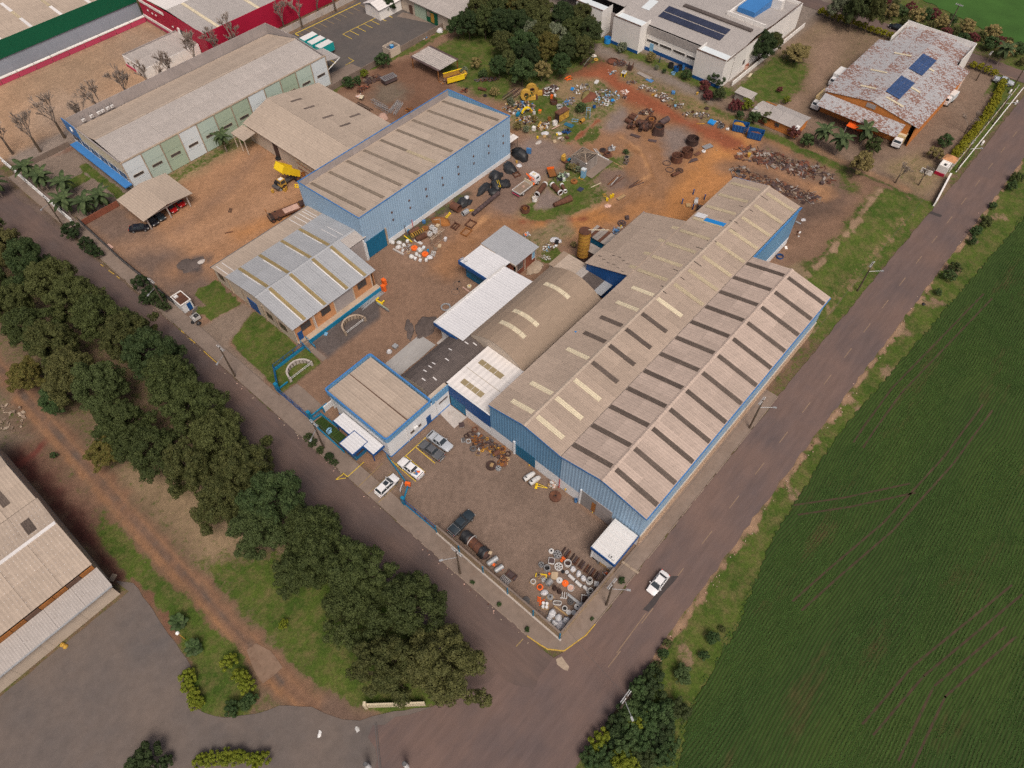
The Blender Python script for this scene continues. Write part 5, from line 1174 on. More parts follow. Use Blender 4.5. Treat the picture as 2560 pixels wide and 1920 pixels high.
shrub_group('dark tree top at the very bottom edge','tree tops at the bottom edge',[(-50.54,32.02,2.3),(-49.21,30.29,1.2),(-52.29,33.15,1.4)],'leaf_dark',order='from the right',key_=lambda q: -q[1] * 0 + q[1])
rg = random.Random(8)
BUSH = [1.79,-13.05,3.26,-14.49,0.72,-14.22,-1.92,-14.27,-4.10,-13.62,-1.90,-15.67,-0.20,-16.69,1.97,-18.00,0.12,-18.66,-1.80,-17.60,-4.00,-15.77,-5.88,-14.52,-7.41,-13.23,-6.08,-16.07,-4.24,-17.73,-2.03,-19.14,-1.43,-20.49,-3.40,-20.66,-5.34,-19.10,-7.37,-17.22,-8.49,-14.86,-10.10,-13.67,3.06,-19.25]
shrub_group('dense green bush in the thicket at the road junction','bush thicket at the junction',[(BUSH[i],BUSH[i + 1],rg.uniform(1.5,2.2)) for i in range(0,len(BUSH),2)],('leaf_mid','leaf_dark','leaf_mid','leaf_mid','leaf_dark','leaf_lime','leaf_mid'))
shrub_group('weed clump on the verge between street and field','weeds on the verge',[(7.52,-16.91,1.5),(15.04,-17.38,1.1),(6.10,-13.56,.9),(10.07,-12.74,.8),(5.40,-13.00,.9),(17.29,-17.84,.6),(135.17,-14.53,1.5),(130.73,-14.09,1.4),(127.22,-14.63,1.0),(112.81,-14.85,1.4),(116.00,-14.85,1.4),(107.40,-15.03,.8),(142.37,-13.77,1.0),(155.67,-14.49,1.5),(151.71,-14.50,1.3),(8.19,-13.17,.9),(12.05,-17.83,.8)],('leaf_mid','leaf_row','leaf_mid'),order='from the junction',key_=lambda q: q[0])
shrub_group('weed tuft growing from the street pavement','weeds in the pavement',[(13.37,-1.78,.6),(5.54,-1.86,.35),(-2.35,4.61,.45),(-2.28,10.40,.4),(-2.42,16.03,.4),(-2.83,53.16,.4)],'leaf_mid',order='from the right',key_=lambda q: q[1])
shrub_group('grass tuft in the rough ground of the scrap yard','tufts in the scrap yard',[(105.73,96.78,1.3),(93.71,89.87,1.3),(94.04,87.57,1.0),(110.17,82.14,1.6),(89.62,68.77,1.2),(89.84,67.49,1.0),(89.32,69.81,.9),(98.87,88.92,1.0),(100.42,98.39,1.2),(103.38,62.65,.8),(68.72,51.78,.8),(140.43,78.79,.8),(140.34,76.18,.7),(107.69,118.01,1.7),(102.97,118.04,1.3),(105.49,113.30,1.4),(100.80,104.74,1.3)],('leaf_mid','leaf_straw','leaf_pale'))
shrub_group('dark clipped shrub between the street and the office lawn fence','kerb shrubs by the gatehouse',[(-2.49,56.85,.9),(-2.72,55.25,.9),(-2.83,53.16,.8),(-2.66,50.79,.9),(-2.74,49.44,.8)],'leaf_dark',order='from the left')
shrub_group('dark bush at the black fence behind the guard hut','bushes at the black fence',[(-1.63,113.68,1.8),(-1.82,109.80,1.8),(-1.79,106.75,1.7),(-3.37,109.07,1.5),(-1.91,104.40,1.3)],'leaf_dark',order='from the far end',key_=lambda q: -q[1])
HG = [(195.06,2.59),(186.79,1.21),(179.72,0.50),(172.51,0.26),(165.54,0.03),(159.27,-0.01),(153.64,0.13)]
hp = []
for (x0,y0),(x1,y1) in zip(HG[:-1],HG[1:]):
    for q in range(4): hp.append((x0 + (x1 - x0) * q / 4,y0 + (y1 - y0) * q / 4,1.25))
shrub_group('yellow bush in the hedge of the rusty-roofed building','yellow hedge bushes',hp,'leaf_hedge','hedge_bush','from its far end')
shrub_group('yellow hedge bush beside the far street','far street hedge bushes',[(198.6,6 + i * 1.9,1.15) for i in range(4)] + [(198.4,36 + i * 2.0,1.2) for i in range(12)],'leaf_hedge','hedge_bush','from the street corner')
shrub_group('scrub bush in the strip beyond the far street','scrub beyond the far street',[(209 + (i * 37 % 10),2 + i * 1.7,1.5 + (i % 4) * .35) for i in range(30)],('leaf_row2','leaf_red','leaf_mid','leaf_straw'),order='from the right')
for i,(x,y,r,hh,m,lb) in enumerate([(194.50,46.97,3.6,12,'leaf_dark','tall dark conifer-like tree beside the far street'),(196.28,42.82,3.4,12,'leaf_row2','tall brownish tree behind the rusty-roofed building'),(196.10,52.43,3.2,9,'leaf_pale','pale feathery tree at the far street'),(162.17,59.17,4.0,9,'leaf_dark','big dark tree at the right corner of the white factory'),(168.13,58.82,3.0,6,'leaf_row2','round tree beside the factory drive'),(169.11,50.99,3.8,5,'leaf_straw','spreading yellowish tree on the lawn beside the driveway'),(133.26,15.23,2.8,6,'leaf_straw','half-bare yellow-green tree on the slope before the palms'),(112.91,159.44,2.2,4,'leaf_dark','dark tree beside the small white house'),(112.29,163.50,2.0,4,'leaf_row','garden tree left of the small white house')]):
    plant('tree',lb,'tree',TREES[i % 5],x,y,r / 5.4,hh / 11.5,m,None,i)
# bare trees
def bare_mesh(seed,H,spread,mat='bark_pale'):
    r_ = random.Random(seed); m = MB()
    def br(p,d,L,r,k):
        q = p + d * L; m.tube(p,q,max(r,.028),3,max(r * .6,.022))
        if k == 0: return
        for j in range(3 if k > 2 else 4):
            dd = (d + Vector((r_.uniform(-1,1),r_.uniform(-1,1),r_.uniform(-.15,.75))) * spread).normalized()
            br(p + d * L * r_.uniform(.55,1.0),dd,L * r_.uniform(.55,.8),r * .56,k - 1)
    br(Vector((0,0,0)),Vector((0,0,1)),H * .30,.17,5)
    return m.mesh('branches',mat)
BARE = [bare_mesh(80 + k,8.5,.62) for k in range(4)]
def bare(lb,x,y,s,k,grp=None):
    th = thing('bare_tree',lb,'tree',(x,y,0),k * 1.1,grp); o = link('branches',BARE[k % 4],th); o.scale = (s,s,s)
    link('trunk',MB().tube((0,0,0),(0,0,2.4 * s),.2 * s,7,.13 * s).mesh('trunk','bark'),th)
for i,(x,y) in enumerate([(2.10,180.33),(7.21,175.85),(14.23,176.63),(19,173.6),(25.5,173.8),(33,174),(40,174),(47,174.2),(54,174.2),(61,174.4),(67,174.6)]):
    bare('%s leafless tree from the left in the row behind the panelled building' % ORD[i],x,y,1.7 + .12 * (i % 3),i,'bare trees behind the panelled building')
for i,(x,y) in enumerate([(84.61,175.16),(89.86,173.71),(97.47,174.99),(102.73,173.22)]):
    bare('%s leafless tree from the left before the crimson wall at the car park' % ORD[i],x,y,1.5,i + 1,'bare trees before the crimson wall')
for i,(x,y,s,lb) in enumerate([(136.62,6.92,.9,'leafless dark tree left of the gate hut'),(139.40,2.38,.85,'leafless tree nearest the gate hut'),(167.21,1.84,.95,'leafless tree beside the yellow hedge'),(190.44,62.81,.7,'leafless tree at the white factory boundary'),(10.85,-1.47,.45,'scrawny leafless sapling on the pavement by the tan wall')]): bare(lb,x,y,s,i)
# palms
def frond_mesh(L,droop,w,mat):
    m = MB(); n = 7; pts = []
    for i in range(n + 1): t_ = i / n; pts.append((L * t_ * (1 - .22 * t_ * droop),.9 * L * .45 * (t_ - droop * 1.25 * t_ * t_)))
    for i in range(n):
        (x0,z0),(x1,z1) = pts[i],pts[i + 1]; w0 = w * math.sin(PI * min(1,.12 + i / n * .9)) ** .6; w1 = w * math.sin(PI * min(.985,.12 + (i + 1) / n * .9)) ** .6
        for sgn in (-1,1): m.add([(x0,0,z0),(x1,0,z1),(x1 + .15,sgn * w1,z1 - w1 * .55),(x0 + .15,sgn * w0,z0 - w0 * .55)],[(0,1,2,3)])
        m.tube((x0,0,z0),(x1,0,z1),.03,4)
    return m.mesh('frond',mat)
FR = [frond_mesh(3.4,1.1,.5,'leaf_palm'),frond_mesh(3.1,1.6,.5,'leaf_palm')]; FAN = [frond_mesh(1.35,.5,.42,'leaf_mid'),frond_mesh(1.2,1.0,.40,'leaf_palm')]
def palm(lb,x,y,H,s=1.0,fr=FR,n=19,grp=None,nm='palm_tree'):
    th = thing(nm,lb,'palm',(x,y,0),x,grp); m = MB().tube((0,0,0),(.1,.05,H),.17 * s,8,.11 * s)
    link('trunk',m.mesh('trunk','bark_pale'),th)
    for i in range(n):
        o = link('frond',fr[i % 2],th,(.1,.05,H)); o.rotation_euler = (0,R(-30 + 42 * (i % 3)),i * 2.4); o.scale = (s,s,s)
for i,(x,y,H) in enumerate([(-0.03,164.68,5),(-7.45,166.10,4.5),(0.17,147.77,4.2),(3.38,144.04,3.8),(6.82,143.81,3.6),(1.12,160.02,4.2),(3.50,153.35,4.5)]): palm('%s palm from the left in the garden behind the white lattice fence' % ORD[i],x,y,H,1.2,grp='palms in the lattice-fenced garden')
palm('palm in front of the pale green panels beside the brown-roofed hall',38.31,139.74,4.5,1.0)
for i,(x,y,H) in enumerate([(138.00,27.60,4.5),(137.18,22.78,4.8),(145.29,19.86,4.2)]): palm(('leftmost','middle','rightmost')[i] + ' of three palms before the orange awning',x,y,H,1.15,grp='three palms before the orange awning')
palm('single palm beyond the far street corner',204.92,7.17,5,1.1)
for i,(x,y) in enumerate([(-37.04,45.59),(-37.71,40.55)]): palm(('fan palm nearer the grey hall','fan palm nearer the lime hedge')[i] + ' on the grass strip',x,y,.9,1.15,FAN,26,'fan palms on the grass strip','fan_palm')

# ------------------------------------------------------------------ vehicles
def wheel(th,x,y,r,w,rim='steel'):
    s = 1 if y > 0 else -1
    t_ = part(th,'wheel',MB().tube((x,y - w / 2,r),(x,y + w / 2,r),r,14),'black_rubber',True)
    part(t_,'rim',MB().tube((x,y + s * (w / 2 - .02),r),(x,y + s * (w / 2 + .015),r),r * .62,10),rim,True)
def sec(hw,zb,zt):
    h_ = zt - zb
    return [(hw * .90,zb),(hw,zb + h_ * .30),(hw,zb + h_ * .72),(hw * .93,zb + h_ * .93),(hw * .80,zt),(-hw * .80,zt),(-hw * .93,zb + h_ * .93),(-hw,zb + h_ * .72),(-hw,zb + h_ * .30),(-hw * .90,zb)]
CARS = {
 'pickup': dict(st=[(-2.62,.55,.92,.80),(-2.55,.42,1.02,.90),(-1.0,.36,1.03,.93),(.2,.36,1.05,.93),(1.0,.36,1.08,.93),(1.5,.36,1.06,.92),(2.35,.40,.98,.86),(2.6,.5,.80,.70)],cab=(-1.05,1.18,-.72,.42,1.04,1.72),W=.93,wx=(-1.62,1.62),bed=(-2.52,-1.1)),
 'suv': dict(st=[(-2.3,.5,.95,.80),(-2.22,.40,1.05,.90),(-1.0,.34,1.06,.94),(.6,.34,1.05,.94),(1.2,.36,1.02,.93),(2.1,.40,.90,.84),(2.32,.5,.74,.68)],cab=(-2.15,1.22,-1.75,.42,1.03,1.62),W=.94,wx=(-1.4,1.42),bed=None),
 'sedan': dict(st=[(-2.2,.5,.88,.74),(-2.1,.38,.95,.84),(-1.2,.30,.96,.88),(.6,.30,.94,.88),(1.2,.32,.90,.87),(2.0,.36,.80,.78),(2.18,.45,.66,.62)],cab=(-1.7,1.15,-1.0,.35,.93,1.45),W=.88,wx=(-1.3,1.35),bed=None)}
def car(kind,paint,x,y,rz,label,nm=None,group=None,load=False):
    c = CARS[kind]; th = thing(nm or {'pickup': 'pickup_truck','suv': 'suv','sedan': 'car'}[kind],label,{'pickup': 'pickup','suv': 'car','sedan': 'car'}[kind],(x,y,.03),rz,group)
    st = c['st']
    rings = []
    for X,zb,zt,hw in st:
        if c['bed'] and X < c['bed'][1] + .05: zt = min(zt,.74) if X > -2.6 else zt
        rings.append([(X,q,z) for q,z in sec(hw,zb,zt)])
    part(th,'body',MB().loft(rings),paint,True)
    a,b,a2,b2,z0,z1 = c['cab']; w0,w1 = c['W'] * .90,c['W'] * .70; zm = z0 + (z1 - z0) * .93
    part(th,'windows',MB().loft([[(a,-w0,z0 - .06),(b,-w0,z0 - .06),(b,w0,z0 - .06),(a,w0,z0 - .06)],[(a2,-w1,zm),(b2,-w1,zm),(b2,w1,zm),(a2,w1,zm)]]),'glass')
    part(th,'roof',MB().loft([[(a2 - .06,-w1 - .02,zm - .03),(b2 + .06,-w1 - .02,zm - .03),(b2 + .06,w1 + .02,zm - .03),(a2 - .06,w1 + .02,zm - .03)],[(a2 + .06,-w1 + .10,z1),(b2 - .10,-w1 + .10,z1),(b2 - .10,w1 - .10,z1),(a2 + .06,w1 - .10,z1)]]),paint)
    m = MB()
    for s in (-1,1):
        m.tube((b,s * w0,z0),(b2,s * w1,zm),.045,4); m.tube((a,s * w0,z0),(a2,s * w1,zm),.06,4); m.tube(((a + b) / 2 - .1,s * w0 * 1.005,z0),((a2 + b2) / 2 - .1,s * w1 * 1.01,zm),.045,4)
    part(th,'pillars',m,paint)
    if c['bed']:
        x0,x1 = c['bed']; W_ = c['W']
        part(th,'cargo_bed',MB().box(x0 + .05,x1,-W_ + .16,W_ - .16,.745,.80),'dark')
        for s in (-1,1): part(th,'bed_side',MB().box(x0,x1,s * W_ - (.12 if s > 0 else 0) * 1,s * W_ + (.12 if s < 0 else 0),.70,1.05),paint)
        part(th,'bed_rail',MB().frame(x0 - .02,x1 + .02,-W_ + .02,W_ - .02,1.05,1.08,.06),'steel' if paint != 'car_white' else paint); part(th,'tailgate',MB().box(x0 - .06,x0 + .05,-W_ + .13,W_ - .13,.6,1.05),paint); part(th,'headboard',MB().box(x1,x1 + .06,-W_ + .14,W_ - .14,.70,1.08),paint)
    for wx in c['wx']:
        for s in (-1,1): wheel(th,wx,s * (c['W'] - .10),.36 if kind != 'sedan' else .31,.24)
    fx,rx = st[-1][0],st[0][0]
    for s in (-1,1):
        part(th,'headlight',MB().cbox(fx - .14,s * c['W'] * .66,.74 if kind != 'sedan' else .66,.22,.36,.15),'lamp_white'); part(th,'taillight',MB().cbox(rx + .06,s * c['W'] * .80,.86 if kind != 'pickup' else .88,.1,.18,.26),'tail_red'); part(th,'mirror',MB().cbox(b - .35,s * (c['W'] + .1),z0 + .05,.12,.2,.15),paint)
    part(th,'bumper',MB().cbox(rx - .02,0,.48,.14,1.5,.2),'steel' if kind == 'pickup' else paint); part(th,'licence_plate',MB().cbox(rx - .1,0,.62,.02,.4,.13),'lamp_white')
    if kind == 'suv': part(th,'sunroof',MB().box(-.5,.3,-.42,.42,z1,z1 + .012),'glass')
    if load:
        part(th,'cargo',MB().cbox(-1.5,.1,.95,.7,.8,.25,.4),'blue_scrap'); part(th,'cargo',MB().cbox(-1.7,-.25,1.0,.55,.3,.2,.7),'orange'); part(th,'cargo',MB().cbox(-1.35,.35,1.02,.4,.3,.25,.2),'wood')
    return th
PX,MX,PY,MY = 0,PI,PI / 2,-PI / 2
car('pickup','car_silver',12.64,38.22,MY + .05,'silver pickup parked beside the graphite pickup, nose to the yard')
car('pickup','car_graphite',10.32,38.04,PY + .05,'graphite grey pickup parked nose to the office wall')
car('pickup','car_white',5.34,38.23,PY + .03,'white pickup with blue and orange load in its bed',load=True)
car('suv','car_white',0.31,38.91,PX + .02,'white estate car with sunroof parked on the pavement bays')
car('pickup','car_dark',3.73,24.29,PX + .0,'dark blue-black pickup parked near the tarped rusty tank')
car('sedan','car_white',16.79,-6.33,MX + .0,'white sedan driving on the street beside the field')
car('sedan','car_black',7.93,130.40,MY + .9,'black car parked just outside the open carport')
for i,(p,u) in enumerate((('car_black',11.2),('car_dark',13.2),('car_red',16.6),('car_red',19.0))): car('sedan',p,u,130.6 + .3 * i,MY,('black car at the left end under the carport','dark car second from the left under the carport','red car third from the left under the carport','red car at the right end under the carport')[i])
car('sedan','car_black',205.05,36.99,PY + .02,'black car driving on the far street')
car('pickup','car_silver',196.42,2.62,MY + .15,'silver pickup parked on the far street beside the yellow hedge')
car('sedan','car_blue',195.09,70.75,MY,'dark blue-green car parked behind the white factory')
def box_truck(x,y,rz,label,body,L=6.2,Hh=3.3,stripe=None,grp=None,top=None,cabp='car_white'):
    th = thing('box_truck',label,'truck',(x,y,.02),rz,grp)
    part(th,'cargo_box',MB().box(-L / 2,L / 2 - 1.9,-1.2,1.2,.95,Hh),body); part(th,'box_roof',MB().box(-L / 2 + .05,L / 2 - 1.95,-1.15,1.15,Hh,Hh + .06),top or 'white_paint')
    part(th,'chassis',MB().box(-L / 2,L / 2 - .2,-.5,.5,.55,.95),'dark')
    part(th,'cab',MB().loft([[(L / 2 - 1.8,q,.6) for q in (-1.05,)] + [(L / 2,-1.05,.6),(L / 2,1.05,.6),(L / 2 - 1.8,1.05,.6)],[(L / 2 - 1.8,-1.05,1.5),(L / 2,-1.05,1.5),(L / 2,1.05,1.5),(L / 2 - 1.8,1.05,1.5)],[(L / 2 - 1.75,-.95,2.3),(L / 2 - .35,-.95,2.3),(L / 2 - .35,.95,2.3),(L / 2 - 1.75,.95,2.3)]]),cabp); part(th,'windscreen',MB().loft([[(L / 2 + .01,-.92,1.45),(L / 2 + .01,.92,1.45),(L / 2 - .3,.86,2.25),(L / 2 - .3,-.86,2.25)],[(L / 2 - .1,-.92,1.45),(L / 2 - .1,.92,1.45),(L / 2 - .4,.86,2.25),(L / 2 - .4,-.86,2.25)]]),'glass')
    for wx in (-L / 2 + 1.3,L / 2 - 1.0):
        for s in (-1,1): wheel(th,wx,s * 1.0,.45,.3)
    for s in (-1,1): part(th,'headlight',MB().cbox(L / 2 + .02,s * .8,.95,.06,.3,.18),'lamp_white')
    if stripe:
        part(th,'emblem',MB().torus(-1.6,-1.21,2.2,.38,.09,14,5,'y'),'white_paint'); part(th,'emblem_bar',MB().box(-1.0,.4,-1.225,-1.2,2.0,2.35),'white_paint')
    return th
for i in range(3): box_truck(83.4 + .1 * i,162.8 - 3.4 * i,PI + .0,('teal box truck farthest from the camera of three side by side','middle teal box truck of three side by side','nearest teal box truck of three with white emblem on its side')[i],'truck_teal',6.8,3.2,i == 2,'teal box trucks at the car park')
box_truck(153.96,35.81,PI,'truck with cream canvas load cover at the left of the rusty-roofed building','truck_cream',6.4,3.1,top='truck_cream'); box_truck(151.82,13.06,PI + .1,'truck with cream canvas cover before the right end of the rusty-roofed building','truck_cream',5.6,2.9,top='sky_cream'); box_truck(167.00,37.32,PI,'white box truck tucked against the rusty-roofed building','white_paint',6.4,3.0); box_truck(177.56,10.70,PI - .1,'small white truck under the right eave of the rusty-roofed building','mint_white',5.0,2.6)
# crane truck
th = thing('crane_truck','white flatbed truck with red folding crane behind its cab','truck',(76.8,72.8,.02),0)
part(th,'flatbed',MB().box(-3.6,.9,-1.25,1.25,1.0,1.15),'wood_old'); part(th,'bed_rim',MB().frame(-3.65,.95,-1.3,1.3,1.0,1.32,.1),'pale_metal'); part(th,'headboard',MB().box(.9,1.05,-1.3,1.3,1.0,2.0),'sky_cream'); part(th,'chassis',MB().box(-3.6,3.6,-.5,.5,.6,1.0),'dark')
part(th,'cab',MB().loft([[(2.2,-1.15,.7),(4.1,-1.15,.7),(4.1,1.15,.7),(2.2,1.15,.7)],[(2.2,-1.15,1.7),(4.1,-1.15,1.7),(4.1,1.15,1.7),(2.2,1.15,1.7)],[(2.3,-1.0,2.55),(3.75,-1.0,2.55),(3.75,1.0,2.55),(2.3,1.0,2.55)]]),'car_white'); part(th,'roof_hatch',MB().box(2.6,3.4,-.4,.4,2.55,2.6),'sky_cream'); part(th,'windscreen',MB().extr([(4.12,-1,1.7),(4.12,1,1.7),(3.83,.9,2.45),(3.83,-.9,2.45)],[(4.0,-1,1.7),(4.0,1,1.7),(3.7,.9,2.45),(3.7,-.9,2.45)]),'glass')
for s in (-1,1): part(th,'side_window',MB().box(2.5,3.5,s * 1.1 - .03,s * 1.1 + .03,1.75,2.3),'glass')
part(th,'crane',MB().tube((1.6,0,.9),(1.6,0,2.4),.2).tube((1.6,0,2.4),(1.5,1.2,3.0),.15).tube((1.5,1.2,3.0),(1.7,-1.1,2.2),.12).box(1.25,1.95,-1.2,1.2,.9,1.1),'orange'); part(th,'crane_ram',MB().tube((1.75,.1,1.4),(1.6,.9,2.7),.08),'red_paint')
for wx in (-2.3,3.1):
    for s in (-1,1): wheel(th,wx,s * 1.05,.48,.32,'pale_metal')
part(th,'tail_bar',MB().box(-3.8,-3.66,-1.1,1.1,.55,.7),'pink_wall'); part(th,'rope_coil',MB().torus(-.9,.1,1.2,.3,.07,12,5),'rubble_pink',True)
# small cargo trailer / motor cart
th = thing('cargo_cart','small rusty open cargo cart with orange headboard near the old hut','cart',(85.0,71.6,0),R(53))
part(th,'deck',MB().box(-1.6,1.2,-.9,.9,.62,.72),'rust_orange'); part(th,'headboard',MB().box(1.2,1.32,-.9,.9,.6,1.3),'orange'); part(th,'side_board',MB().box(-1.6,1.2,.86,.92,.72,.9),'rust'); part(th,'side_board',MB().box(-1.6,1.2,-.92,-.86,.72,.9),'rust'); part(th,'drawbar',MB().tube((-1.6,0,.5),(-2.3,0,.4),.07),'dark')
for wx in (-.9,.6):
    for s in (-1,1): wheel(th,wx,s * 1.0,.34,.2,'pale_metal')
# quarry truck with raised tipper body
th = thing('dump_truck','yellow quarry dump truck with its tipper body raised','dump truck',(40.4,118.0,0),R(182))
part(th,'chassis',MB().box(-3.4,2.6,-.55,.55,.8,1.25),'steel_dark'); part(th,'engine',MB().box(1.0,2.8,-.7,.2,1.2,1.9),'dark'); part(th,'nose_frame',MB().box(2.6,3.5,-1.1,1.1,.7,1.1),'steel_dark')
part(th,'cab',MB().loft([[(1.0,.15,1.2),(2.6,.15,1.2),(2.6,1.55,1.2),(1.0,1.55,1.2)],[(1.1,.2,2.9),(2.5,.2,2.9),(2.5,1.5,2.9),(1.1,1.5,2.9)]]),'yellow_dull')
for b in ((2.5,2.63,.3,1.4,1.9,2.7),(1.2,2.4,1.5,1.57,1.9,2.7),(1.2,2.4,.13,.2,1.9,2.7)): part(th,'cab_window',MB().box(*b),'glass')
part(th,'cab_roof',MB().box(1.3,2.3,.4,1.3,2.9,2.95),'white_paint')
m = MB(); L_ = [(-3.2,1.1),(-3.0,.95),(1.3,4.6),(.2,6.0),(-3.6,2.5)]
for q in (-1.5,1.5): m.extr([(x,q - .07,z) for x,z in L_],[(x,q + .07,z) for x,z in L_])
m.extr([(x,-1.5,z) for x,z in ((-3.2,1.1),(1.3,4.6),(1.2,4.75),(-3.25,1.3))],[(x,1.5,z) for x,z in ((-3.2,1.1),(1.3,4.6),(1.2,4.75),(-3.25,1.3))]); m.extr([(x,-1.5,z) for x,z in ((1.3,4.6),(.2,6.0),(.1,5.9),(1.15,4.55))],[(x,1.5,z) for x,z in ((1.3,4.6),(.2,6.0),(.1,5.9),(1.15,4.55))])
part(th,'tipper_body',m,'yellow')
for i in range(6):
    f_ = (i + .5) / 6; X = -3.2 + 4.5 * f_; Z = 1.1 + 3.5 * f_
    part(th,'rib',MB().cbox(X + .1,0,Z - .12,.16,3.2,.22,0,0,-R(38)),'yellow')
part(th,'lift_ram',MB().tube((-1.2,0,1.2),(-.6,0,3.0),.14),'steel')
for wx in (-2.4,1.8):
    for s in (-1,1): wheel(th,wx,s * 1.25,.75,.6,'rust')
# lowboy trailer
th = thing('low_loader','rusty low-loader trailer with raised loading ramps behind the brick hall','trailer',(32.4,109.6,0),R(-15))
part(th,'deck',MB().box(-2.0,4.6,-1.3,1.3,.75,.95),'rust'); part(th,'deck_boards',MB().box(.6,4.3,-.9,.9,.95,1.0),'rubble_pink'); part(th,'gooseneck',MB().box(4.6,6.4,-.9,.9,1.0,1.35),'rust_dark'); part(th,'axle_block',MB().box(-3.2,-.4,-1.0,1.0,.55,.8),'rust_dark')
for s in (-1,1): part(th,'ramp',MB().cbox(-3.0,s * .75,1.7,.14,.7,2.2,0,0,-.12),'wood_old' if s < 0 else 'rust_orange')
for wx in (-2.5,-1.1):
    for s in (-1,1): wheel(th,wx,s * 1.15,.5,.4,'rust')
th = thing('loader_bucket','rusty yellow loader bucket beside the tall blue hall corner','bucket',(37.91,108.15,0),R(20))
part(th,'shell',MB().extr([(-.8,-1.1,0),(.7,-1.1,0),(.8,-1.1,.4),(-.2,-1.1,.35),(-.5,-1.1,1.1),(-.8,-1.1,1.0)],[(-.8,1.1,0),(.7,1.1,0),(.8,1.1,.4),(-.2,1.1,.35),(-.5,1.1,1.1),(-.8,1.1,1.0)]),'yellow_rust'); part(th,'cutting_edge',MB().box(.72,.95,-1.1,1.1,0,.12),'steel_dark')
th = thing('tipper_body','detached yellow tipper body lying beside the open shed roof','tipper body',(99.4,118.4,.3),R(-22))
part(th,'floor',MB().box(-2.8,2.2,-1.4,1.4,.2,.35),'rust'); part(th,'nose',MB().extr([(2.2,-1.45,.2),(3.4,-1.45,1.5),(3.3,-1.45,1.7),(2.1,-1.45,.45)],[(2.2,1.45,.2),(3.4,1.45,1.5),(3.3,1.45,1.7),(2.1,1.45,.45)]),'yellow_dull')
for s in (-1,1): part(th,'side',MB().box(-2.8,2.4,s * 1.45 - .08,s * 1.45 + .08,.2,1.5),'yellow_rust' if s > 0 else 'yellow'); part(th,'rail',MB().box(-2.8,3.0,s * 1.45 - .14,s * 1.45 + .14,1.5,1.65),'yellow')
part(th,'support_block',MB().box(-2,-1.4,-1.2,1.2,-.3,.2),'rust_dark'); part(th,'support_block',MB().box(1.2,1.8,-1.2,1.2,-.3,.2),'rust_dark')
# skips
def skip(x,y,rz,lb,fill):
    th = thing('skip_container',lb,'skip',(x,y,0),rz,'blue skips at the yard edge'); m = MB().loft([[(-1.7,-1.0,.1),(1.7,-1.0,.1),(1.7,1.0,.1),(-1.7,1.0,.1)],[(-2.0,-1.15,2.0),(2.0,-1.15,2.0),(2.0,1.15,2.0),(-2.0,1.15,2.0)],[(-1.9,-1.05,2.0),(1.9,-1.05,2.0),(1.9,1.05,2.0),(-1.9,1.05,2.0)],[(-1.7,-.95,.7),(1.7,-.95,.7),(1.7,.95,.7),(-1.7,.95,.7)]])
    part(th,'tub',m,'blue_dark'); part(th,'waste',MB().lump(-.5 * (fill == 'yellow_rust'),0,.7,1.6,.85,1.5 if fill == 'yellow_rust' else .9,3),fill)
    for q in (-1.2,-.4,.4,1.2):
        for s in (-1,1): part(th,'rib',MB().cbox(q,s * 1.1,1.1,.12,.12,1.7,0,-s * .08),'blue_trim')
    return th
s1 = skip(130.61,46.17,R(-70),'blue skip piled with orange waste, left of the two','yellow_rust'); part(s1,'ladder',MB().tube((1.2,-1.3,0),(1.2,-1.1,2.1),.05).tube((1.6,-1.3,0),(1.6,-1.1,2.1),.05).box(1.2,1.6,-1.25,-1.2,.5,.56).box(1.2,1.6,-1.22,-1.16,1.0,1.06).box(1.2,1.6,-1.18,-1.12,1.5,1.56),'gutter')
skip(130.44,41.68,R(-72),'half-empty blue skip with rusty inside, right of the two','rust')

# ------------------------------------------------------------------ walls, fences, poles
h = thing('boundary_wall','tan boundary wall with blue posts around the corner yard','wall',(0,13,0))
for i in range(5): wbox(h,'wall_panel','tan_wall',-.02,.18,.12 + i * 5.28,5.36 + i * 5.28,0,2.5)
for i in range(4): wbox(h,'wall_panel','tan_wall',.2 + i * 3.35,3.52 + i * 3.35,-.02,.18,0,2.5)
for i in range(5): wbox(h,'coping','concrete',-.07,.23,.1 + i * 5.28,5.36 + i * 5.28,2.5,2.57)
for i in range(4): wbox(h,'coping','concrete',.2 + i * 3.35,3.52 + i * 3.35,-.07,.23,2.5,2.57)
for i in range(6): wbox(h,'post','teal_fence',-.16,-.02,-.05 + i * 5.28,.14 + i * 5.28,0,2.65)
wbox(h,'footing','concrete_pale',-.3,.0,-.3,26.4,.0,.16)
def rail_fence(name,label,pts,hgt,low,mlow,mrail,step=2.4,bars=.35,cat='fence'):
    x0,y0 = pts[0]; th = thing(name,label,cat,(x0,y0,0))
    for (xa,ya),(xb,yb) in zip(pts[:-1],pts[1:]):
        L = math.hypot(xb - xa,yb - ya); a = math.atan2(yb - ya,xb - xa)
        mt = Matrix.Translation((xa - x0,ya - y0,0)) @ Matrix.Rotation(a,4,'Z')
        def add(nm,mb,mat):
            o = link(nm,mb.mesh(nm,mat),th); o.matrix_local = mt
        if low: add('low_wall',MB().box(.05,L - .05,-.09,.09,0,low),mlow)
        n = max(1,round(L / step))
        for i in range(n + 1): add('post',MB().box(L * i / n - .05,L * i / n + .05,-.06,.06,0,hgt),mrail)
        add('rail',MB().box(0,L,-.03,.03,hgt - .08,hgt - .01),mrail); add('rail',MB().box(0,L,-.03,.03,low + .1,low + .17),mrail)
        m = MB(); k = int(L / bars)
        for i in range(1,k): m.box(L * i / k - .015,L * i / k + .015,-.012,.012,low + .15,hgt - .06)
        add('bars',m,mrail)
    return th
rail_fence('steel_fence','blue steel railing fence between the tan wall and the entrance gate',[(.1,26.6),(.0,34.0)],2.0,.35,'teal_fence','blue_dark')
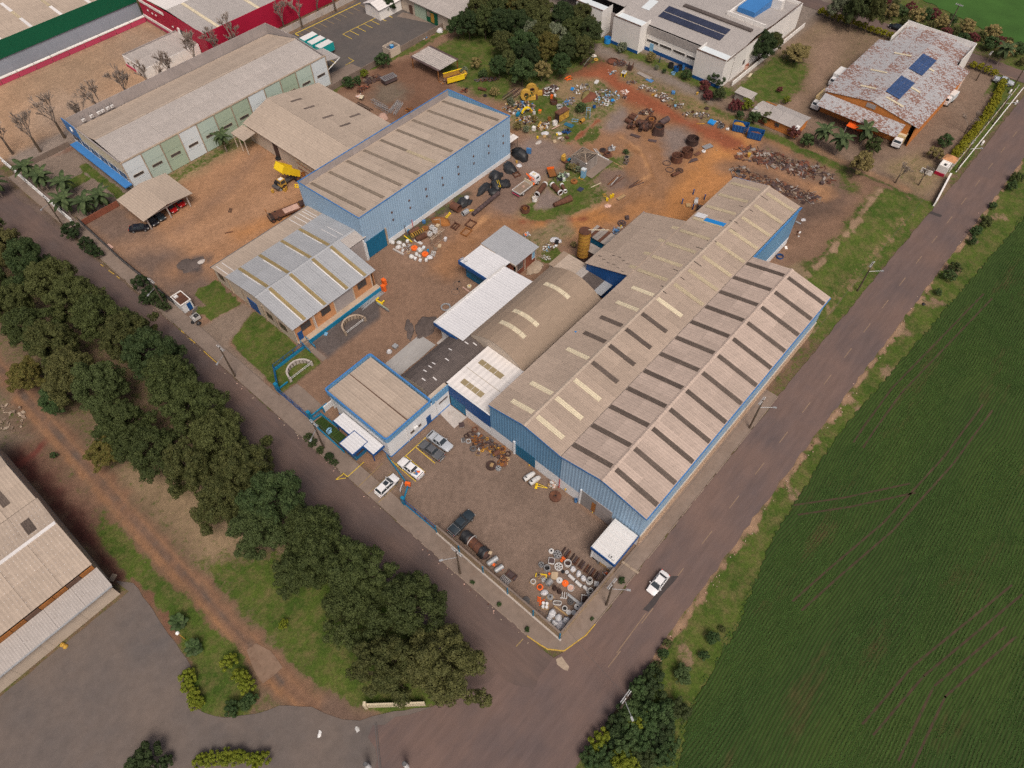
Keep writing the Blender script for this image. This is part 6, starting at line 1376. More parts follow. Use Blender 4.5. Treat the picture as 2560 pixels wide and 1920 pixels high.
h = thing('gate_pillar','blue gate pillar with leaning frame at the car park entrance','pillar',(0,34.4,0)); wbox(h,'pillar','teal_fence',-.25,.25,34.1,34.7,0,2.4); part(h,'brace',MB().tube((0,34.6,.5),(2.6,36.0,.9),.16),'teal_fence',world=True)
rail_fence('garden_fence','low teal fence between the parking bays and the office yard',[(2.7,35.8),(4.4,43.4)],.9,.55,'teal_fence','teal_fence')
rail_fence('garden_fence','teal fence around the little lawn before the office',[(-.1,49.8),(.1,59.6),(2.4,59.4),(2.6,54.8)],.95,.4,'teal_fence','teal_fence')
h = thing('gate_pillar','teal gate pillar at the right side of the driveway entrance','pillar',(.6,60.3,0)); wbox(h,'pillar','teal_fence',.3,.9,59.9,60.6,0,2.3); wbox(h,'cross_beam','teal_fence',.9,4.6,60.0,60.2,.6,.9)
h = thing('gate_pillar','teal gate pillar at the left side of the driveway entrance','pillar',(.6,69.9,0)); wbox(h,'pillar','teal_fence',.3,.9,69.6,70.3,0,2.3); wbox(h,'cross_beam','teal_fence',.9,3.0,69.8,70.0,.3,.6)
rail_fence('sliding_gate','dark blue sliding gate across the driveway entrance',[(.45,60.7),(.45,69.5)],1.6,.12,'blue_dark','blue_dark',2.2,.3,'gate')
h = thing('garden_wall','short white wall behind the driveway gate beside the office','wall',(4.4,59,0)); wbox(h,'wall','white_wall',3.2,6.6,59.3,59.5,0,1.6); wbox(h,'coping','teal_fence',3.1,3.3,59.2,59.6,0,1.7)
rail_fence('mesh_fence','dark blue mesh fence on a teal wall beside the lawn steps',[(.9,70.2),(3.2,74.3),(10.5,74.4)],1.9,.7,'teal_fence','blue_dark')
rail_fence('black_fence','long black fence on a dark wall along the left street',[(.1,143.0),(-.3,124.2),(.1,104.5)],1.8,1.1,'gutter','dark',3)
h = thing('brick_boundary','low reddish brick wall between palms and dirt yard','wall',(4.5,142,0))
for i in range(6): wbox(h,'wall_panel','brick_red',.3 + i * 1.5,1.75 + i * 1.5,141.6,141.8,0,1.5)
# white lattice fence
h = thing('lattice_fence','white lattice fence along the palm garden by the left street','fence',(-1.2,160,0))
for i in range(14):
    y0 = 143.2 + i * 2.6; wbox(h,'post','white_paint',-1.2,-1.05,y0,y0 + .15,0,1.9)
    part(h,'lattice',MB().tube((-1.12,y0 + .1,.2),(-1.12,y0 + 2.6,1.8),.06,4).tube((-1.1,y0 + .1,1.8),(-1.1,y0 + 2.6,.2),.06,4),'white_paint',world=True)
    wbox(h,'rail','white_paint',-1.22,-1.02,y0 + .15,y0 + 2.6,1.8,1.92); wbox(h,'rail','white_paint',-1.2,-1.04,y0 + .15,y0 + 2.6,.1,.25)
h = thing('boundary_wall','grey block wall between the car park and the red dirt yard','wall',(90,141,0))
for i in range(11): wbox(h,'wall_panel','concrete',72.5 + i * 4.3,76.75 + i * 4.3,140.4 + .05 * (i % 2),140.6 + .05 * (i % 2),0,1.7)
h = thing('boundary_wall','cream panel wall below the crimson building at the car park','wall',(95,174.6,0))
for i in range(13): wbox(h,'wall_panel','concrete_pale',78 + i * 3,80.95 + i * 3,174.4,174.55,0,1.8); wbox(h,'post','cream_wall',77.9 + i * 3,78.05 + i * 3,174.35,174.6,0,1.9)
h = thing('boundary_wall','low wall behind the palm garden with bare trees','wall',(7,172.6,0))
for i in range(5): wbox(h,'wall_panel','concrete',-1.5 + i * 3,1.45 + i * 3,172.3,172.5,0,1.3)
h = thing('boundary_wall','long low white-capped wall beside the white factory drive','wall',(165,58.4,0))
for i in range(13): wbox(h,'wall_panel','white_old',147 + i * 3.2,150.1 + i * 3.2,58.2,58.4,0,1.3)
h = thing('street_fence','white post and rail fence along the street by the gate hut','fence',(165,-2.4,0))
for i in range(18): wbox(h,'post','white_old',149 + i * 2.8,149.15 + i * 2.8,-1.3,-1.15,0,1.0)
wbox(h,'kerb_rail','white_old',150,198,-2.6,-2.4,.0,.22); wbox(h,'kerb_rail','stone_pale',150,196,-1.3,-1.1,.0,.3)
for i,(x,y) in enumerate([(165.46,-3.20),(189.03,-3.46),(193.29,-0.49)]): single('concrete_bollard',('concrete stub beside the street near the middle of the hedge','concrete stub beside the street near the far corner','concrete stub at the far street corner')[i],'bollard',MB().box(-.6,.6,-.22,.22,0,.7).box(-.3,.3,-.15,.15,.7,.85),'white_old',(x,y,0),.1)
h = thing('boundary_wall','white slanting wall end by the gate hut and street','wall',(139,-1.8,0)); part(h,'wall',MB().prism([(134.2,-3.2),(134.5,-3.5),(146.5,-2.2),(146.4,-1.8)],0,1.6),'white_old',world=True)
h = thing('gate_hut','white gate hut with open square roof and terracotta canopy','hut',(147.5,0,0))
for b in ((146.2,146.4,-.9,1.3),(148.6,148.8,-.9,1.3),(146.4,148.6,-.9,-.7),(146.4,148.6,1.1,1.3)): wbox(h,'wall','white_old',*b,.0,2.6)
wbox(h,'plinth','red_wall',146.1,146.2,-.95,1.35,0,.8); part(h,'roof_slab',MB().frame(146.4,148.6,-.7,1.1,2.2,2.4,.55),'white_old',world=True); wbox(h,'roof_well','dark',146.9,148.1,-.2,.6,2.15,2.2); part(h,'canopy',MB().loft([[(148.8,-1.4,2.6),(151.6,-1.4,2.6),(151.6,1.6,2.6),(148.8,1.6,2.6)],[(149.9,-.1,3.3),(150.6,-.1,3.3),(150.6,.3,3.3),(149.9,.3,3.3)]]),'brick_orange',world=True)
for q in ((149,-1.2),(151.3,-1.2),(151.3,1.4)): wbox(h,'post','white_old',q[0],q[0] + .15,q[1],q[1] + .15,0,2.6)
wbox(h,'side_wall','white_old',144.6,144.8,1.5,4.2,0,1.2)
# guard hut on the pavement corner and bins
h = thing('guard_hut','small white hut with rusty flat roof and blue door by the black fence','hut',(1.3,102.3,0))
wbox(h,'wall','white_wall',.1,2.4,100.5,104.1,0,2.3); part(h,'parapet',MB().frame(.0,2.5,100.4,104.2,2.3,2.55,.16),'white_old',world=True); wbox(h,'roof_slab','rust',.18,2.32,100.58,104.0,2.3,2.4); wbox(h,'door','blue_dark',1.2,2.1,100.43,100.5,.05,2.0); part(h,'roof_junk',MB().box(.4,1.2,103,103.6,2.4,2.7),'white_paint',world=True)
h = thing('waste_cage','grey open waste cage with lid holding black bags by the white hut','bin',(0.68,97.18,0)); part(h,'cage',MB().frame(-.8,.8,-.7,.7,.5,1.2,.06).box(-.74,.74,-.64,.64,.5,.55),'pale_metal'); part(h,'lid',MB().cbox(.9,.9,1.7,1.5,.06,1.2,.3,.3),'grey_panel')
for q in ((-.7,-.6),(.7,-.6),(-.7,.6),(.7,.6)): part(h,'leg',MB().box(q[0] - .04,q[0] + .04,q[1] - .04,q[1] + .04,0,.5),'steel')
for i,(x,y,z) in enumerate(((0.90,98.13,.55),(1.11,97.40,.55),(-0.25,97.04,0),(0.35,95.87,0))): single('rubbish_bag',('black rubbish bag lying left inside the grey waste cage','black rubbish bag lying right inside the grey waste cage','black rubbish bag on the ground left of the waste cage','black rubbish bag on the ground right before the waste cage')[i],'bag',MB().lump(0,0,0,.5,.45,.6,i,10,5,.2),'tarp',(x,y,z),0,None,True)
# lawn garden ornament and bench in front of the office
h = thing('ring_sculpture','blue open ring sculpture on the little office lawn','sculpture',(1.0,55.2,0)); part(h,'ring',MB().torus(0,0,.75,.5,.17,18,7,'y'),'light_blue',True); part(h,'foot',MB().box(-.5,.3,-.3,.3,0,.28),'light_blue')
h = thing('bench','small blue bench beside the office lawn','bench',(3.0,53.5,0),PI / 2); part(h,'seat',MB().box(-.9,.9,-.22,.22,.4,.46),'teal_fence'); part(h,'backrest',MB().box(-.9,.9,.2,.26,.46,.85),'teal_fence')
for q in (-.7,.7): part(h,'leg',MB().box(q - .05,q + .05,-.2,.2,0,.4),'teal_fence')
gl = struct('lawn',MB().prism([(.3,50.2),(2.4,50.2),(2.3,59.0),(.4,59.1)],0,.06),bpy.data.materials['crop_soil'])
# blue entrance block and sign board
h = thing('notice_board','white notice board with orange box on the fence beside the gate pillar','sign',(2.2,36.4,0),.5); part(h,'board',MB().cbox(-.6,.3,1.5,1.7,.08,.6),'white_paint'); part(h,'board_print',MB().cbox(-.6,.255,1.5,1.4,.01,.3),'grey_panel'); part(h,'box',MB().cbox(.3,-.5,1.2,.5,.9,.9),'orange'); part(h,'leg',MB().box(-1.2,-1.1,.25,.35,0,1.3).box(0,.1,.25,.35,0,1.3),'steel')
# power poles
WIRES = []
def pole(lb,x,y,H,rz,lamp=True,lampdir=1,arms=2,mat='bark'):
    th = thing('utility_pole',lb,'pole',(x,y,0),rz); part(th,'shaft',MB().cyl(0,0,0,H,.19,9,.12),mat,True)
    for k in range(arms): part(th,'crossarm',MB().box(-1.05,1.05,-.07 + .25 * k,.05 + .25 * k,H - .35 - .0 * k,H - .22),'galv')
    for q in (-.9,-.3,.3,.9): part(th,'insulator',MB().cyl(q,0,H - .22,H,.06,6),'white_old')
    if lamp:
        l = part(th,'lamp_arm',MB().tube((0,0,H - 2.2),(lampdir * 1.2,-1.9,H - 1.7),.05),'galv'); part(l,'lamp_head',MB().cbox(lampdir * 1.35,-2.1,H - 1.7,.3,.6,.14,lampdir * .55),'galv')
    return th,Vector((x,y,H))
P1 = [pole('utility pole on the left pavement beside the tarped tank',-2.6,18.6,9.0,PI / 2 + PI,True,-1)[1],pole('utility pole on the left pavement before the office lawn',-1.9,53.4,8.5,-PI / 2)[1],pole('utility pole on the left pavement by the brick hall lawn',-2.8,79.0,9.0,-PI / 2)[1],pole('utility pole on the left street by the guard hut bushes',-1.6,104.5,8.5,-PI / 2)[1],pole('utility pole on the left street by the white lattice fence',-3.0,145.3,8.5,-PI / 2)[1]]
P2 = [pole('utility pole on the street pavement beside the corner yard of machine parts',8.8,-2.2,9.5,0)[1],pole('utility pole beside the street wall of the pink-roofed hall',52.3,-2.3,9.0,0)[1],pole('utility pole on the grass bank beside the street',97.4,-2.0,8.0,0)[1],pole('utility pole at the street beside the white slanting wall',150.5,-2.4,8.5,0)[1],pole('utility pole along the street near the end of the hedge',176,-2.2,8.0,0)[1]]
P3 = pole('utility pole with two bright crossarms at the junction bushes',-2.3,-12.8,9.0,0,True,-1)[1]
P4 = [pole('utility pole beyond the far street at the top right',211.4,24.6,9,PI / 2,False)[1],pole('utility pole with lamp behind the tall conifers at the far street',208.6,42,8,PI / 2)[1],pole('utility pole at the far street beside the hedge',193.3,8.6,8,0,False)[1],pole('utility pole at the far street corner',193.9,-.4,8,0)[1]]
def wire(lb,pts,off):
    m = MB()
    for a_,b_ in zip(pts[:-1],pts[1:]):
        n_ = 8; q0 = None
        for i in range(n_ + 1):
            t_ = i / n_; p = a_.lerp(b_,t_) + Vector((off[0],off[1],off[2] - 4 * t_ * (1 - t_) * .6))
            if q0: m.tube(q0,p,.022,4)
            q0 = p
    single('power_line',lb,'cable',m,'steel_dark')
wire('power cables strung along the left street',P1,(.5,0,0)); wire('power cables strung along the street beside the halls',P2,(0,.5,0)); wire('power cables crossing the junction',[P1[0],Vector((-.5,-1.0,8.8)),P3],(0,0,0))
# lamp post in the lower left garden, gate columns, entrance wall
h = thing('garden_lamp','yellow garden lamp with white globe between the two fan palms','lamp',(-37.82,43.15,0)); part(h,'post',MB().tube((0,0,0),(0,0,3.0),.07),'yellow_dull'); part(h,'globe',MB().lump(0,0,3.0,.3,.3,.35,2,10,5,.02),'lamp_white',True)
for i,(x,y) in enumerate(((-30.9,8.9),(-27.4,5.0))): h = thing('gate_column',('left','right')[i] + ' white column with dark cap at the bottom edge gate','column',(x,y,0),.6,'white gate columns'); part(h,'shaft',MB().cyl(0,0,0,3.0,.32,14),'white_wall',True); part(h,'cap',MB().cyl(0,0,3.0,3.25,.34,14,.25),'gutter',True)
h = thing('entrance_wall','low cream entrance wall half hidden under the nearest big tree','wall',(-23.0,11.8,0),-.82); part(h,'wall',MB().box(-4.2,4.2,-.12,.12,0,1.8),'sky_cream'); part(h,'pier',MB().box(-4.5,-4.1,-.3,.3,0,2.3),'sky_cream'); part(h,'pier',MB().box(.4,.8,-.3,.3,0,2.3),'sky_cream')
h = thing('gate_track','dark steel gate rail laid across the entrance road','rail',(-28.6,9.6,0),-2.2); part(h,'rail',MB().box(-3.5,3.5,-.15,-.02,.03,.1),'steel_dark'); part(h,'rail',MB().box(-3.5,3.5,.1,.2,.03,.1),'steel_dark')
single('cable_duct','pinkish concrete duct cover lying across the street pavement','cover',MB().box(-1.6,-.05,-.2,.2,.0,.1).box(.05,1.6,-.2,.2,.0,.1),'stone_pale',(16.20,-1.44,.1),-PI / 2 + .05)

# ------------------------------------------------------------------ machine parts and scrap
def T(name,label,cat,x,y,rz=0.0,z=0.0,g=None): return thing(name,label,cat,(x,y,z),rz,g)
def pallet(th,w=1.0,d=1.0,mat='wood'):
    for i in range(4): part(th,'plank',MB().box(-w / 2,w / 2,-d / 2 + i * d / 3.6,-d / 2 + i * d / 3.6 + d * .17,.09,.12),mat)
    part(th,'bearer',MB().box(-w / 2,-w / 2 + .1,-d / 2,d / 2,0,.09).box(w / 2 - .1,w / 2,-d / 2,d / 2,0,.09),mat)
def drum(lb,x,y,r,h,mat='steel',wall=.08,fl=0,pal=False,inner='dark',z=0,nm='drum',cat='drum',cross=False,n=20):
    th = T(nm,lb,cat,x,y,0,z); b = .12 if pal else 0
    if pal: pallet(th,r * 2.1,r * 2.1)
    part(th,'shell',MB().hollow(0,0,b,b + h,r,r - wall,n,floor=b + .04),mat,True); part(th,'inside',MB().cyl(0,0,b + .05,b + .07,r - wall - .005,n),inner)
    if fl:
        for zz in (b + h - .1,b): part(th,'flange',MB().hollow(0,0,zz,zz + .1,r + fl,r + .003,n),mat,True)
    if cross: part(th,'brace',MB().box(-r + wall,r - wall,-.05,.05,b + h - .3,b + h - .2).box(-.05,.05,-r + wall,-.055,b + h - .3,b + h - .2).box(-.05,.05,.055,r - wall,b + h - .3,b + h - .2),mat)
    return th
def disc(lb,x,y,r,h,mat,hub=None,hr=.3,hm='dark',z=0,nm='disc',cat='machine part',holes=0,pal=False,n=20):
    th = T(nm,lb,cat,x,y,0,z); b = .12 if pal else 0
    if pal: pallet(th,r * 2,r * 2)
    part(th,'plate',MB().cyl(0,0,b,b + h,r,n),mat,True)
    if hub is not None: part(th,'hub',MB().hollow(0,0,b + h,b + h + hub,r * hr * 1.4,r * hr,14),mat,True); part(th,'bore',MB().cyl(0,0,b + h,b + h + .02,r * hr,14),hm)
    for i in range(holes): a = 2 * PI * i / holes; part(th,'opening',MB().cyl(r * .66 * math.cos(a),r * .66 * math.sin(a),b + h,b + h + .015,r * .19,10),'dark')
    return th
def spoked(lb,x,y,r,h,mat,n=6,z=0):
    th = T('spoked_wheel',lb,'wheel',x,y,.2,z); part(th,'rim',MB().hollow(0,0,0,h,r,r * .8,22),mat,True); part(th,'hub',MB().hollow(0,0,0,h * 1.1,r * .3,r * .14,14),mat,True)
    for i in range(n): a = 2 * PI * i / n; part(th,'spoke',MB().cbox(r * .54 * math.cos(a),r * .54 * math.sin(a),h * .5,r * .56,r * .16,h * .7,a),mat)
    return th
def ring(lb,x,y,R_,r,mat,z=0,nm='ring',cat='ring',tilt=0,g=None):
    th = T(nm,lb,cat,x,y,0,z,g); part(th,'band',MB().torus(0,0,r,R_,r,22,6),mat,True); part(th,'joint',MB().cbox(R_,0,r,r * 2.4,r * 2.4,r * 1.6),mat)
    return th
def tyre(lb,x,y,R_,r,mat='black_rubber',z=0):
    th = T('tyre',lb,'tyre',x,y,0,z); part(th,'tread',MB().torus(0,0,r,R_ - r,r,20,8),mat,True); part(th,'rim',MB().hollow(0,0,r * .6,r * 1.4,R_ - r * 1.8,R_ * .3,14),'rust_dark',True); return th
def lying(lb,x,y,L,r,rz,mat,wall=.06,bands=0,nm='pipe',cat='pipe',r2=None,ends=None,solid=False,z=0):
    th = T(nm,lb,cat,x,y,rz,z); rr = r2 or r
    if solid: part(th,'body',MB().tube((-L / 2,0,r),(L / 2,0,r),r,18,rr),mat,True); part(th,'end_plate',MB().tube((L / 2,0,r),(L / 2 + .03,0,r),rr * .9,18),'grey_panel')
    else: part(th,'body',MB().pipe((-L / 2,0,r),(L / 2,0,r),r,r - wall,18,rr),mat,True); part(th,'inside',MB().tube((-L / 2 + .25,0,r),(-L / 2 + .3,0,r),r - wall - .01,18),'dark')
    for i in range(bands):
        t_ = (i + .5) / bands; q = -L / 2 + L * t_; rb = (r + (rr - r) * t_) + .04; part(th,'band',MB().pipe((q - .04,0,r),(q + .04,0,r),rb,rb - .05,18),mat,True)
    if ends:
        for q,rq in ((-L / 2,r),(L / 2,rr)): part(th,'end_collar',MB().pipe((q - .2,0,r),(q + .2,0,r),rq + .07,rq - .03,18),ends,True)
    for s in (-1,1): part(th,'chock',MB().cbox(-L * .25,s * r * .75,.08,.3,.16,.16),'wood_old')
    return th
def crate(lb,x,y,w,d,h,rz=0,mat='wood',fill='card',nm='crate',z=0):
    th = T(nm,lb,'crate',x,y,rz,z); part(th,'base',MB().box(-w / 2,w / 2,-d / 2,d / 2,0,.08),mat)
    for i,b in enumerate(((-w / 2,w / 2,-d / 2,-d / 2 + .05),(-w / 2,w / 2,d / 2 - .05,d / 2),(-w / 2,-w / 2 + .05,-d / 2 + .05,d / 2 - .05),(w / 2 - .05,w / 2,-d / 2 + .05,d / 2 - .05))): part(th,'side_board',MB().box(*b,.08,h),mat)
    part(th,'contents',MB().box(-w / 2 + .06,w / 2 - .06,-d / 2 + .06,d / 2 - .06,.08,h * .75),fill); return th
def bag(lb,x,y,r,h,mat='bag_white',pal=True,seed=0,nm='wrapped_load',cat='load',z=0):
    th = T(nm,lb,cat,x,y,.3 * seed,z)
    if pal: pallet(th,r * 2,r * 2,'wood_old')
    part(th,'cover',MB().lump(0,0,.12 if pal else 0,r,r * .85,h,seed,12,5,.16),mat,True)
    part(th,'tie',MB().torus(0,0,(.12 if pal else 0) + h * .92,r * .3,.05,10,5),mat); return th
def box(lb,x,y,w,d,h,rz,mat,nm='box',cat='box',z=0,top=None):
    th = T(nm,lb,cat,x,y,rz,z); part(th,'body',MB().box(-w / 2,w / 2,-d / 2,d / 2,.06,h),mat); part(th,'lid',MB().box(-w / 2 - .02,w / 2 + .02,-d / 2 - .02,d / 2 + .02,h,h + .05),top or mat); part(th,'skid',MB().box(-w / 2,-w / 2 + .12,-d / 2,d / 2,0,.06).box(w / 2 - .12,w / 2,-d / 2,d / 2,0,.06),'wood_old'); return th
def rframe(lb,x,y,w,d,h,rz,mat,t=.15,nm='steel_rack',cross=False):
    th = T(nm,lb,'frame',x,y,rz); part(th,'frame',MB().frame(-w / 2,w / 2,-d / 2,d / 2,0,h,t),mat)
    if cross: part(th,'cross_bar',MB().box(-w / 2 + t,w / 2 - t,-.06,.06,0,h * .8),mat)
    for q in ((-w / 2,-d / 2),(w / 2,d / 2)): part(th,'lug',MB().cbox(q[0],q[1],h / 2,t * 1.4,t * 1.4,h * 1.2),mat)
    return th
def beams(lb,x,y,L,n,sp,rz,mat,nm='steel_beams',r=.09,cat='beam',fan=.06):
    th = T(nm,lb,cat,x,y,rz)
    for i in range(n): part(th,'beam',MB().cbox((i % 2) * .3,(i - n / 2) * sp,r + .0 * i,L * (1 - .12 * (i % 3)),r * 1.6,r * 2,fan * ((i * 7) % 5 - 2)),mat if isinstance(mat,str) else mat[i % len(mat)])
    return th
def plate_stack(lb,x,y,w,d,n,rz,mat,nm='sheet_stack',cat='metal sheets'):
    th = T(nm,lb,cat,x,y,rz)
    for i in range(n): part(th,'sheet',MB().cbox(.05 * (i % 3),.06 * (i % 2),.04 + .05 * i,w * (1 - .05 * (i % 2)),d,.035,.05 * (i % 3 - 1)),mat if isinstance(mat,str) else mat[i % len(mat)])
    return th
def heap(lb,x,y,w,d,n,mats,seed,smin=.25,smax=.9,rz=0,hh=.45,nm='scrap_heap',cat='scrap',flat=0):
    """uncountable scrap: one object of many chunks, several materials"""
    r_ = random.Random(seed); m = MB()
    for i in range(n):
        m.m = r_.randrange(len(mats)); a = r_.uniform(0,6.28); q = math.sqrt(r_.random()); u,v = q * math.cos(a) * w / 2,q * math.sin(a) * d / 2
        z = (1 - q * q) * hh * r_.uniform(.2,1); s = r_.uniform(smin,smax); k = r_.random() * (1 - flat) + .3 * flat + .46 * flat * r_.random()
        if flat: z *= .4
        if k < .34: m.cbox(u,v,z + .08,s,s * r_.uniform(.3,.9),s * r_.uniform(.06,.4),r_.uniform(0,3.1),r_.uniform(-.5,.5),r_.uniform(-.5,.5))
        elif k < .58: m.cbox(u,v,z + .06,s * r_.uniform(1.3,2.4),s * .14,s * .12,r_.uniform(0,3.1),0,r_.uniform(-.3,.3))
        elif k < .76: m.cbox(u,v,z + .05,s * 1.2,s * r_.uniform(.6,1),.03,r_.uniform(0,3.1),r_.uniform(-.35,.35),r_.uniform(-.35,.35))
        elif k < .9: m.torus(u,v,z + .08,s * .35,s * .11,10,5)
        else: m.cyl(u,v,z,z + s * .6,s * .3,9)
    o = single(nm,lb,cat,m,mats,(x,y,0),rz); o['kind'] = 'stuff'; return o
RM = ['rust','rust_dark','rust_violet','rust','steel_dark']
MIX = ['rust','rust_dark','wood_old','steel','rust_violet','pale_metal']
BRT = ['pale_metal','wood_old','blue_scrap','rust','card','steel','yellow_dull','tarp']
# ---- corner yard of machined parts
disc('grey flanged disc with small bore at the top corner of the machine parts',9.96,9.90,.45,.25,'pale_metal',.08,.4)
disc('grey six-hole wheel on a drum at the top of the machine parts',10.11,8.74,.66,.55,'steel',.08,.22,holes=6)
for i,(x,y) in enumerate([(9.78,7.62),(10.28,7.72),(10.25,7.31)]): disc(('lower left','upper','lower right')[i] + ' of three small orange lids between grey drums',x,y,.21,.3,'orange',.03,.3)
crate('white square crate with grey panel on a pallet among machine parts',8.67,8.81,1.0,1.0,.4,.55,'white_paint','rust_violet')
drum('grey open drum with a crossbar at the left edge of the machine parts',7.04,9.63,.45,.5,'steel',cross=True); drum('grey ribbed drum just right of the crossbar drum',7.21,8.55,.5,.6,'steel',fl=.05)
drum('wide pale drum with plank inside beside the dark blades',10.06,6.55,.56,.6,'pale_metal',inner='rust_dark',fl=.04); spoked('white six-spoke wheel in the middle of the machine parts',8.67,7.32,.68,.3,'pale_metal')
disc('small black disc below the white six-spoke wheel',8.53,6.31,.3,.12,'black_rubber',.05); disc('small pale disc right of the small black disc',8.88,5.76,.32,.14,'pale_metal',.03,.2)
for i,(x,y) in enumerate([(9.88,5.35),(9.88,4.17),(9.80,3.11)]): bag('%s of three white wrapped loads beside the dark blades' % ('left','middle','right')[i],x,y,.55,.5,'bag_white',True,i)
disc('brown square block with round bore inside the yellow frame',5.40,8.80,.42,.35,'wood_old',.1,.4,n=4,pal=True)
th = T('yellow_bracket','bright yellow angled bracket around the brown block','bracket',5.53,8.42,.55); part(th,'long_arm',MB().box(.35,.5,-.9,.9,0,.2),'yellow'); part(th,'short_arm',MB().box(-.15,.35,.75,.9,0,.2),'yellow'); part(th,'short_arm',MB().box(-.15,.35,-.9,-.75,0,.2),'yellow')
for i,(x,y) in enumerate([(5.40,7.99),(5.70,7.72),(5.76,7.44),(5.45,7.45),(5.19,7.75)]): drum('white collar number %s in the cluster beside the yellow bracket' % ('one','two','three','four','five')[i],x,y,.17,.22,'white_paint',.05,nm='collar',cat='collar',n=12).__setitem__('label',('largest white collar beside the yellow bracket','white collar at the top of the little cluster','white collar at the right of the little cluster','white collar at the bottom right of the little cluster','white collar at the bottom left of the little cluster')[i])
box('tiny orange box beside the cream cardboard sheet',6.75,7.68,.28,.28,.3,.3,'orange'); plate_stack('cream cardboard sheets on a pallet in the middle of the machine parts',7.08,6.87,1.1,1.0,3,.6,'card','card_stack','cardboard')
disc('white disc with a plank across it',7.04,5.82,.5,.16,'pale_metal',.04,.2); disc('orange disc with white centre among pale cylinders',7.25,4.80,.54,.22,'orange',.1,.14,'white_paint')
drum('grey ring standing on a wooden pallet at the left edge',4.05,8.81,.43,.3,'pale_metal',.1,pal=True,inner='wood_old'); disc('orange eight-sided ring with brown middle',4.11,7.45,.55,.2,'orange',.05,.62,'rust',n=8)
lying('grey half shell of pipe lying near the dark bottles',5.58,6.78,.95,.52,-0.07,'steel',.05)
for i,(x,y) in enumerate([(5.50,5.58),(5.60,4.68)]):
    th = T('cone_hopper',('left','right')[i] + ' dark rusty bottle-shaped hopper in the machine parts','hopper',x,y); part(th,'cone',MB().cyl(0,0,0,.8,.42,14,.2),'rust_dark',True); part(th,'neck',MB().hollow(0,0,.8,1.0,.24,.15,14,floor=.82),'rust_dark',True)
drum('white ring filled with brown planks',7.23,3.67,.56,.28,'pale_metal',.08,inner='rubble_pink')
for i,(x,y,L) in enumerate([(8.62,4.60,1.25),(8.53,3.11,1.25),(8.73,1.89,.8)]): lying(('upper','middle','lower')[i] + ' pale grey cylinder lying in the diagonal row',x,y,L,.29,-1.62,'pale_metal',solid=True,nm='roller',cat='roller')
for i,(x,y) in enumerate([(9.96,2.06),(8.64,0.93)]):
    th = drum(('upper','lower')[i] + ' tall stepped grey cylinder with black opening by the street wall',x,y,.4,1.35,'pale_metal',.04,fl=0); part(th,'base_ring',MB().hollow(0,0,0,.45,.56,.405,20),'pale_metal',True)
box('plain grey box near the street wall among machine parts',10.31,0.94,.75,.7,.6,.55,'pale_metal')
th = T('bracket_set','pair of grey metal brackets beside the long trough','bracket',5.62,3.67,.6)
for q in (-.35,0,.35): part(th,'bracket',MB().box(-.5,.5,q - .05,q + .05,0,.35).box(-.5,-.4,q + .05,q + .3,0,.3),'pale_metal')
th = T('trough','long galvanised trough laid over two wheels','trough',6.02,1.89,-1.54,.45); part(th,'channel',MB().box(-1.45,1.45,-.2,.2,0,.06).box(-1.45,1.45,-.2,-.14,.06,.22).box(-1.45,1.45,.14,.2,.06,.22),'galv'); part(th,'end_plate',MB().box(1.4,1.5,-.22,.22,0,.3),'galv')
disc('dark slotted wheel under the long trough',5.47,2.30,.52,.35,'steel_dark',.03,.2,holes=8); disc('cream wheel with dark bore under the trough end',5.53,0.98,.52,.35,'pale_metal',.06,.25)
th = rframe('open white box frame full of rusty parts by the street wall',7.18,0.83,1.35,1.1,.5,.55,'pale_metal',.07); part(th,'rusty_parts',MB().box(-.6,.6,-.48,.48,.05,.2).cyl(.2,.1,.2,.4,.2,10).cyl(-.3,-.1,.2,.35,.16,10),'rust_dark')
bag('plastic wrapped load on a pallet below the orange ring',3.90,6.34,.62,.35,'plastic_wrap',True,8); disc('round grey cap with raised centre on a board',3.93,5.18,.5,.14,'steel',.2,.32,pal=True)
rframe('small orange frame with square openings',2.54,6.28,.7,.5,.2,.6,'orange',.1,cross=True); beams('orange bars lying side by side below the orange frame',2.37,5.78,1.1,3,.14,-0.03,'orange','orange_bars',.06)
th = T('canister_pallet','pallet with four white canisters near the tan wall','pallet load',2.36,4.96,.6); pallet(th,1.15,1.15,'wood')
for q in ((-.28,.28),(.28,.28),(-.28,-.28),(.28,-.28)): part(th,'canister',MB().cyl(q[0],q[1],.12,.5,.24,14),'white_paint',True)
th = T('oblong_frame','oblong white metal frame with rounded ends','frame',3.95,3.76,-0.92); part(th,'rim',MB().loft([[(x,y,z) for x,y in rrect(-.7 + t_,.7 - t_,-.36 + t_,.36 - t_,.34 - t_ * .5)] for t_,z in ((0,0),(0,.3),(.09,.3),(.09,0),(0,0))],False),'pale_metal',True); part(th,'inner_bar',MB().box(-.5,.5,-.04,.04,.1,.2),'steel')
drum('grey ring near the two pale discs at the lower corner',4.04,2.34,.42,.35,'pale_metal',.09)
for i,(x,y) in enumerate([(3.98,1.52),(4.49,0.90)]): disc(('left','right')[i] + ' of two pale round discs side by side at the lower corner',x,y,.4,.18,'pale_metal',.02,.1)
single('wooden_beam','long yellow wooden beam on the ground at the lower corner','beam',MB().box(-1.25,1.25,-.12,.12,0,.2),'wood',(3.37,2.56,0),-1.50)
disc('dark round disc on a pale board against the tan wall',1.02,7.67,.5,.12,'steel_dark',.04,.9,'steel_dark',pal=True)
for i,(x,y,r) in enumerate([(2.17,3.34,.7),(1.19,3.19,.6),(2.27,2.12,.65),(1.21,2.12,.55),(2.74,0.99,.6)]): bag(('topmost','leftmost','middle','lowest','rightmost')[i] + ' of five white bagged loads in the wall corner',x,y,r,.6,'bag_white',True,i + 20)
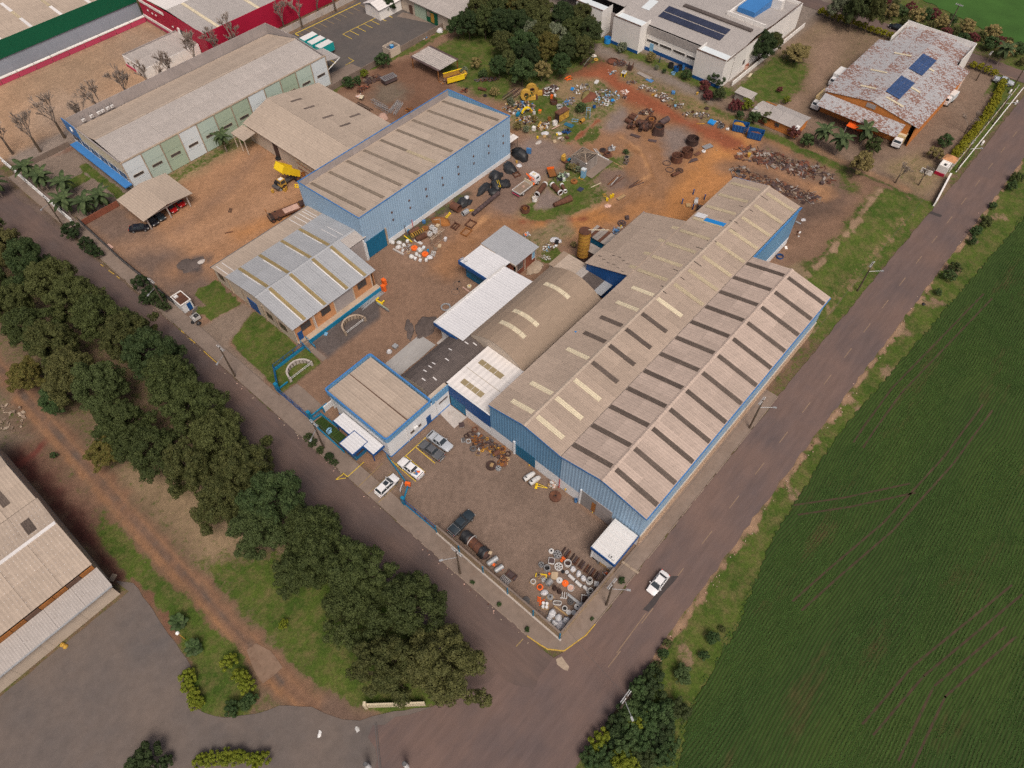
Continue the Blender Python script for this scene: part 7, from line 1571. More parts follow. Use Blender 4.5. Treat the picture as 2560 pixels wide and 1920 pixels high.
bag('big plastic-wrapped crate in the very corner of the tan wall',1.43,1.15,.95,.55,'plastic_wrap',True,31)
BL = [(11.39,8.49),(11.42,7.85),(11.41,7.48),(11.50,6.70),(11.43,6.10),(11.41,5.67),(11.51,4.97),(11.49,4.54),(11.51,3.85),(11.57,3.42),(11.57,2.83),(11.60,2.50),(11.61,1.98),(11.67,1.62)]
for i,(x,y) in enumerate(BL):
    th = T('plough_share','%s dark rusty plough-like casting from the top in the diagonal row' % ORD[i],'casting',x,y,0.15,0,'dark blade castings in a row'); part(th,'blade',MB().extr([(-.75,-.16,0),(.45,-.2,0),(.75,-.08,.12),(-.7,-.1,.42)],[(-.75,.12,0),(.45,.16,0),(.75,.04,.12),(-.7,.06,.42)]),('rust_dark','rust_violet','rust')[i % 3]); part(th,'foot',MB().box(-.8,-.55,-.22,.2,0,.14),'rust')
crate('open wooden crate with two bays beside the ribbed canopy',13.92,1.98,1.5,.8,.7,R(-82),'wood','wood_old'); crate('closed wooden crate below the open two-bay crate',13.83,0.75,1.0,.9,.55,R(-82),'wood','wood')
tyre('black wheel tyre below the blue fascia of the canopy',13.78,3.86,.38,.12); tyre('smaller black tyre below the canopy fascia',13.76,3.29,.3,.1); heap('silver and dark engine bits beside the wooden crates',12.65,0.86,1.3,1.0,26,['galv','steel_dark','pale_metal','orange'],4,.12,.35); heap('dark wheel hubs piled under the canopy edge',13.90,2.90,1.2,.7,20,['steel_dark','dark','rust_dark'],5,.15,.35)
# ---- tank and drums along the tan wall
th = T('rusty_tank','big rusty cylindrical tank lying by the tan wall','tank',2.30,19.76,-1.61,.0); part(th,'shell',MB().tube((-2.6,0,.95),(2.6,0,.95),.88,22),'rust',True); part(th,'end_dish',MB().tube((2.6,0,.95),(2.9,0,.95),.85,22,.5),'rust_dark',True)
for q in (-1.2,.2,1.5): part(th,'weld_band',MB().pipe((q - .05,0,.95),(q + .05,0,.95),.92,.86,22),'rust_dark',True)
for q in (-1.8,1.8): part(th,'saddle',MB().box(q - .15,q + .15,-.8,.8,0,.35),'rust_dark')
for i,(q,s) in enumerate(((-2.0,1.0),(1.9,.8))):
    m = MB(); rings = []
    for k in range(6):
        X = -.75 * s + 1.5 * s * k / 5; rr = .97 + .06 * math.sin(k * 2.1); rings.append([(X + .12 * math.sin(a_ * 3),rr * math.cos(a_) * (1.0 if math.sin(a_) > 0 else 1.12),max(.05,.95 + rr * math.sin(a_))) for a_ in [2 * PI * j / 16 for j in range(16)]])
    m.loft(rings,False); tag(link('tarpaulin',m.mesh('tarpaulin','tarp',True),None,(0,0,0)),('black tarpaulin wrapped round the pickup end of the rusty tank','black tarpaulin wrapped round the drum end of the rusty tank')[i],'tarpaulin').matrix_world = Matrix.Translation(th.location) @ Matrix.Rotation(-1.61,4,'Z') @ Matrix.Translation((q,0,.02))
single('strap','pale hoop strap around the black tarp on the rusty tank','strap',MB().pipe((-.06,0,0),(.06,0,0),1.06,1.0,22),'pale_metal',(2.49,20.73,.95),-1.61)
lying('upper of two grey banded drums lying below the tank',2.28,15.99,1.9,.45,-0.22,'galv',bands=4,nm='banded_drum',cat='drum'); lying('lower of two grey banded drums lying below the tank',2.02,14.33,1.5,.42,-0.24,'galv',bands=3,nm='banded_drum',cat='drum')
for i,(x,y) in enumerate([(2.27,15.52),(2.45,14.02)]): heap(('orange clamp beside the upper banded drum','orange clamp beside the lower banded drum')[i],x,y,.7,.5,9,['orange','orange','steel_dark'],i,.15,.4,nm='orange_clamp',cat='clamp').__delitem__('kind')
th = T('wire_cage','half-round wire mesh cage lying by the tan wall','cage',1.27,12.27,-1.56); m = MB()
for i in range(7):
    X = -.8 + 1.6 * i / 6; pr_ = None
    for j in range(9):
        a_ = PI * j / 8; p = (X,.6 * math.cos(a_),.6 * math.sin(a_) + .05)
        if pr_: m.tube(pr_,p,.025,4)
        pr_ = p
part(th,'hoops',m,'pale_metal'); m = MB()
for j in range(9): a_ = PI * j / 8; m.tube((-.8,.6 * math.cos(a_),.6 * math.sin(a_) + .05),(.8,.6 * math.cos(a_),.6 * math.sin(a_) + .05),.02,4)
part(th,'bars',m,'pale_metal'); part(th,'liner',MB().loft([[(X,.52 * math.cos(PI * j / 8),.52 * math.sin(PI * j / 8) + .03) for j in range(9)] for X in (-.75,.75)]),'rust_violet')
th = T('curved_sheet','curved black steel sheet beside the wire cage','metal sheet',2.51,12.12,-1.51); part(th,'sheet',MB().loft([[(X,.55 * math.cos(a_),.05 + .42 * (1 - math.sin(a_))) for a_ in [PI * j / 8 for j in range(9)]] + [(X,.5 * math.cos(a_),.09 + .42 * (1 - math.sin(a_))) for a_ in [PI * (8 - j) / 8 for j in range(9)]] for X in (-.95,.95)]),'rust_violet',True); part(th,'brace',MB().box(-.8,-.7,-.45,.45,.3,.36).box(.5,.6,-.45,.45,.3,.36),'rust')
box('tan cardboard sheet lying on the tarped tank end',2.65,16.73,.5,.5,.1,.4,'card',z=1.82)
# ---- along the front wall of the halls
tyre('big grey tyre at the front edge of the scrap by the white wall',15.66,32.89,.62,.22,'steel_dark'); disc('wide dark disc with wooden boards on top',15.28,28.09,.95,.3,'rust_dark',.03,.3,'wood',z=0); box('square of yellow planks on the wide dark disc',15.34,27.99,.75,.5,.12,.35,'wood',z=.33); disc('silver round casting with ribs at the scrap corner',15.69,26.73,.5,.4,'galv',.1,.25,holes=5)
lying('rusty drum lying on the scrap by the blue door',17.60,28.94,1.2,.48,-0.23,'rust',nm='rusty_drum',cat='drum',z=.15)
for i,(x,y,r,m_) in enumerate([(19.13,28.91,.55,'rust_orange'),(17.74,27.60,.5,'rust'),(19.05,27.45,.45,'rust_dark'),(16.54,31.43,.26,'yellow_rust'),(16.46,31.92,.24,'pale_metal'),(18.92,35.43,.5,'rust'),(17.59,35.43,.5,'rust_dark'),(17.73,33.02,.45,'rust'),(16.91,35.65,.4,'rust_dark')]): ring(('orange rusty ring closest to the white wall','brown ring beside the rusty lying drum','dark ring right of the rusty lying drum','small yellow ring near the big grey tyre','small pale ring near the big grey tyre','rusty ring leaning at the top of the scrap by the white wall','dark rusty ring near the concrete platform scrap','rusty ring in the middle of the scrap by the wall','darkest ring at the left edge of the scrap by the wall')[i],x,y,r,.13,m_)
crate('pallet with a violet-grey casting below the big tyre',15.60,31.51,.8,.8,.3,.4,'wood','rust_violet'); plate_stack('stack of grey bars near the top of the scrap by the wall',18.32,34.22,1.0,.5,3,.1,'galv'); ring('silver hoops at the left end of the scrap by the wall',16.31,34.65,.42,.1,'galv'); plate_stack('striped dark and white plates at the left end of the scrap',15.85,35.45,.9,.6,3,.9,['steel_dark','white_paint']); disc('white cap on the violet scrap below the wall',18.27,31.66,.16,.3,'white_paint',.05); box('silver open tray beside the concrete platform',17.99,37.93,1.0,.9,.25,.9,'galv',nm='metal_tray',cat='tray',top='rust_violet')
heap('rusty machine scrap heaped along the white wall of the hall',17.97,31.25,7.6,3.0,150,['rust','rust_dark','rust_orange','steel_dark','yellow_rust','rust_violet'],9,.2,.8,R(-84),.5); heap('rusty bits near the blue door and pilaster',17.20,27.05,2.4,1.6,40,['rust_orange','rust','wood'],10,.2,.8)
for i,(x,y) in enumerate([(18.02,21.46),(18.04,20.22)]):
    th = T('white_duct',('left','right')[i] + ' of two bulbous white ducts with round black ports','duct',x,y,-0.19); part(th,'shell',MB().loft([[(X,hw * math.cos(a_),zc + rh * math.sin(a_)) for a_ in [2 * PI * j / 14 for j in range(14)]] for X,hw,zc,rh in ((-1.25,.40,.55,.42),(-.9,.48,.6,.5),(-.2,.50,.66,.55),(.6,.46,.62,.5),(1.05,.3,.5,.36),(1.2,.12,.4,.16))]),'pale_metal',True); part(th,'port',MB().cyl(-.75,0,1.02,1.12,.2,14),'dark'); part(th,'mouth',MB().tube((-1.25,0,.55),(-1.27,0,.55),.38,14),'steel_dark'); part(th,'stand',MB().box(-.9,.8,-.35,.35,0,.14),'yellow_rust')
th = T('hoist_frame','bright yellow triangular hoist frame beside the white ducts','frame',17.91,18.68,-1.05); part(th,'arm',MB().tube((-.9,0,.1),(1.1,0,.1),.06).tube((-.9,0,.1),(-.9,0,1.2),.07).tube((-.9,0,1.2),(1.0,0,.2),.05),'yellow'); part(th,'foot',MB().box(-1.1,-.7,-.5,.5,0,.08),'yellow')
disc('large rusty round plate with central hub by the white wall',18.08,15.69,1.05,.35,'rust',.18,.2); heap('wood offcuts and planks against the white wall',19.83,17.51,2.2,1.2,40,['wood','wood_old','rubble_pink','pale_metal'],12,.3,.8,hh=.6,nm='wood_pile',cat='wood'); drum('blue barrel beside the rusty door pilaster',19.68,12.48,.28,.85,'blue_scrap',.04,inner='light_blue',nm='barrel',cat='barrel')
th = T('yellow_barrier','grey bar with yellow ends before the rusty sliding door','barrier',20.07,8.21,R(-86)); part(th,'bar',MB().box(-.8,.8,-.08,.08,0,.18),'steel'); part(th,'end',MB().box(-.95,-.8,-.16,.16,0,.3),'yellow'); part(th,'end',MB().box(.8,.95,-.16,.16,0,.3),'yellow')
box('yellow electricity box on a post by the white wall',19.83,14.95,.3,.2,.4,0,'yellow_dull',z=.8); drum('yellow wheel stop near the blue door',19.79,23.06,.15,.2,'yellow_dull',nm='wheel_stop',cat='stop')
# ---- driveway items
def half_ring(lb,x,y,rz,mat):
    th = T('segmented_half_ring',lb,'casting',x,y,rz); n = 22; m = MB(); Ro,Ri = 2.6,2.45
    pts = [(math.cos(PI * i / n),math.sin(PI * i / n)) for i in range(n + 1)]
    m.loft([[(Ro * a_,Ro * b_,.0),(Ro * a_,Ro * b_,1.1),(Ri * a_ - .05 * a_,Ri * b_,1.1),(Ri * a_,Ri * b_,0)] for a_,b_ in pts]); part(th,'rim_wall',m,mat,True)
    part(th,'top_flange',MB().loft([[(2.72 * a_,2.72 * b_,1.1),(2.72 * a_,2.72 * b_,1.2),(2.36 * a_,2.36 * b_,1.2),(2.36 * a_,2.36 * b_,1.1)] for a_,b_ in pts]),mat,True)
    for i in range(1,n): a_ = PI * i / n; part(th,'rib',MB().cbox(2.4 * math.cos(a_),2.4 * math.sin(a_),.6,.08,.1,.9,a_),'rust_dark' if i % 2 else mat)
    part(th,'tie_rod',MB().tube((-2.5,0,.9),(2.5,0,.9),.05).tube((-2.5,.1,.4),(2.5,.1,.4),.05),'pale_metal'); part(th,'end_block',MB().box(2.35,2.8,-.25,.15,0,1.2),mat); part(th,'end_block',MB().box(-2.8,-2.35,-.25,.15,0,1.2),mat)
half_ring('cream segmented half ring standing on the dark gravel below the brick hall',20.8,70.6,.0,'stone_pale'); half_ring('white segmented half ring standing on the lawn by the entrance',6.2,69.9,.0,'concrete_pale')
beams('bundle of galvanised pipes stacked along the blue retaining wall',28.2,73.9,6.6,7,.17,R(3),'galv','pipe_bundle',.07,'pipes',.01); beams('steel rails lying beside the dark gravel edge',28.43,70.85,4.2,3,.2,R(-88),['steel_dark','steel','sage_green'],'rail_bundle',.07,'rails',.005)
th = T('yellow_stand','bright yellow bent stand on the dark gravel','stand',28.76,72.15,R(-85)); part(th,'post',MB().box(-.9,.9,-.14,.14,0,.3),'yellow'); part(th,'arm',MB().box(-.9,-.65,-.1,.75,.3,.55),'yellow'); part(th,'arm',MB().box(.65,.9,-.1,.75,.3,.55),'yellow')
for i,(x,y) in enumerate([(31.70,73.88),(32.98,75.12)]): box(('nearer','farther')[i] + ' bright orange cabinet beside the terrace end',x,y,.7,.9,1.6,.0,'orange','orange_cabinet','cabinet')
bag('round white bulk bag near the office corner',20.98,60.71,.55,.9,'bag_white',False,41); box('grey electrical block beside the white bulk bag',22.69,60.77,.95,.95,.5,.1,'steel',top='galv'); box('light blue panel lying on the dark gravel',15.75,73.93,.8,.6,.1,.6,'light_blue',nm='panel',cat='panel')
th = T('gravel_pile','dark heap of sand beside the white shed end','heap',30.82,60.28,0); part(th,'heap',MB().lump(0,0,-.05,2.5,2.2,.4,3,22,6,.22),'sand_dark',True); part(th,'spill',MB().lump(-1.6,-1.2,-.05,2.0,1.2,.25,5,16,4,.2),'sand_dark',True)
th = T('gravel_pile','long low dark spoil ridge along the driveway','heap',27.56,61.68,R(45)); part(th,'ridge',MB().lump(0,0,-.05,2.8,.6,.2,6,16,4,.35),'sand_dark',True); part(th,'spill',MB().lump(1.5,.5,-.05,1.4,.7,.25,7,14,4,.25),'sand_dark',True)
th = T('gravel_pile','dark spread pile of crushed stone behind the guard hut','heap',9.0,112.2,0); part(th,'heap',MB().lump(0,0,-.06,2.6,2.2,.2,9,22,5,.3),'sand_dark',True); part(th,'stones',MB().lump(2,-1.2,-.03,.9,.8,.2,4,10,4,.2),'concrete_pale',True)
ring('silver steel ring on boards beside the white corrugated roof',36.87,60.57,.92,.17,'galv',.05,'steel_ring')
for i,(x,y) in enumerate([(43.24,63.40),(41.41,62.16)]): th = ring(('upper','lower')[i] + ' thin black cable loop lying on the driveway',x,y,.85,.03,'steel_dark',nm='cable_loop',cat='cable'); part(th,'grip',MB().lump(.9,.3,0,.25,.2,.15,i),'dark')
disc('round yellow cover beside the white roof gutter',44.45,60.96,.5,.3,'sky_cream',.08,.3,'yellow'); single('wooden_board','pinkish board beside the round yellow cover','board',MB().box(-1.0,1.0,-.18,.18,0,.12),'rubble_pink',(43.39,60.90,0),-1.59)
# ---- along the tall blue hall
for i,(x,y,m_) in enumerate([(44.91,78.30,'orange'),(45.13,75.09,'orange'),(51.07,81.11,'rust_orange')]): disc(('orange flywheel at the left of the white castings','orange flywheel at the right of the white castings','duller orange flywheel against the blue hall')[i],x,y,.75,.32,m_,.1,.14,'dark')
GB = [(43.86,82.08,.62,'large round white casting by the white plinth'),(42.83,81.27,.62,'grey-white bowl casting behind the kerb of castings'),(44.02,80.74,.5,'pale ribbed casting in the middle of the casting pile'),(42.70,79.72,.4,'small white casting with red mark'),(45.32,76.97,.75,'oval white casting between the two orange flywheels'),(43.96,76.58,.55,'leaning white shell casting below the oval casting'),(42.67,76.82,.65,'pointed white shell casting at the front left'),(43.93,75.64,.35,'small bright white casting at the front'),(43.00,83.35,.6,'pale cabinet-like casting against the door pilaster')]
for i,(x,y,r,lb) in enumerate(GB): bag(lb,x,y,r,.5,'pale_metal',i % 2 == 0,50 + i,'casting','casting')
for i,(x,y,lb) in enumerate([(43.92,73.44,'white box with dark lettering area at the right end of castings'),(42.98,74.39,'white low box in the front row of castings'),(42.65,75.60,'white canister set at the front of castings'),(45.36,80.92,'white panel box standing among the castings'),(46.31,76.68,'pale green-grey box beside the oval casting')]): box(lb,x,y,.62,.55,.5,.5,'white_paint' if i < 4 else 'mint_white')
bag('white plastic-wrapped load right of the orange flywheel',45.08,73.61,.7,.5,'bag_white',True,61); rframe('small wooden loop frame on the ground before the castings',43.20,78.30,.7,.4,.1,.6,'wood',.08); heap('small white and grey machine bits among the castings',43.72,79.39,3.2,2.4,50,['white_paint','pale_metal','steel','rust','card'],14,.15,.4); box('teal motor casing beside the orange flywheel',46.25,75.34,.7,.4,.4,.7,'teal_fence')
single('concrete_kerb','long pale kerb block before the white castings','block',MB().box(-1.5,1.5,-.2,.2,0,.35),'concrete_pale',(41.75,80.12,0),-1.47); rframe('pyramid of pale metal struts beside the wrapped load',46.40,73.76,1.1,.9,.5,.5,'pale_metal',.08,cross=True); plate_stack('pale gutters leaning beside the yellow channel',46.90,79.14,2.2,.6,4,-1.47,'pale_metal','gutter_stack','gutters')
single('yellow_channel','bright yellow channel bar beside the pale gutters','bar',MB().box(-1.4,1.4,-.09,.09,0,.2),'yellow',(45.90,81.30,.3),-1.66)
for i,(x,y,L,r) in enumerate([(48.48,82.00,2.6,.6),(48.04,79.30,2.6,.6)]): lying(('rusty drum lying behind the yellow coil spring','rusty drum lying before the yellow coil spring')[i],x,y,L,r,-0.20,'rust',solid=True,nm='rusty_drum',cat='drum')
th = T('coil_spring','huge yellow-brown coil spring lying between two rusty drums','spring',48.34,80.52,-0.20,.6); m = MB(); q0 = None
for i in range(70):
    a_ = i * .55; p = (-1.6 + 3.2 * i / 69,.5 * math.cos(a_),.5 + .5 * math.sin(a_))
    if q0: m.tube(q0,p,.07,5)
    q0 = p
part(th,'coil',m,'yellow_dull'); part(th,'end_ring',MB().torus(-1.6,0,.5,.5,.07,14,5,'x'),'yellow_dull')
th = T('pipe_rack','tall pale steel gantry frame beside stacked white crates','frame',49.32,75.48,R(4)); m = MB()
for X in (-1.5,1.5):
    for Y in (-.25,.25): m.tube((X,Y,0),(X,Y,2.6),.06,5)
    m.tube((X,-.25,2.6),(X,.25,2.6),.06,5)
part(th,'uprights',m,'stone_pale'); part(th,'top_beam',MB().box(-1.9,1.9,-.3,-.18,2.6,2.72).box(-1.9,1.9,.18,.3,2.6,2.72),'stone_pale')
for q in (-1.4,-.7,0,.7,1.4): part(th,'rung',MB().box(q - .05,q + .05,-.18,.18,2.62,2.7),'stone_pale')
part(th,'base_rail',MB().tube((-1.5,0,.15),(1.5,0,.15),.05),'stone_pale'); part(th,'top_frame',MB().frame(1.3,2.3,-.5,.5,2.75,2.85,.1),'stone_pale')
for i,(x,y,z) in enumerate([(49.81,78.14,.7),(51.10,77.72,.9),(51.75,79.47,.5)]): crate(('front','tall right','rear')[i] + ' white plastic crate stacked behind the gantry frame',x,y,.85,.8,.8 + .3 * (i == 1),.2,'white_paint','steel',z=z); box(('pallet stack under the front white crate','pallet stack under the tall white crate','pallet stack under the rear white crate')[i],x,y,.8,.75,z - .06,.2,'wood_old','pallet_stack','pallets')
box('brown sack-covered crate behind the white crates',53.11,79.00,.9,.8,.9,.3,'card'); th = T('pale_mast','bent pale steel mast rising behind the white crates','mast',53.68,78.61,0); part(th,'upright',MB().tube((0,0,0),(0,0,2.6),.09),'stone_pale'); part(th,'arm',MB().tube((0,0,2.6),(-1.4,.6,2.9),.08),'stone_pale')
th = T('soil_mound','orange-brown heap of sand against the blue hall','heap',55.10,79.87,R(-60)); part(th,'heap',MB().lump(0,0,-.05,2.2,1.3,1.1,12,16,6,.14),'rust_orange',True); part(th,'toe',MB().lump(-1.3,.6,-.05,1.2,.9,.4,13,14,4,.2),'soil_red',True)
rframe('bright yellow bent frame lying in the grass by the blue hall',57.51,80.22,2.4,.5,.15,R(12),'yellow',.14); box('blue pump against the white plinth',52.21,82.64,.6,.6,.8,.2,'blue_scrap','pump','pump'); box('small blue valve on the white plinth left',47.70,82.91,.6,.5,.7,.4,'teal_fence','valve','valve'); box('silver wrapped box on brown block near the track',51.36,74.84,.75,.55,.7,.4,'bag_white',top='bag_white'); plate_stack('flat tan boards beside the gantry frame',49.12,74.56,.95,.7,3,.6,'card','board_stack','boards'); plate_stack('dark boards below the flat tan boards',47.87,74.59,1.1,.8,2,.6,'wood_old','board_stack','boards')
rframe('rusty rectangular frame with thick bars, left of three',56.13,76.37,1.9,1.5,.35,R(8),'rust',.2,cross=True); rframe('rusty rectangular frame, rear right of three',59.01,74.24,2.3,2.0,.3,R(8),'rust',.18); rframe('rusty rectangular frame, front of three',56.33,73.17,2.4,1.8,.28,R(8),'rust_orange',.16)
lying('big dark red rusty drum open at one end by the blue hall',60.29,80.22,2.3,.95,-1.51,'rust',nm='rusty_drum',cat='drum'); lying('silver corrugated duct piece with orange tag',60.67,77.53,1.6,.6,-0.05,'galv',bands=4,nm='duct',cat='duct'); beams('yellow rods leaning on the black tarp pile',62.44,77.62,1.3,3,.22,-0.46,'yellow','yellow_rods',.04,'rods')
for i in range(8): t_ = i / 7; x0,y0 = 62.08,75.84; x1,y1 = 70.38,76.34; lying('%s black corrugated pipe section from the front in the long line' % ORD[i],x0 + (x1 - x0) * t_,y0 + (y1 - y0) * t_,1.35,.48 + .0 * i,math.atan2(y1 - y0,x1 - x0),'rust_violet',bands=2,nm='pipe_section',solid=True)
for i,(x,y,rx,ry,h_,lb) in enumerate([(63.07,80.45,1.9,1.3,1.5,'black tarp heap with white bag on top by the big rusty drum'),(69.94,80.40,2.4,1.1,1.0,'black tarp covered pipes between two tarp heaps'),(75.04,81.07,1.8,1.6,1.8,'boxy black tarp load against the white plinth'),(72.87,78.83,1.9,1.4,1.5,'black tarp load tied with yellow ropes'),(74.43,77.85,1.6,1.6,1.1,'crumpled blue-black tarp beside the yellow-roped load'),(79.86,80.69,2.3,1.5,1.5,'black tarp sloping from the hall end'),(85.33,82.05,2.4,1.7,2.2,'large black tarp load with blue end beside the lean-to'),(70.71,77.73,1.6,1.1,.9,'black tarp at the end of the long pipe line')]):
    th = T('tarpaulin_load',lb,'tarpaulin',x,y,R(15 * i)); part(th,'cover',MB().lump(0,0,0,rx,ry,h_,70 + i,16,6,.2),'tarp',True); part(th,'fold',MB().lump(rx * .5,-ry * .6,0,rx * .6,ry * .5,h_ * .4,90 + i,12,4,.25),'tarp',True)
    if i == 3:
        for q in (-.4,.0): part(th,'rope',MB().tube((-1.6,q - .6,1.0),(0,q - .2,1.62),.06).tube((0,q - .2,1.62),(1.5,q,1.0),.06),'yellow')
bag('crumpled white bag on top of the black tarp heap',64.06,80.19,.6,.45,'bag_white',False,77,z=1.35); bag('white sack lying near the crane truck',82.38,79.77,.75,.45,'bag_white',False,78); rframe('rusty square frame near the crane truck',79.29,77.93,1.7,1.5,.35,R(-20),'rust',.18); drum('tiny yellow barrel beside the white sack',82.99,81.16,.25,.5,'yellow_dull',nm='barrel',cat='barrel'); box('blue end panel of the large tarp load',87.77,81.24,.5,1.2,1.4,.4,'blue_scrap','panel','panel')

# ---- green island: hut, pipes
th = thing('plank_hut','old roofless plank hut with exposed rafters in the yard','hut',(93.0,67.85,0),0)
def planks(x0,x1,y,ax):
    n = 10
    for i in range(n):
        a,b = x0 + (x1 - x0) * i / n + .015,x0 + (x1 - x0) * (i + 1) / n - .015
        part(th,'plank',MB().box(a,b,y - .05,y + .05,0,3.0) if ax == 'x' else MB().box(y - .05,y + .05,a,b,0,3.0),'wood_grey')
for y in (-2.3,2.3): planks(-2.3,2.3,y,'x')
for x in (-2.3,2.3): planks(-2.25,2.25,x,'y')
for a,b in (((-2.35,-2.35),(0,0)),((2.35,-2.35),(0,0)),((2.35,2.35),(0,0)),((-2.35,2.35),(0,0))): part(th,'hip_rafter',MB().tube((a[0],a[1],3.0),(0,0,3.9),.1,5),'stone_pale')
for k,(ax,s) in enumerate((('x',-1),('x',1),('y',-1),('y',1))):
    for i in range(1,5):
        t_ = i / 5; q = 2.35 * t_; z = 3.9 - .9 * t_; part(th,'batten',MB().box(-q,q,s * q - .04,s * q + .04,z - .03,z + .03) if ax == 'x' else MB().box(s * q - .04,s * q + .04,-q,q,z - .03,z + .03),'stone_pale' if i % 2 else 'wood_old')
part(th,'floor',MB().box(-2.2,2.2,-2.2,2.2,.02,.1),'wood_old'); part(th,'corner_cap',MB().box(-2.5,-2.2,-2.5,-2.2,2.95,3.1).box(2.2,2.5,-2.5,-2.2,2.95,3.1),'white_old'); part(th,'door',MB().box(-2.38,-2.35,-.4,.5,.1,2.1),'wood_old')
struct('hut_slab',MB().prism([(90.2,63.2),(98.8,63.2),(98.8,69.5),(95.5,70.4),(90.2,70.4)],0,.12),'concrete')
th = T('kiosk','narrow light blue metal cabinet with sloped lid at the plank hut','cabinet',89.38,65.16,R(10)); part(th,'body',MB().box(-.5,.5,-.5,.5,0,2.1),'light_blue'); part(th,'lid',MB().extr([(-.55,-.55,2.1),(.55,-.55,2.1),(.55,-.55,2.3),(-.55,-.55,2.5)],[(-.55,.55,2.1),(.55,.55,2.1),(.55,.55,2.3),(-.55,.55,2.5)]),'mint_white'); rframe('yellow square frame on the ground before the blue cabinet',88.97,65.29,1.5,1.1,.12,R(10),'yellow_dull',.1)
lying('long brown ribbed pipe with white collar pointing up-right',78.50,69.50,4.2,.62,0.23,'rust',bands=4,ends='pale_metal'); lying('thick brown ribbed pipe with white collars in the middle',81.06,66.86,3.4,.62,-1.87,'rust',bands=4,ends='white_paint'); lying('short brown pipe with white collars beside the thick one',82.54,65.83,2.4,.42,-2.12,'rust',bands=2,ends='white_paint'); lying('long tapered rusty drum pipe at the front of the island',78.48,62.92,4.8,.48,-0.30,'rust',bands=4,r2=.85)
drum('white drum with rusty inside beside the ribbed pipes',74.93,68.46,.62,.9,'white_old',.06,inner='rust_orange'); th = drum('rusty toothed drum with inner ring at the island edge',70.65,67.76,1.05,1.0,'rust',.1,inner='rust_dark',fl=.06); part(th,'inner_ring',MB().hollow(0,0,.3,.9,.5,.34,16),'rust_orange',True)
disc('rusty round plate with hub beside the pale green machine',86.36,65.64,.85,.35,'rust_orange',.15,.3); heap('pale green dismantled machine with dark parts',85.89,68.86,3.4,2.4,46,['green_pale','green_pale','tarp','steel_dark','pale_metal'],21,.4,1.1,hh=.7,nm='green_machine',cat='machine').__delitem__('kind'); box('flat dark blue panel with pale edge on the grass',85.15,62.74,1.4,1.2,.1,R(5),'solar_dark','panel','panel',top='solar_dark')
disc('rusty stepped flywheel behind the plank hut',100.07,65.77,1.15,.3,'rust',.45,.5); disc('rusty round base plate farther behind the plank hut',100.81,67.79,.9,.25,'rust_dark',.1,.5); heap('grey wire and pipe tangle behind the plank hut',102.81,66.55,2.4,1.6,60,['steel','pale_metal','rust_violet'],22,.2,.7); beams('pale metal strips leaning at the plank hut corner',99.49,68.61,3.2,4,.2,-1.97,'pale_metal','metal_strips',.05); single('pale_gutter','long pale gutter lying on the hut slab','gutter',MB().box(-1.6,1.6,-.15,.15,0,.15),'pale_metal',(98.47,65.84,.12),-1.56)
th = T('mixer','yellow machine with blue drum and white canisters beside the plank hut','machine',90.90,71.80,0); part(th,'frame',MB().box(-.6,.6,-.9,.9,.2,.5),'rust'); part(th,'yellow_housing',MB().box(-.5,.3,.3,1.2,.5,1.8).box(-.2,.5,.6,1.1,1.8,2.0),'yellow_dull'); part(th,'blue_motor',MB().tube((.2,-.5,.9),(.9,-.5,.9),.35,12),'teal_fence',True); part(th,'canister',MB().lump(-.6,-1.3,0,.4,.5,.9,3,10,5,.1),'white_paint',True); part(th,'canister',MB().lump(.1,-1.5,0,.35,.4,.8,4,10,5,.1),'white_paint',True)
beams('bundle of rusty bars lying on the slope of the island',93.02,58.58,5.0,5,.35,0.04,['rust','rust_dark','pale_metal','rust_orange'],'bar_bundle',.07,'bars'); beams('dark steel profiles lying at the track edge',95.35,54.11,4.6,3,.4,-0.21,['rust_violet','rust'],'bar_bundle',.08,'bars'); single('wooden_pole','thin wooden pole lying on the grass near the hut','pole',MB().box(-1.6,1.6,-.07,.07,0,.12),'wood',(98.61,61.31,0),-1.62); single('wooden_pole','pale plank lying across the island slope','plank',MB().box(-1.5,1.5,-.08,.08,0,.1),'sky_cream',(88.88,60.89,0),-0.28); crate('pale open crate with dark parts beside the island',102.16,61.41,1.3,1.0,.5,.3,'stone_pale','dark'); heap('dark broken machine beside the pale open crate',100.94,60.70,1.6,1.2,24,['steel_dark','rust_dark','wood_old'],23)
for i,(x,y) in enumerate([(85.94,55.39),(87.36,55.34),(88.01,55.22)]): box(('nearest','middle','farthest')[i] + ' of three yellow posts beside the sand spill',x,y,.25,.5,.9,.2,'yellow','yellow_post','post')
single('sand_spill','small orange sand spill beside the yellow posts','sand',MB().lump(0,0,-.03,.8,.7,.15,5,14,4,.25),'rubble_pink',(84.71,54.29,0),0,None,True); plate_stack('dark planks with a yellow crate piece at the track edge',89.09,53.64,2.4,.8,3,-0.18,['rust_violet','wood_grey','wood'],'board_stack','boards'); rframe('small yellow triangle frame near the island edge',87.26,57.06,1.1,.7,.1,.9,'yellow_dull',.07,cross=True)
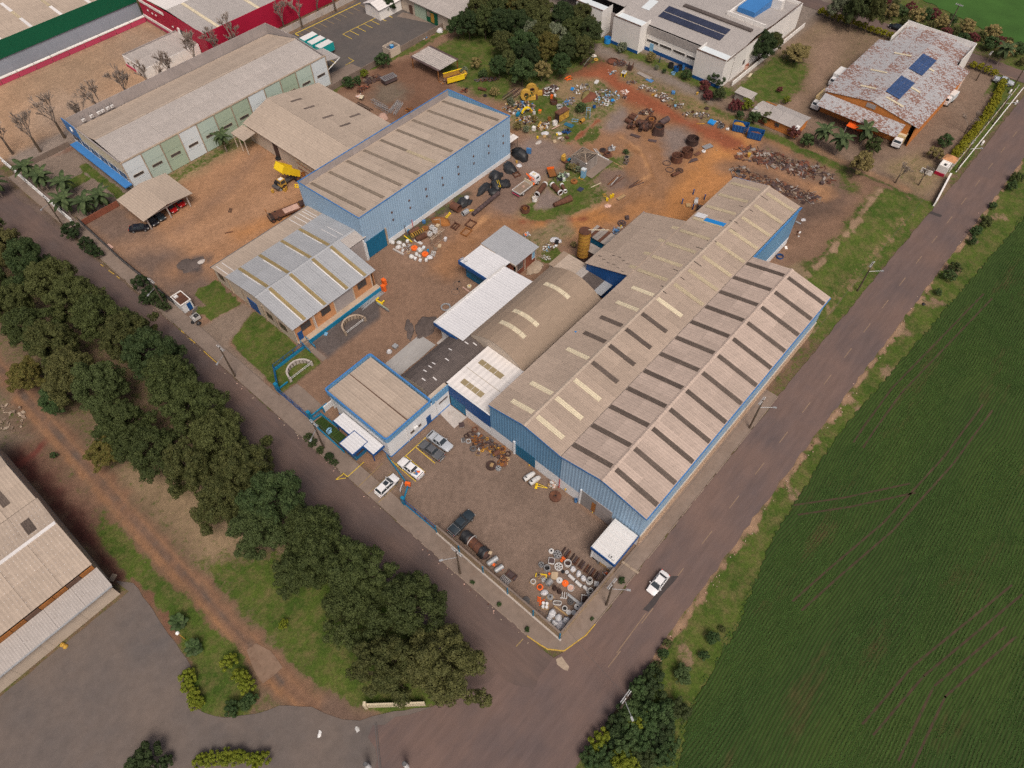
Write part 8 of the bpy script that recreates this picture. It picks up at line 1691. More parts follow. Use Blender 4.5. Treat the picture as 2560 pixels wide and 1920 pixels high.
# ---- behind the halls
th = T('silo','orange-brown corrugated steel silo beside the tan wing','silo',66.95,47.94,0); part(th,'shell',MB().cyl(0,0,1.2,8.0,1.28,26),'yellow_rust',True); part(th,'top',MB().cyl(0,0,8.0,8.15,1.3,26),'rust',True)
for i in range(8): part(th,'hoop',MB().hollow(0,0,1.3 + i * .92,1.36 + i * .92,1.34,1.285,26),'rust_orange',True)
part(th,'base_skirt',MB().cyl(0,0,0,1.2,1.1,20),'rust_dark',True); part(th,'feed_pipe',MB().tube((.6,-.4,8.2),(4.0,-3.4,7.6),.09),'sky_cream')
th = T('machine_shed','small shed with striped rusty sheet roof behind the silo','shed',72.75,47.39,0); part(th,'wall',MB().box(-1.6,1.8,-3.2,2.6,0,3.0),'teal')
for i in range(8): part(th,'roof_sheet',MB().box(-1.9,2.1,-3.4 + i * .78,-2.66 + i * .78,3.05,3.12 + .02 * (i % 2)),'wood_grey' if i % 3 else 'rust')
th = T('dust_bin','brown square bin house between silo and tan wing','bin house',68.19,46.22,0); part(th,'body',MB().box(-1.1,1.1,-1.4,1.4,0,3.0),'rust_dark'); part(th,'lid',MB().box(-1.2,1.2,-1.5,1.5,3.0,3.1),'wood_grey')
spoked('dark six-hole flywheel lying beside the wing',81.92,48.16,1.0,.22,'rust_violet',6); box('dark grey metal box near the flywheel',84.07,48.24,1.0,.8,.5,.8,'rust_violet'); heap('blue and dark machine bits beside the wing eave',78.98,47.55,2.0,1.4,26,['blue_scrap','steel_dark','steel'],24); heap('yellow and white bits below the flywheel',80.76,47.56,.9,.6,10,['yellow','white_paint','steel'],25,.15,.35)
bag('white tarp spread behind the brick workshop',67.57,56.10,1.3,.3,'bag_white',False,81); box('black plastic bin beside the white tarp',67.00,55.26,.8,.8,.8,.4,'tarp','plastic_bin','bin'); heap('coloured rubbish pile behind the brick workshop',64.65,62.10,1.6,1.3,46,['white_paint','pale_metal','blue_scrap','orange','card'],26,.15,.45,hh=.8,nm='rubbish_pile',cat='rubbish'); heap('mixed waste scattered on the grass behind the workshop',65.29,55.74,4.0,2.6,60,['white_paint','pale_metal','light_blue','wood_old','rust'],27,.15,.5,hh=.2,nm='waste_scatter',cat='rubbish'); heap('pale rubble row between workshop and low grey roof',61.90,54.19,3.4,1.2,60,['stone_pale','pale_metal','concrete_pale'],28,.1,.35,R(-70),.2,'rubble_row','rubble'); single('soil_mound','brown rubble mound beside the brick workshop wall','mound',MB().lump(0,0,-.05,2.2,1.7,.5,14,16,5,.2),'stone_pale',(58.02,54.17,0),0,None,True)
# ---- scrap grounds by the tall hall end
def fan(lb,x,y,rz,s):
    th = T('blower_housing',lb,'blower',x,y,rz); part(th,'volute',MB().loft([[(r * math.cos(a_),q,1.5 * s + r * math.sin(a_)) for r,q in ((.45 * s,-.4 * s),(r1 * s,-.4 * s),(r1 * s,.4 * s),(.45 * s,.4 * s))] for a_,r1 in [(2 * PI * i / 18,1.15 + .02 * i) for i in range(19)]],False),'yellow_dull'); part(th,'inlet',MB().torus(0,-.42 * s,1.5 * s,.5 * s,.08,16,6,'y'),'rust',True); part(th,'outlet',MB().box(.2 * s,2.3 * s,-.38 * s,.38 * s,.05,.9 * s),'yellow_dull'); part(th,'outlet_flange',MB().box(2.3 * s,2.75 * s,-.42 * s,.42 * s,0,.95 * s),'rust'); part(th,'impeller',MB().tube((0,-.1,1.5 * s),(0,.1,1.5 * s),.42 * s,12),'rust_dark',True)
fan('yellow snail-shaped blower housing, nearer of the pair',104.97,96.97,R(-40),1.15); fan('yellow snail-shaped blower housing, farther of the pair',107.66,97.20,R(-40),1.25)
th = T('yellow_hopper_stack','tall yellow panelled hopper with brown corrugated top','hopper',104.59,84.23,-0.07); part(th,'top',MB().box(-1.9,1.9,-.9,.9,2.2,2.5),'rust')
for i in range(6):
    for k in range(2): part(th,'side_panel',MB().box(-1.85 + i * .62,-1.27 + i * .62,-.85,-.78,.2 + k * 1.05,1.15 + k * 1.05),'yellow_dull' if (i + k) % 3 else 'yellow_rust'); part(th,'side_panel',MB().box(-1.85 + i * .62,-1.27 + i * .62,.78,.85,.2 + k * 1.05,1.15 + k * 1.05),'yellow_rust')
part(th,'core',MB().box(-1.85,1.85,-.76,.76,0,2.2),'rust_dark')
drum('white round drum with rusty pipe stub in the scrap ground',101.46,83.96,.68,.95,'white_old',.05,inner='rust'); drum('dark pot beside the yellow hopper top',108.11,87.80,.8,.7,'pale_metal',.05); drum('orange and rusty barrel left of the white drum',102.10,86.35,.5,.7,'rust_orange',.05,inner='yellow_rust'); drum('big rusty pot holding an orange bin behind the hopper',108.76,90.33,1.0,.8,'rust',.08,inner='rust_dark'); box('orange bin sitting in the big rusty pot',109.54,91.71,.7,.6,.9,.4,'orange',z=.5); drum('white round pot beside the orange bin',110.78,91.60,.35,.5,'white_paint',nm='pot',cat='pot',z=.6)
lying('upright yellow pipe leaning on a rusty base',98.29,86.66,2.3,.32,0.39,'yellow_dull',nm='yellow_pipe'); lying('stubby yellow drum lying open beside the blue frame',106.81,79.16,1.5,.52,0.04,'yellow_rust',nm='yellow_drum',cat='drum'); th = T('yellow_arch','yellow curved chute standing in the scrap behind the blue hall','chute',100.44,92.87,R(-20)); part(th,'arc',MB().loft([[(r * math.cos(a_),q,.2 + r * math.sin(a_)) for r,q in ((1.3,-.3),(1.6,-.3),(1.6,.3),(1.3,.3))] for a_ in [PI * i / 10 - .2 for i in range(11)]]),'yellow'); part(th,'base',MB().box(1.0,1.8,-.4,.4,0,.5),'yellow_rust')
box('white appliance standing in the scrap ground',95.93,86.52,.8,.8,1.0,.2,'white_old','appliance','appliance'); box('tan wooden box beside the yellow pipe',97.44,85.14,1.0,.7,.7,.3,'card'); disc('light blue round fan casing in the scrap',99.74,93.69,.6,.3,'light_blue',.08,.5,z=.5); box('blue pump set behind the light blue fan casing',98.18,93.96,1.3,.7,.7,.3,'teal_fence','pump','pump'); box('orange-topped box behind the yellow chute',102.85,90.27,.8,.7,.8,.3,'yellow_dull',top='orange'); drum('grey churn beside the orange-topped box',101.25,90.93,.4,.9,'pale_metal',nm='churn',cat='churn')
th = T('blue_gantry','light blue steel gantry frame in the scrap ground','frame',109.72,79.46,R(35)); m = MB()
for X in (-.6,.6):
    for Y in (-.5,.5): m.tube((X,Y,0),(X,Y,2.3),.06,5)
part(th,'uprights',m,'light_blue'); part(th,'top_rails',MB().frame(-.65,.65,-.55,.55,2.3,2.4,.1),'light_blue'); rframe('light blue square frame lying beside the yellow drum',106.26,81.11,1.6,1.1,.1,-0.99,'light_blue',.08)
plate_stack('teal tarp sheets spread before the yellow hopper',103.63,81.05,2.6,1.3,2,-1.41,'tarp_blue','tarp_sheets','tarpaulin'); heap('black bags and dark rubbish beside the teal tarp',100.88,79.62,2.4,1.8,50,['tarp','tarp','blue_dark','steel_dark'],31,.25,.7,hh=.6,nm='rubbish_pile',cat='rubbish'); bag('crumpled white sheet at the front of the scrap ground',96.78,83.42,1.0,.4,'bag_white',False,91); bag('small crumpled white sheet beside the yellow bucket',99.12,80.70,.75,.3,'bag_white',False,92); drum('yellow bucket between two white sheets',98.30,80.71,.25,.4,'yellow',nm='bucket',cat='bucket')
for i,(x,y,m_) in enumerate([(95.55,82.59,'wood'),(96.42,81.57,'wood_old'),(95.64,79.30,'card'),(97.37,78.23,'wood_old'),(98.95,77.88,'rust')]): crate(('leftmost','second','frontmost','fourth','rightmost')[i] + ' of five wooden crates along the scrap edge',x,y,1.0,.8,.35,.5 + .2 * i,m_,m_)
beams('pale boards lying between the wooden crates',97.88,79.31,1.6,3,.25,R(-30),['white_old','rubble_pink'],'board_bundle',.06,'boards'); single('plank','pinkish plank leaning before the white drum','plank',MB().box(-1.3,1.3,-.15,.15,0,.12),'rubble_pink',(100.38,82.88,.2),-0.14); single('sand_pile','small pale sand pile with yellow scoop on the gravel','sand',MB().lump(0,0,-.04,.9,.7,.3,8,14,4,.2),'concrete_pale',(92.80,82.23,0),0,None,True); box('yellow scoop beside the pale sand pile',93.91,83.55,.4,.4,.6,.3,'yellow','scoop','scoop')
heap('mixed machine scrap behind the tall blue hall, left part',100.93,96.15,9,5.5,190,BRT,32,.25,.9,R(-40),.5); heap('mixed machine scrap in front of the yellow chute',97.88,90.87,6,3.6,110,BRT + ['yellow_rust'],33,.25,.8,R(-40),.4); heap('scrap between yellow pipe and white appliance',98.90,85.77,4.2,2.8,80,['pale_metal','rust','wood_old','yellow_rust','rust_dark'],34,.25,.8,0,.4); heap('rusty frames and pale blocks behind the hopper',112.60,94.72,5.5,3.2,90,['pale_metal','rust','rust_violet','rust_dark','pale_metal'],35,.3,1.1,0,.8); heap('blue and grey odds and ends in the dry grass',111.82,87.59,5,2.2,60,['blue_scrap','rust_violet','steel','wood_old'],36,.2,.7,0,.25)
heap('scattered pale and blue junk in the dry grass near the mound',119.98,81.44,9,7,190,['steel','rust_violet','pale_metal','wood_old','light_blue','rust'],37,.2,.7,0,.2); heap('broken grey pipes and pale bits up the dry grass',119.17,88.78,6,4,70,['pale_metal','steel','steel_dark'],38,.15,.55,0,.15)
for i,(x,y) in enumerate([(119.02,80.04),(117.41,79.22)]): rframe(('upper','lower')[i] + ' of two white square window frames in the junk',x,y,1.1,1.0,.12,.5,'white_paint',.2)
box('bright blue tank panel beside the white window frames',119.83,78.90,.9,.7,.35,.3,'blue_pool'); box('bright blue crate in the dry grass',117.08,90.57,1.1,.8,.3,.4,'blue_pool'); disc('pale blue bowl in the junk above the window frames',120.71,81.64,.38,.25,'light_blue'); drum('small dark blue drum beside the junk track',114.27,80.83,.45,.5,'blue_dark'); plate_stack('stack of pale pipes and strips at the red track',124.26,87.66,1.8,.9,4,R(20),'pale_metal'); th = T('chair','violet-grey broken chair at the red track','chair',123.01,77.07,.4); part(th,'seat',MB().box(-.4,.4,-.4,.4,.5,.58),'rust_violet'); part(th,'backrest',MB().box(-.4,.4,.36,.44,.58,1.4),'rust_violet')
for q in ((-.35,-.35),(.35,-.35),(-.35,.35),(.35,.35)): part(th,'leg',MB().box(q[0] - .03,q[0] + .03,q[1] - .03,q[1] + .03,0,.5),'pale_metal')
heap('scattered pink-white broken tiles on the red track',125.42,78.92,2.6,2.2,70,['rubble_pink','white_old'],39,.12,.35,0,.06,'broken_tiles','rubble'); th = T('soil_mound','grassy red soil mound in the dry scrap ground','mound',117.01,84.90,.3); part(th,'heap',MB().lump(0,0,-.05,2.6,1.9,.9,17,18,6,.12),'soil_red',True); part(th,'grass_crest',MB().lump(.3,.8,-.05,2.3,1.2,1.0,18,18,6,.15),'leaf_straw',True)
beams('rows of rusty rails at the thicket edge',104.10,101.63,7,6,.5,0.05,['rust_dark','wood_old','rust_violet'],'rail_bundle',.09,'rails',.02); beams('rusty girders lying along the thicket behind the yard',130.90,96.41,6,5,.5,0.17,['rust_dark','rust','wood_grey'],'girder_bundle',.1,'girders',.04); heap('orange digger attachment at the thicket edge',120.63,94.66,2.0,1.4,18,['orange','rust_orange','orange'],41,.4,.9,0,.6,'digger_attachment','machine').__delitem__('kind')
# ---- scrap at the top track
th = ring('large rusty ring with red inner sheet at the top of the track',135.74,90.53,1.6,.16,'rust',nm='rusty_ring'); part(th,'inner_sheet',MB().cyl(0,.2,.05,.12,1.2,14),'soil_red'); heap('rusty plates below the large rusty ring',136.17,88.39,3.4,3,50,RM,42,.4,1.2,0,.4); ring('small yellow tyre ring at the top of the track',133.17,94.71,.5,.16,'yellow_dull'); heap('pale bent strips above the yellow tyre ring',134.31,96.21,1.6,1.0,12,['sky_cream','white_old'],43,.3,.8)
th = T('yellow_stool','bright yellow four-legged stand with scrap on top','stand',131.79,83.89,.3); part(th,'top',MB().box(-.75,.75,-.6,.6,1.0,1.15),'pale_metal'); part(th,'scrap_on_top',MB().cbox(.1,0,1.3,.7,.6,.3,.4),'steel')
for q in ((-.65,-.5),(.65,-.5),(-.65,.5),(.65,.5)): part(th,'leg',MB().box(q[0] - .1,q[0] + .1,q[1] - .1,q[1] + .1,0,1.0),'yellow')
heap('pale blue and grey sticks on the red track',131.14,87.13,2.2,1.0,16,['light_blue','pale_metal','steel_dark'],44,.3,.8,0,.1); th = T('rusty_hopper','rusty open steel box with yellow inside beside the yellow stand','hopper',135.89,84.55,R(20)); part(th,'side',MB().box(-1,1,-.6,-.52,0,1.6).box(-1,1,.52,.6,0,1.6),'rust'); part(th,'end',MB().box(-1,-.92,-.52,.52,0,1.6),'rust_dark'); part(th,'inside',MB().box(-.9,1,-.5,.5,0,.3),'yellow_rust')
plate_stack('long grey planks and blue sheet at the factory side',135.53,79.53,4.6,1.3,3,-1.68,['wood_grey','wood_old','wood_grey']); plate_stack('blue tarpaulin sheets at the end of the grey planks',134.57,77.09,2.2,1.2,2,-1.64,'blue_scrap','tarp_sheets','tarpaulin')
for i,(x,y,w,d) in enumerate([(130.39,80.20,3,1.4),(130.37,76.29,3,2),(131.00,73.84,3,1.6),(130.34,70.34,4,2.4),(129.77,68.07,4,2.4),(129.23,64.56,5,3),(128.89,58.87,6,3),(129.94,56.85,4,2.5),(129.53,52.35,3,2)]): heap('%s low scrap patch along the factory-side track counted from the yellow stand' % ORD[i],x,y,w,d,40,MIX + ['stone_pale','wood_old'],45 + i,.2,.7,R(-42),.3)
box('blue upturned crate on the grassy edge of the track',133.53,68.53,1.1,.9,.5,.6,'blue_scrap'); box('blue-grey sheet box in the scrap row',128.75,64.70,.8,.5,.3,.7,'light_blue'); tyre('dark tyre lying on the grass slope',133.33,57.74,.65,.15,'rust_dark'); drum('red-brown square pot in the scrap row',129.42,59.66,.4,.5,'rust',n=4); disc('white lid in the scrap row by the track',127.47,60.21,.28,.15,'white_paint'); box('small yellow box by the hedge of the dirt yard',137.43,63.35,.6,.5,.5,.3,'yellow_dull'); heap('orange chain pieces on the track edge',129.24,72.05,1.4,.8,14,['yellow_rust','rust_orange'],60,.25,.6); box('bright sky-blue flat tank on the track edge',128.72,53.30,1.9,1.7,.35,.1,'blue_pool','flat_tank','tank',top='blue_pool'); single('yellow_pole','short yellow pole lying before the sky-blue tank','pole',MB().box(-1.2,1.2,-.08,.08,0,.12),'yellow_rust',(126.59,55.23,0),R(-45)); heap('dark broken machinery beside the sky-blue tank',129.13,50.67,2.6,1.8,40,['steel_dark','dark','steel','rust_dark'],61,.25,.7); heap('white and pale rags before the blue skips',129.01,48.69,1.2,.8,12,['white_paint','pale_metal'],62,.2,.5)
# ---- heap of rings and pots on the gravel
th = drum('rusty drum with orange inner ring on top of the ring heap',118.57,65.47,1.35,.7,'rust',.15,inner='rust_dark',z=.5); part(th,'inner_ring',MB().hollow(0,0,.2,.6,.75,.5,18),'rust_orange',True)
th = T('rusty_funnel','large rusty square-to-round funnel beside the ring heap','funnel',115.96,61.44,R(30)); part(th,'body',MB().loft([[(1.5 * math.cos(a_) * k_,1.5 * math.sin(a_) * k_,0) for a_,k_ in [(2 * PI * i / 20,min(1 / max(abs(math.cos(2 * PI * i / 20)),.01),1 / max(abs(math.sin(2 * PI * i / 20)),.01))) for i in range(20)]],[(1.3 * math.cos(2 * PI * i / 20),1.3 * math.sin(2 * PI * i / 20),2.0) for i in range(20)]],False),'rust_dark'); part(th,'rim',MB().hollow(0,0,1.9,2.1,1.38,1.2,20),'rust',True); part(th,'inside',MB().cyl(0,0,1.2,1.22,1.2,20),'dark'); part(th,'inner_wall',MB().hollow(0,0,1.2,1.9,1.3,1.22,20),'rust_dark',True)
for i,(x,y,L,r) in enumerate([(114.58,69.85,1.8,.55),(116.43,70.06,2.0,.5),(117.80,70.28,1.8,.45)]): lying(('front','middle','rear')[i] + ' of three rusty half-pipes at the left of the ring heap',x,y,L,r,-1.55,'rust',nm='rusty_pipe',solid=True)
lying('big rusty square duct lying right of the ring heap',120.31,62.72,3.2,.75,-0.14,'rust_violet',nm='rusty_duct',cat='duct',solid=True,bands=3)
rr_ = random.Random(77)
for i in range(34):
    t_ = rr_.random(); x,y = 114.90,66.50; a_ = rr_.uniform(0,6.28); q = math.sqrt(rr_.random()); u,v = q * 3.0 * math.cos(a_),q * 1.9 * math.sin(a_)
    th = T('rusty_hoop','rusty short hoop in the big heap on the gravel','ring',x + u * .7 + v * .7,y - u * .7 + v * .7,rr_.uniform(0,6.28),max(0,.7 * (1 - q)),'rusty ring segments in the heap'); part(th,'segment',MB().pipe((-.28,0,.55),(.28,0,.55),.55,.42,12),rr_.choice(('rust','rust_dark','rust'))); part(th,'lip',MB().pipe((.26,0,.55),(.36,0,.55),.6,.5,12),'rust_dark')
heap('dark plates and grates on top of the ring heap',121.37,68.84,4.2,2.4,60,['rust_dark','rust_violet','rust','stone_pale'],63,.4,1.0,R(-40),.5); plate_stack('violet-grey bent plates left of the funnel',111.06,65.24,2.6,.9,3,-1.41,'rust_violet'); plate_stack('violet-grey plate with a square hole before the funnel',112.25,60.67,2.2,.9,2,-1.12,'rust_violet')
for i,(x,y,r,h_,cr) in enumerate([(118.06,52.49,1.55,1.5,True),(112.93,50.73,1.4,1.7,True),(109.50,51.50,1.4,1.6,True)]): drum(('farthest','middle','nearest')[i] + ' of three big rusty pots with cross braces',x,y,r,h_,'rust' if i else 'rust_dark',.12,fl=.06,inner='rust_dark',cross=cr,nm='rusty_pot',cat='pot')
drum('small white-rimmed stub on the side of the nearest pot',108.69,50.90,.3,.5,'white_paint',nm='pipe_stub',cat='pipe')
ring('dark hoop lying left of the nearest pot',107.08,52.76,.95,.08,'rust_violet',nm='hoop'); ring('dark hoop before the nearest pot',105.32,50.75,.95,.08,'rust_violet',nm='hoop'); th = spoked('rusty spoked wheel leaning on a drum before the pots',106.65,48.73,.95,.15,'rust_dark',6); lying('rusty drum under the leaning spoked wheel',104.43,48.60,2.0,.4,-0.31,'rust',nm='rusty_drum',cat='drum',solid=True)
th = T('bent_plate','violet-grey tapering bent steel plate in front of the pots','metal sheet',111.99,48.51,-0.28); part(th,'plate',MB().prism([(-1.7,-.3),(1.3,-.75),(1.6,.1),(.2,.6)],.12,.2),'rust_violet'); part(th,'support',MB().box(-.4,.8,-.3,.3,0,.12),'rust_dark'); plate_stack('grey steel sheets on boards beside the middle pot',119.26,48.70,2.6,1.5,3,-0.39,['rust_violet','wood_old','steel']); disc('white round lid on dark tray beside the steel sheets',116.96,48.37,.5,.25,'white_paint',.06,.5,'steel'); plate_stack('rusty boards between the pots and the steel sheets',115.14,49.01,1.8,1.0,3,-0.19,['rust','wood_old'])
# ---- rear scrap rows
for i in range(9): t_ = i / 8; x0,y0 = 123.40,38.44; x1,y1 = 128.15,21.45; heap('%s heap from the left in the rear row of rusty sheets' % ORD[i],x0 + (x1 - x0) * t_,y0 + (y1 - y0) * t_ + 1.2 * math.sin(i * 2.1) + 1.2,7.0,6.5,38,['rust','rust_violet','rust','wood_old','rust_dark','soil_red','wood_grey'],100 + i,.4,1.3,i,.1,flat=1)
for i in range(9): t_ = i / 8; x0,y0 = 115.71,37.29; x1,y1 = 118.64,15.02; heap('%s heap from the left in the scrap row behind the halls' % ORD[i],x0 + (x1 - x0) * t_,y0 + (y1 - y0) * t_,5.6,4.4,40,['rust','rust_dark','rust_violet','wood_old','rust_dark','wood_grey'],120 + i,.3,1.1,i,.12,flat=.8)
box('yellow machine cover at the left end of the rear sheet row',122.66,38.80,.9,.7,.8,.3,'yellow_dull'); box('dark framed panel at the left end of the near scrap row',115.59,37.66,1.2,1.0,.2,.5,'pale_metal','panel','panel',top='dark'); box('white framed panel in the rear sheet row',124.16,24.45,1.0,.7,.2,.3,'white_old','panel','panel',top='rust_dark'); box('dark crate standing alone near the bank',124.73,20.13,.9,.8,.5,.6,'rust_violet'); rframe('small ladder-like steel grid at the end of the scrap rows',116.26,13.53,1.4,.8,.1,1.0,'pale_metal',.08,cross=True)
plate_stack('white and grey metal sheets beside the blue hall corner',112.24,15.60,2.0,1.3,2,-1.20,['white_paint','steel']); single('steel_channel','grey steel channel lying beside the blue hall corner','beam',MB().box(-1.7,1.7,-.22,.22,0,.25),'galv',(108.28,16.58,0),-1.64); bag('white cloth lump by the blue hall corner',109.96,17.03,.9,.3,'bag_white',False,95); plate_stack('brown square plates behind the blue hall corner',106.50,13.64,2.4,2.0,2,R(20),'rust'); crate('cream crate near the grass bank',107.68,11.12,1.4,.8,.5,R(-70),'sky_cream','stone_pale'); heap('pipes and bits beside the brown square plates',105.06,15.60,3.2,2.2,36,['pale_metal','rust','wood_old','rust_dark'],140,.3,1.0); drum('dark blue barrel on the grass beside the halls',95.11,15.22,.75,1.0,'blue_dark',.05,nm='barrel',cat='barrel'); box('white box at the plinth of the inner hall',98.80,15.67,.9,.5,.5,.6,'white_old'); heap('pale rags along the foot of the bank',114.43,10.66,2.4,1.0,16,['white_old','stone_pale'],141,.3,.7)
# by the wing: small posted enclosure
for i,(x,y) in enumerate([(96.70,41.51),(101.33,41.41),(101.46,38.40),(96.66,38.55)]): single('blue_post',('left','top','right','bottom')[i] + ' blue post of the small square enclosure','post',MB().cyl(0,0,0,1.3,.14,8).cyl(0,0,1.3,1.36,.2,8),'blue_dark',(x,y,0))
box('yellow pallet inside the blue-post enclosure',97.08,39.99,1.1,1.0,.2,.6,'wood','pallet','pallet',top='wood'); box('white and black engine block inside the enclosure',99.08,39.19,1.2,.8,.5,.5,'white_paint','engine','engine',top='pale_metal'); plate_stack('pale pipes inside the blue-post enclosure',100.29,39.75,1.2,.6,2,R(10),'galv'); heap('dark rusty lumps at the eave beside the enclosure',97.89,37.34,2.2,1.6,30,['rust_dark','steel_dark','rust'],142)
# ---- red dirt yard by the car park
th = T('open_shed','open shed with grey ribbed sheet roof on rusty posts','shed',99.8,126.4)
for q in ((-3.9,-5.2),(-3.9,5),(3.7,-5.2),(3.7,5)): part(th,'post',MB().box(q[0],q[0] + .2,q[1],q[1] + .2,0,3.3),'rust_orange')
for i in range(11): x0 = -4.1 + i * .745; part(th,'roof_sheet',MB().extr([(x0,-5.6,3.3),(x0 + .36,-5.6,3.44),(x0 + .72,-5.6,3.3)],[(x0,5.6,3.3),(x0 + .36,5.6,3.44),(x0 + .72,5.6,3.3)]),'rust_violet' if i in (0,10) else 'roof_greyx')
def lattice(lb,x,y,L,rz,w=.6,n=7):
    th = T('lattice_girder',lb,'girder',x,y,rz); m = MB()
    for Y in (-w / 2,w / 2):
        for Z in (.06,w): m.tube((-L / 2,Y,Z),(L / 2,Y,Z),.05,4)
    part(th,'chords',m,'galv'); m = MB()
    for i in range(n):
        a_,b_ = -L / 2 + L * i / n,-L / 2 + L * (i + 1) / n
        for Y in (-w / 2,w / 2): m.tube((a_,Y,.06),(b_,Y,w),.035,4)
        m.tube((a_,-w / 2,w),(b_,w / 2,w),.035,4)
    part(th,'lacing',m,'galv')
lattice('left steel lattice girder lying in the red dirt yard',77.23,125.08,6.2,-1.58,.8); lattice('second steel lattice girder beside the leftmost one',76.55,123.41,5.6,-1.58,.8); lattice('third steel lattice girder lying upright in the red dirt',79.23,121.52,5.6,0.36); lattice('rightmost steel lattice girder in the red dirt yard',79.39,120.11,5.6,0.43)
th = T('cage_skip','grey cage with slatted open top in the red dirt yard','cage',86.84,131.64,R(-10)); part(th,'tub',MB().box(-2.0,2.0,-1.1,1.1,.4,1.4),'rust_violet')
for i in range(7): part(th,'slat',MB().box(-1.8 + i * .58,-1.6 + i * .58,-1.1,1.1,1.4,1.5),'steel')
part(th,'rim',MB().frame(-2.1,2.1,-1.2,1.2,1.4,1.55,.1),'steel'); part(th,'leg',MB().box(-1.8,-1.6,-1,1,0,.4).box(1.6,1.8,-1,1,0,.4),'rust_dark')
heap('rusty scrap along the car park wall',84.29,136.15,5.5,3,70,['rust','rust_dark','wood_old','rust_violet'],150,.4,1.2,R(-20),.5); heap('reddish rusty plates near the car park wall',79.74,134.42,4,2,40,['rust','brick_red','rust_dark'],151,.4,1.1); heap('white and pink appliances beside the brown-roofed hall',76.29,132.44,1.8,1.6,16,['white_old','rubble_pink','white_paint'],152,.4,.9,0,.6); th = T('table','pale table standing in the red dirt yard','table',76.07,131.01,.5); part(th,'top',MB().box(-.8,.8,-.5,.5,.72,.8),'sky_cream')
for q in ((-.7,-.4),(.7,-.4),(-.7,.4),(.7,.4)): part(th,'leg',MB().box(q[0] - .04,q[0] + .04,q[1] - .04,q[1] + .04,0,.72),'wood_old')
bag('pinkish white covered mound at the end of the brown-roofed hall',74.03,120.33,1.7,1.0,'rubble_pink',False,97); beams('dark timber beams along the brown-roofed hall',74.20,128.20,6.0,4,.35,-1.52,['wood_old','rust_dark'],'timber_bundle',.1,'timber',.02); heap('rust flakes on the red dirt near the lattice girders',81.03,117.79,2.2,1.6,26,['rust_orange','rust'],153,.3,.8,0,.1); heap('rusty machine remains beside the yellow tipper body',97.40,119.97,3,2.2,40,['rust_dark','rust','rust_orange','stone_pale'],154,.3,.9); lying('rusty half trough lying in the grass behind the tall hall',100.69,109.15,2.4,.4,-1.23,'rust',nm='rusty_trough',cat='trough'); tyre('dark tyre in the grass behind the tall hall',99.15,106.66,.55,.18); heap('dark rusty heap row at the foot of the thicket',105.41,111.52,7,1.6,70,RM,155,.3,.9,R(-42),.4); heap('black and red machine heap behind the tall hall end',97.06,112.51,2.4,1.8,30,['dark','rust','tarp','brick_red'],156,.3,.8)
heap('pallets and boxes at the far wall of the car park',109.22,141.24,3.4,2.0,40,['card','wood','white_paint','blue_scrap'],157,.3,.9,0,.6,'pallet_pile','pallets'); bag('white tarp heap with teal edge at the car park corner',115.52,140.62,1.5,.9,'bag_white',False,99)
# ---- north-west yard
rframe('yellow cab door frame beside the dump truck wheel',38.59,116.40,1.0,.8,.9,.4,'yellow_dull',.14); rframe('loose yellow square frame right of the dump truck',41.33,115.45,1.1,.9,.15,.7,'yellow',.2); box('small yellow pump in front of the dump truck',36.10,117.90,.5,.5,.8,.2,'yellow_dull'); tyre('large truck tyre leaning at the hall door',45.07,127.32,.8,.3); drum('rusty yellow barrel beside the raised tipper body',44.95,117.30,.45,.9,'rust_orange',nm='barrel',cat='barrel'); bag('grey engine lump beside the dump truck cab',37.95,117.39,.6,.7,'steel',False,101); rframe('small rusty grid lying in the dirt yard',25.50,120.31,1.3,.7,.1,.7,'rust_dark',.1,cross=True); single('rusty_bar','short rusty bar lying in the dirt yard','bar',MB().box(-.9,.9,-.1,.1,0,.12),'rust',(20.82,114.19,0),R(-30)); plate_stack('pale plank pair leaning on the black fence',0.45,130.77,2.0,.6,2,R(-85),'rubble_pink','plank_pair','planks')
# ---- factory yard, lower left, verge
for i,(x,y,m_) in enumerate([(143.97,76.36,'dark'),(143.42,74.25,'blue_dark'),(144.56,73.84,'dark'),(145.25,73.03,'blue_trim')]): drum(('black bin at the left of the factory wall','dark blue bin second at the factory wall','black bin third at the factory wall','small blue bin at the right of the factory wall')[i],x,y,.75 if i < 3 else .4,1.2,m_,.06,nm='waste_bin',cat='bin')
drum('bright blue water tank beside the factory block',142.95,97.97,1.0,1.6,'blue_pool',.05,inner='blue_pool',nm='water_tank',cat='tank'); drum('pale blue tub in the factory yard',141.53,73.87,.6,.5,'light_blue',nm='tub',cat='tub'); th = T('person','person in dark clothes standing at the blue factory base','person',144.02,80.16,0)
m = MB(); rg_ = [(0,.17,.11),(.1,.15,.12),(.45,.16,.12),(.85,.19,.13),(1.1,.19,.13),(1.38,.22,.13),(1.47,.12,.09),(1.52,.07,.07),(1.58,.09,.10),(1.68,.10,.11),(1.76,.07,.08)]
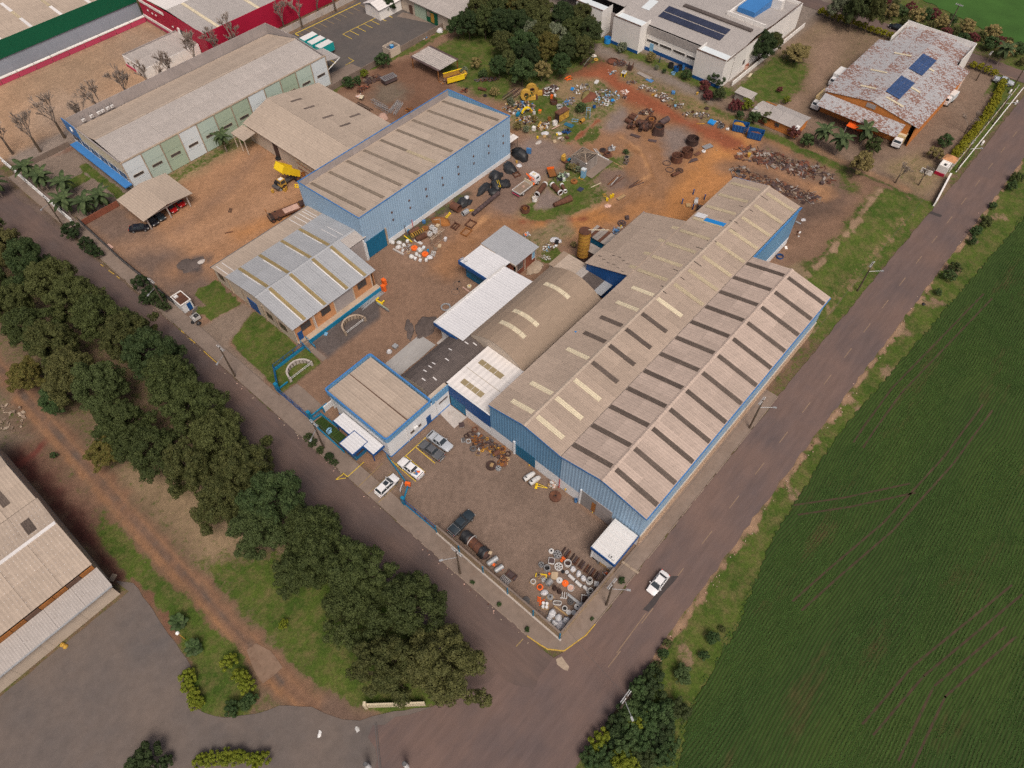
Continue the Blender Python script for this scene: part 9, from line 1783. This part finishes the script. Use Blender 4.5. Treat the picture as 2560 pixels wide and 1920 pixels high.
part(th,'body',m.loft([[(a * math.cos(2 * PI * i / 12),b * math.sin(2 * PI * i / 12),z) for i in range(12)] for z,a,b in rg_]).tube((.2,0,1.36),(.27,.05,1.1),.055,6,.045).tube((.27,.05,1.1),(.25,.12,.85),.045,6,.035).tube((-.2,0,1.36),(-.27,.05,1.1),.055,6,.045).tube((-.27,.05,1.1),(-.25,.12,.85),.045,6,.035),'car_blue',True); part(th,'hair',MB().lump(0,0,1.66,.105,.115,.12,1,10,4,.02),'dark',True)
single('wood_sculpture','pale logs piled beside the factory side wall','logs',MB().tube((-1,0,.15),(1,.2,.15),.14).tube((-1,.4,.15),(1,.1,.35),.14).tube((-.8,.2,.4),(.9,.5,.3),.12),'sky_cream',(154.57,56.85,0)); box('reddish kennel at the factory side wall',157.24,60.07,1.6,1.4,1.2,.3,'rubble_pink','kennel','kennel',top='brick_red')
for i,(x,y) in enumerate([(-50.65,56.50),(-50.50,55.94)]): bag(('left','right')[i] + ' of two yellow sacks on the asphalt yard',x,y,.42,.4,'yellow_dull',False,110 + i,'sack','sack')
box('pinkish slab lying at the corner of the grey hall',-39.97,60.21,1.2,.8,.2,.5,'stone_pale','slab','slab'); heap('felled pale wood and stones beside the dirt track',-36.81,103.17,6,8,60,['stone_pale','wood_old','wood_old'],160,.2,.8,0,.15,'wood_litter','wood')
for i,(x,y,m_) in enumerate([(102.86,-14.04,'tarp'),(-32.74,17.34,'white_paint'),(-28.81,13.77,'pale_metal')]): single('litter',('black plastic scrap on the verge beside the field','white paper scrap on the entrance road','pale crumpled sheet on the entrance road')[i],'litter',MB().lump(0,0,0,.45,.3,.12,i,9,3,.3),m_,(x,y,.035),.5 * i)
m = MB(); rl = random.Random(4)
for i in range(420):
    k = rl.random()
    if k < .35: x,y = rl.uniform(0,140),rl.choice((-12.4,-12.8)) + rl.uniform(-.9,.3)
    elif k < .6: x,y = -3.3 + rl.uniform(-.5,.2),rl.uniform(3,140)
    else: x,y = rl.uniform(84,132),rl.uniform(20,95)
    m.m = rl.randrange(4); s = rl.uniform(.06,.22); m.cbox(x,y,.05,s,s * .7,s * .4,rl.uniform(0,3),rl.uniform(-.4,.4))
o = single('stones_and_litter','small stones and litter strewn along the verges and yard','litter',m,['stone_pale','stone_pale','rubble_pink','rust']); o['kind'] = 'stuff'
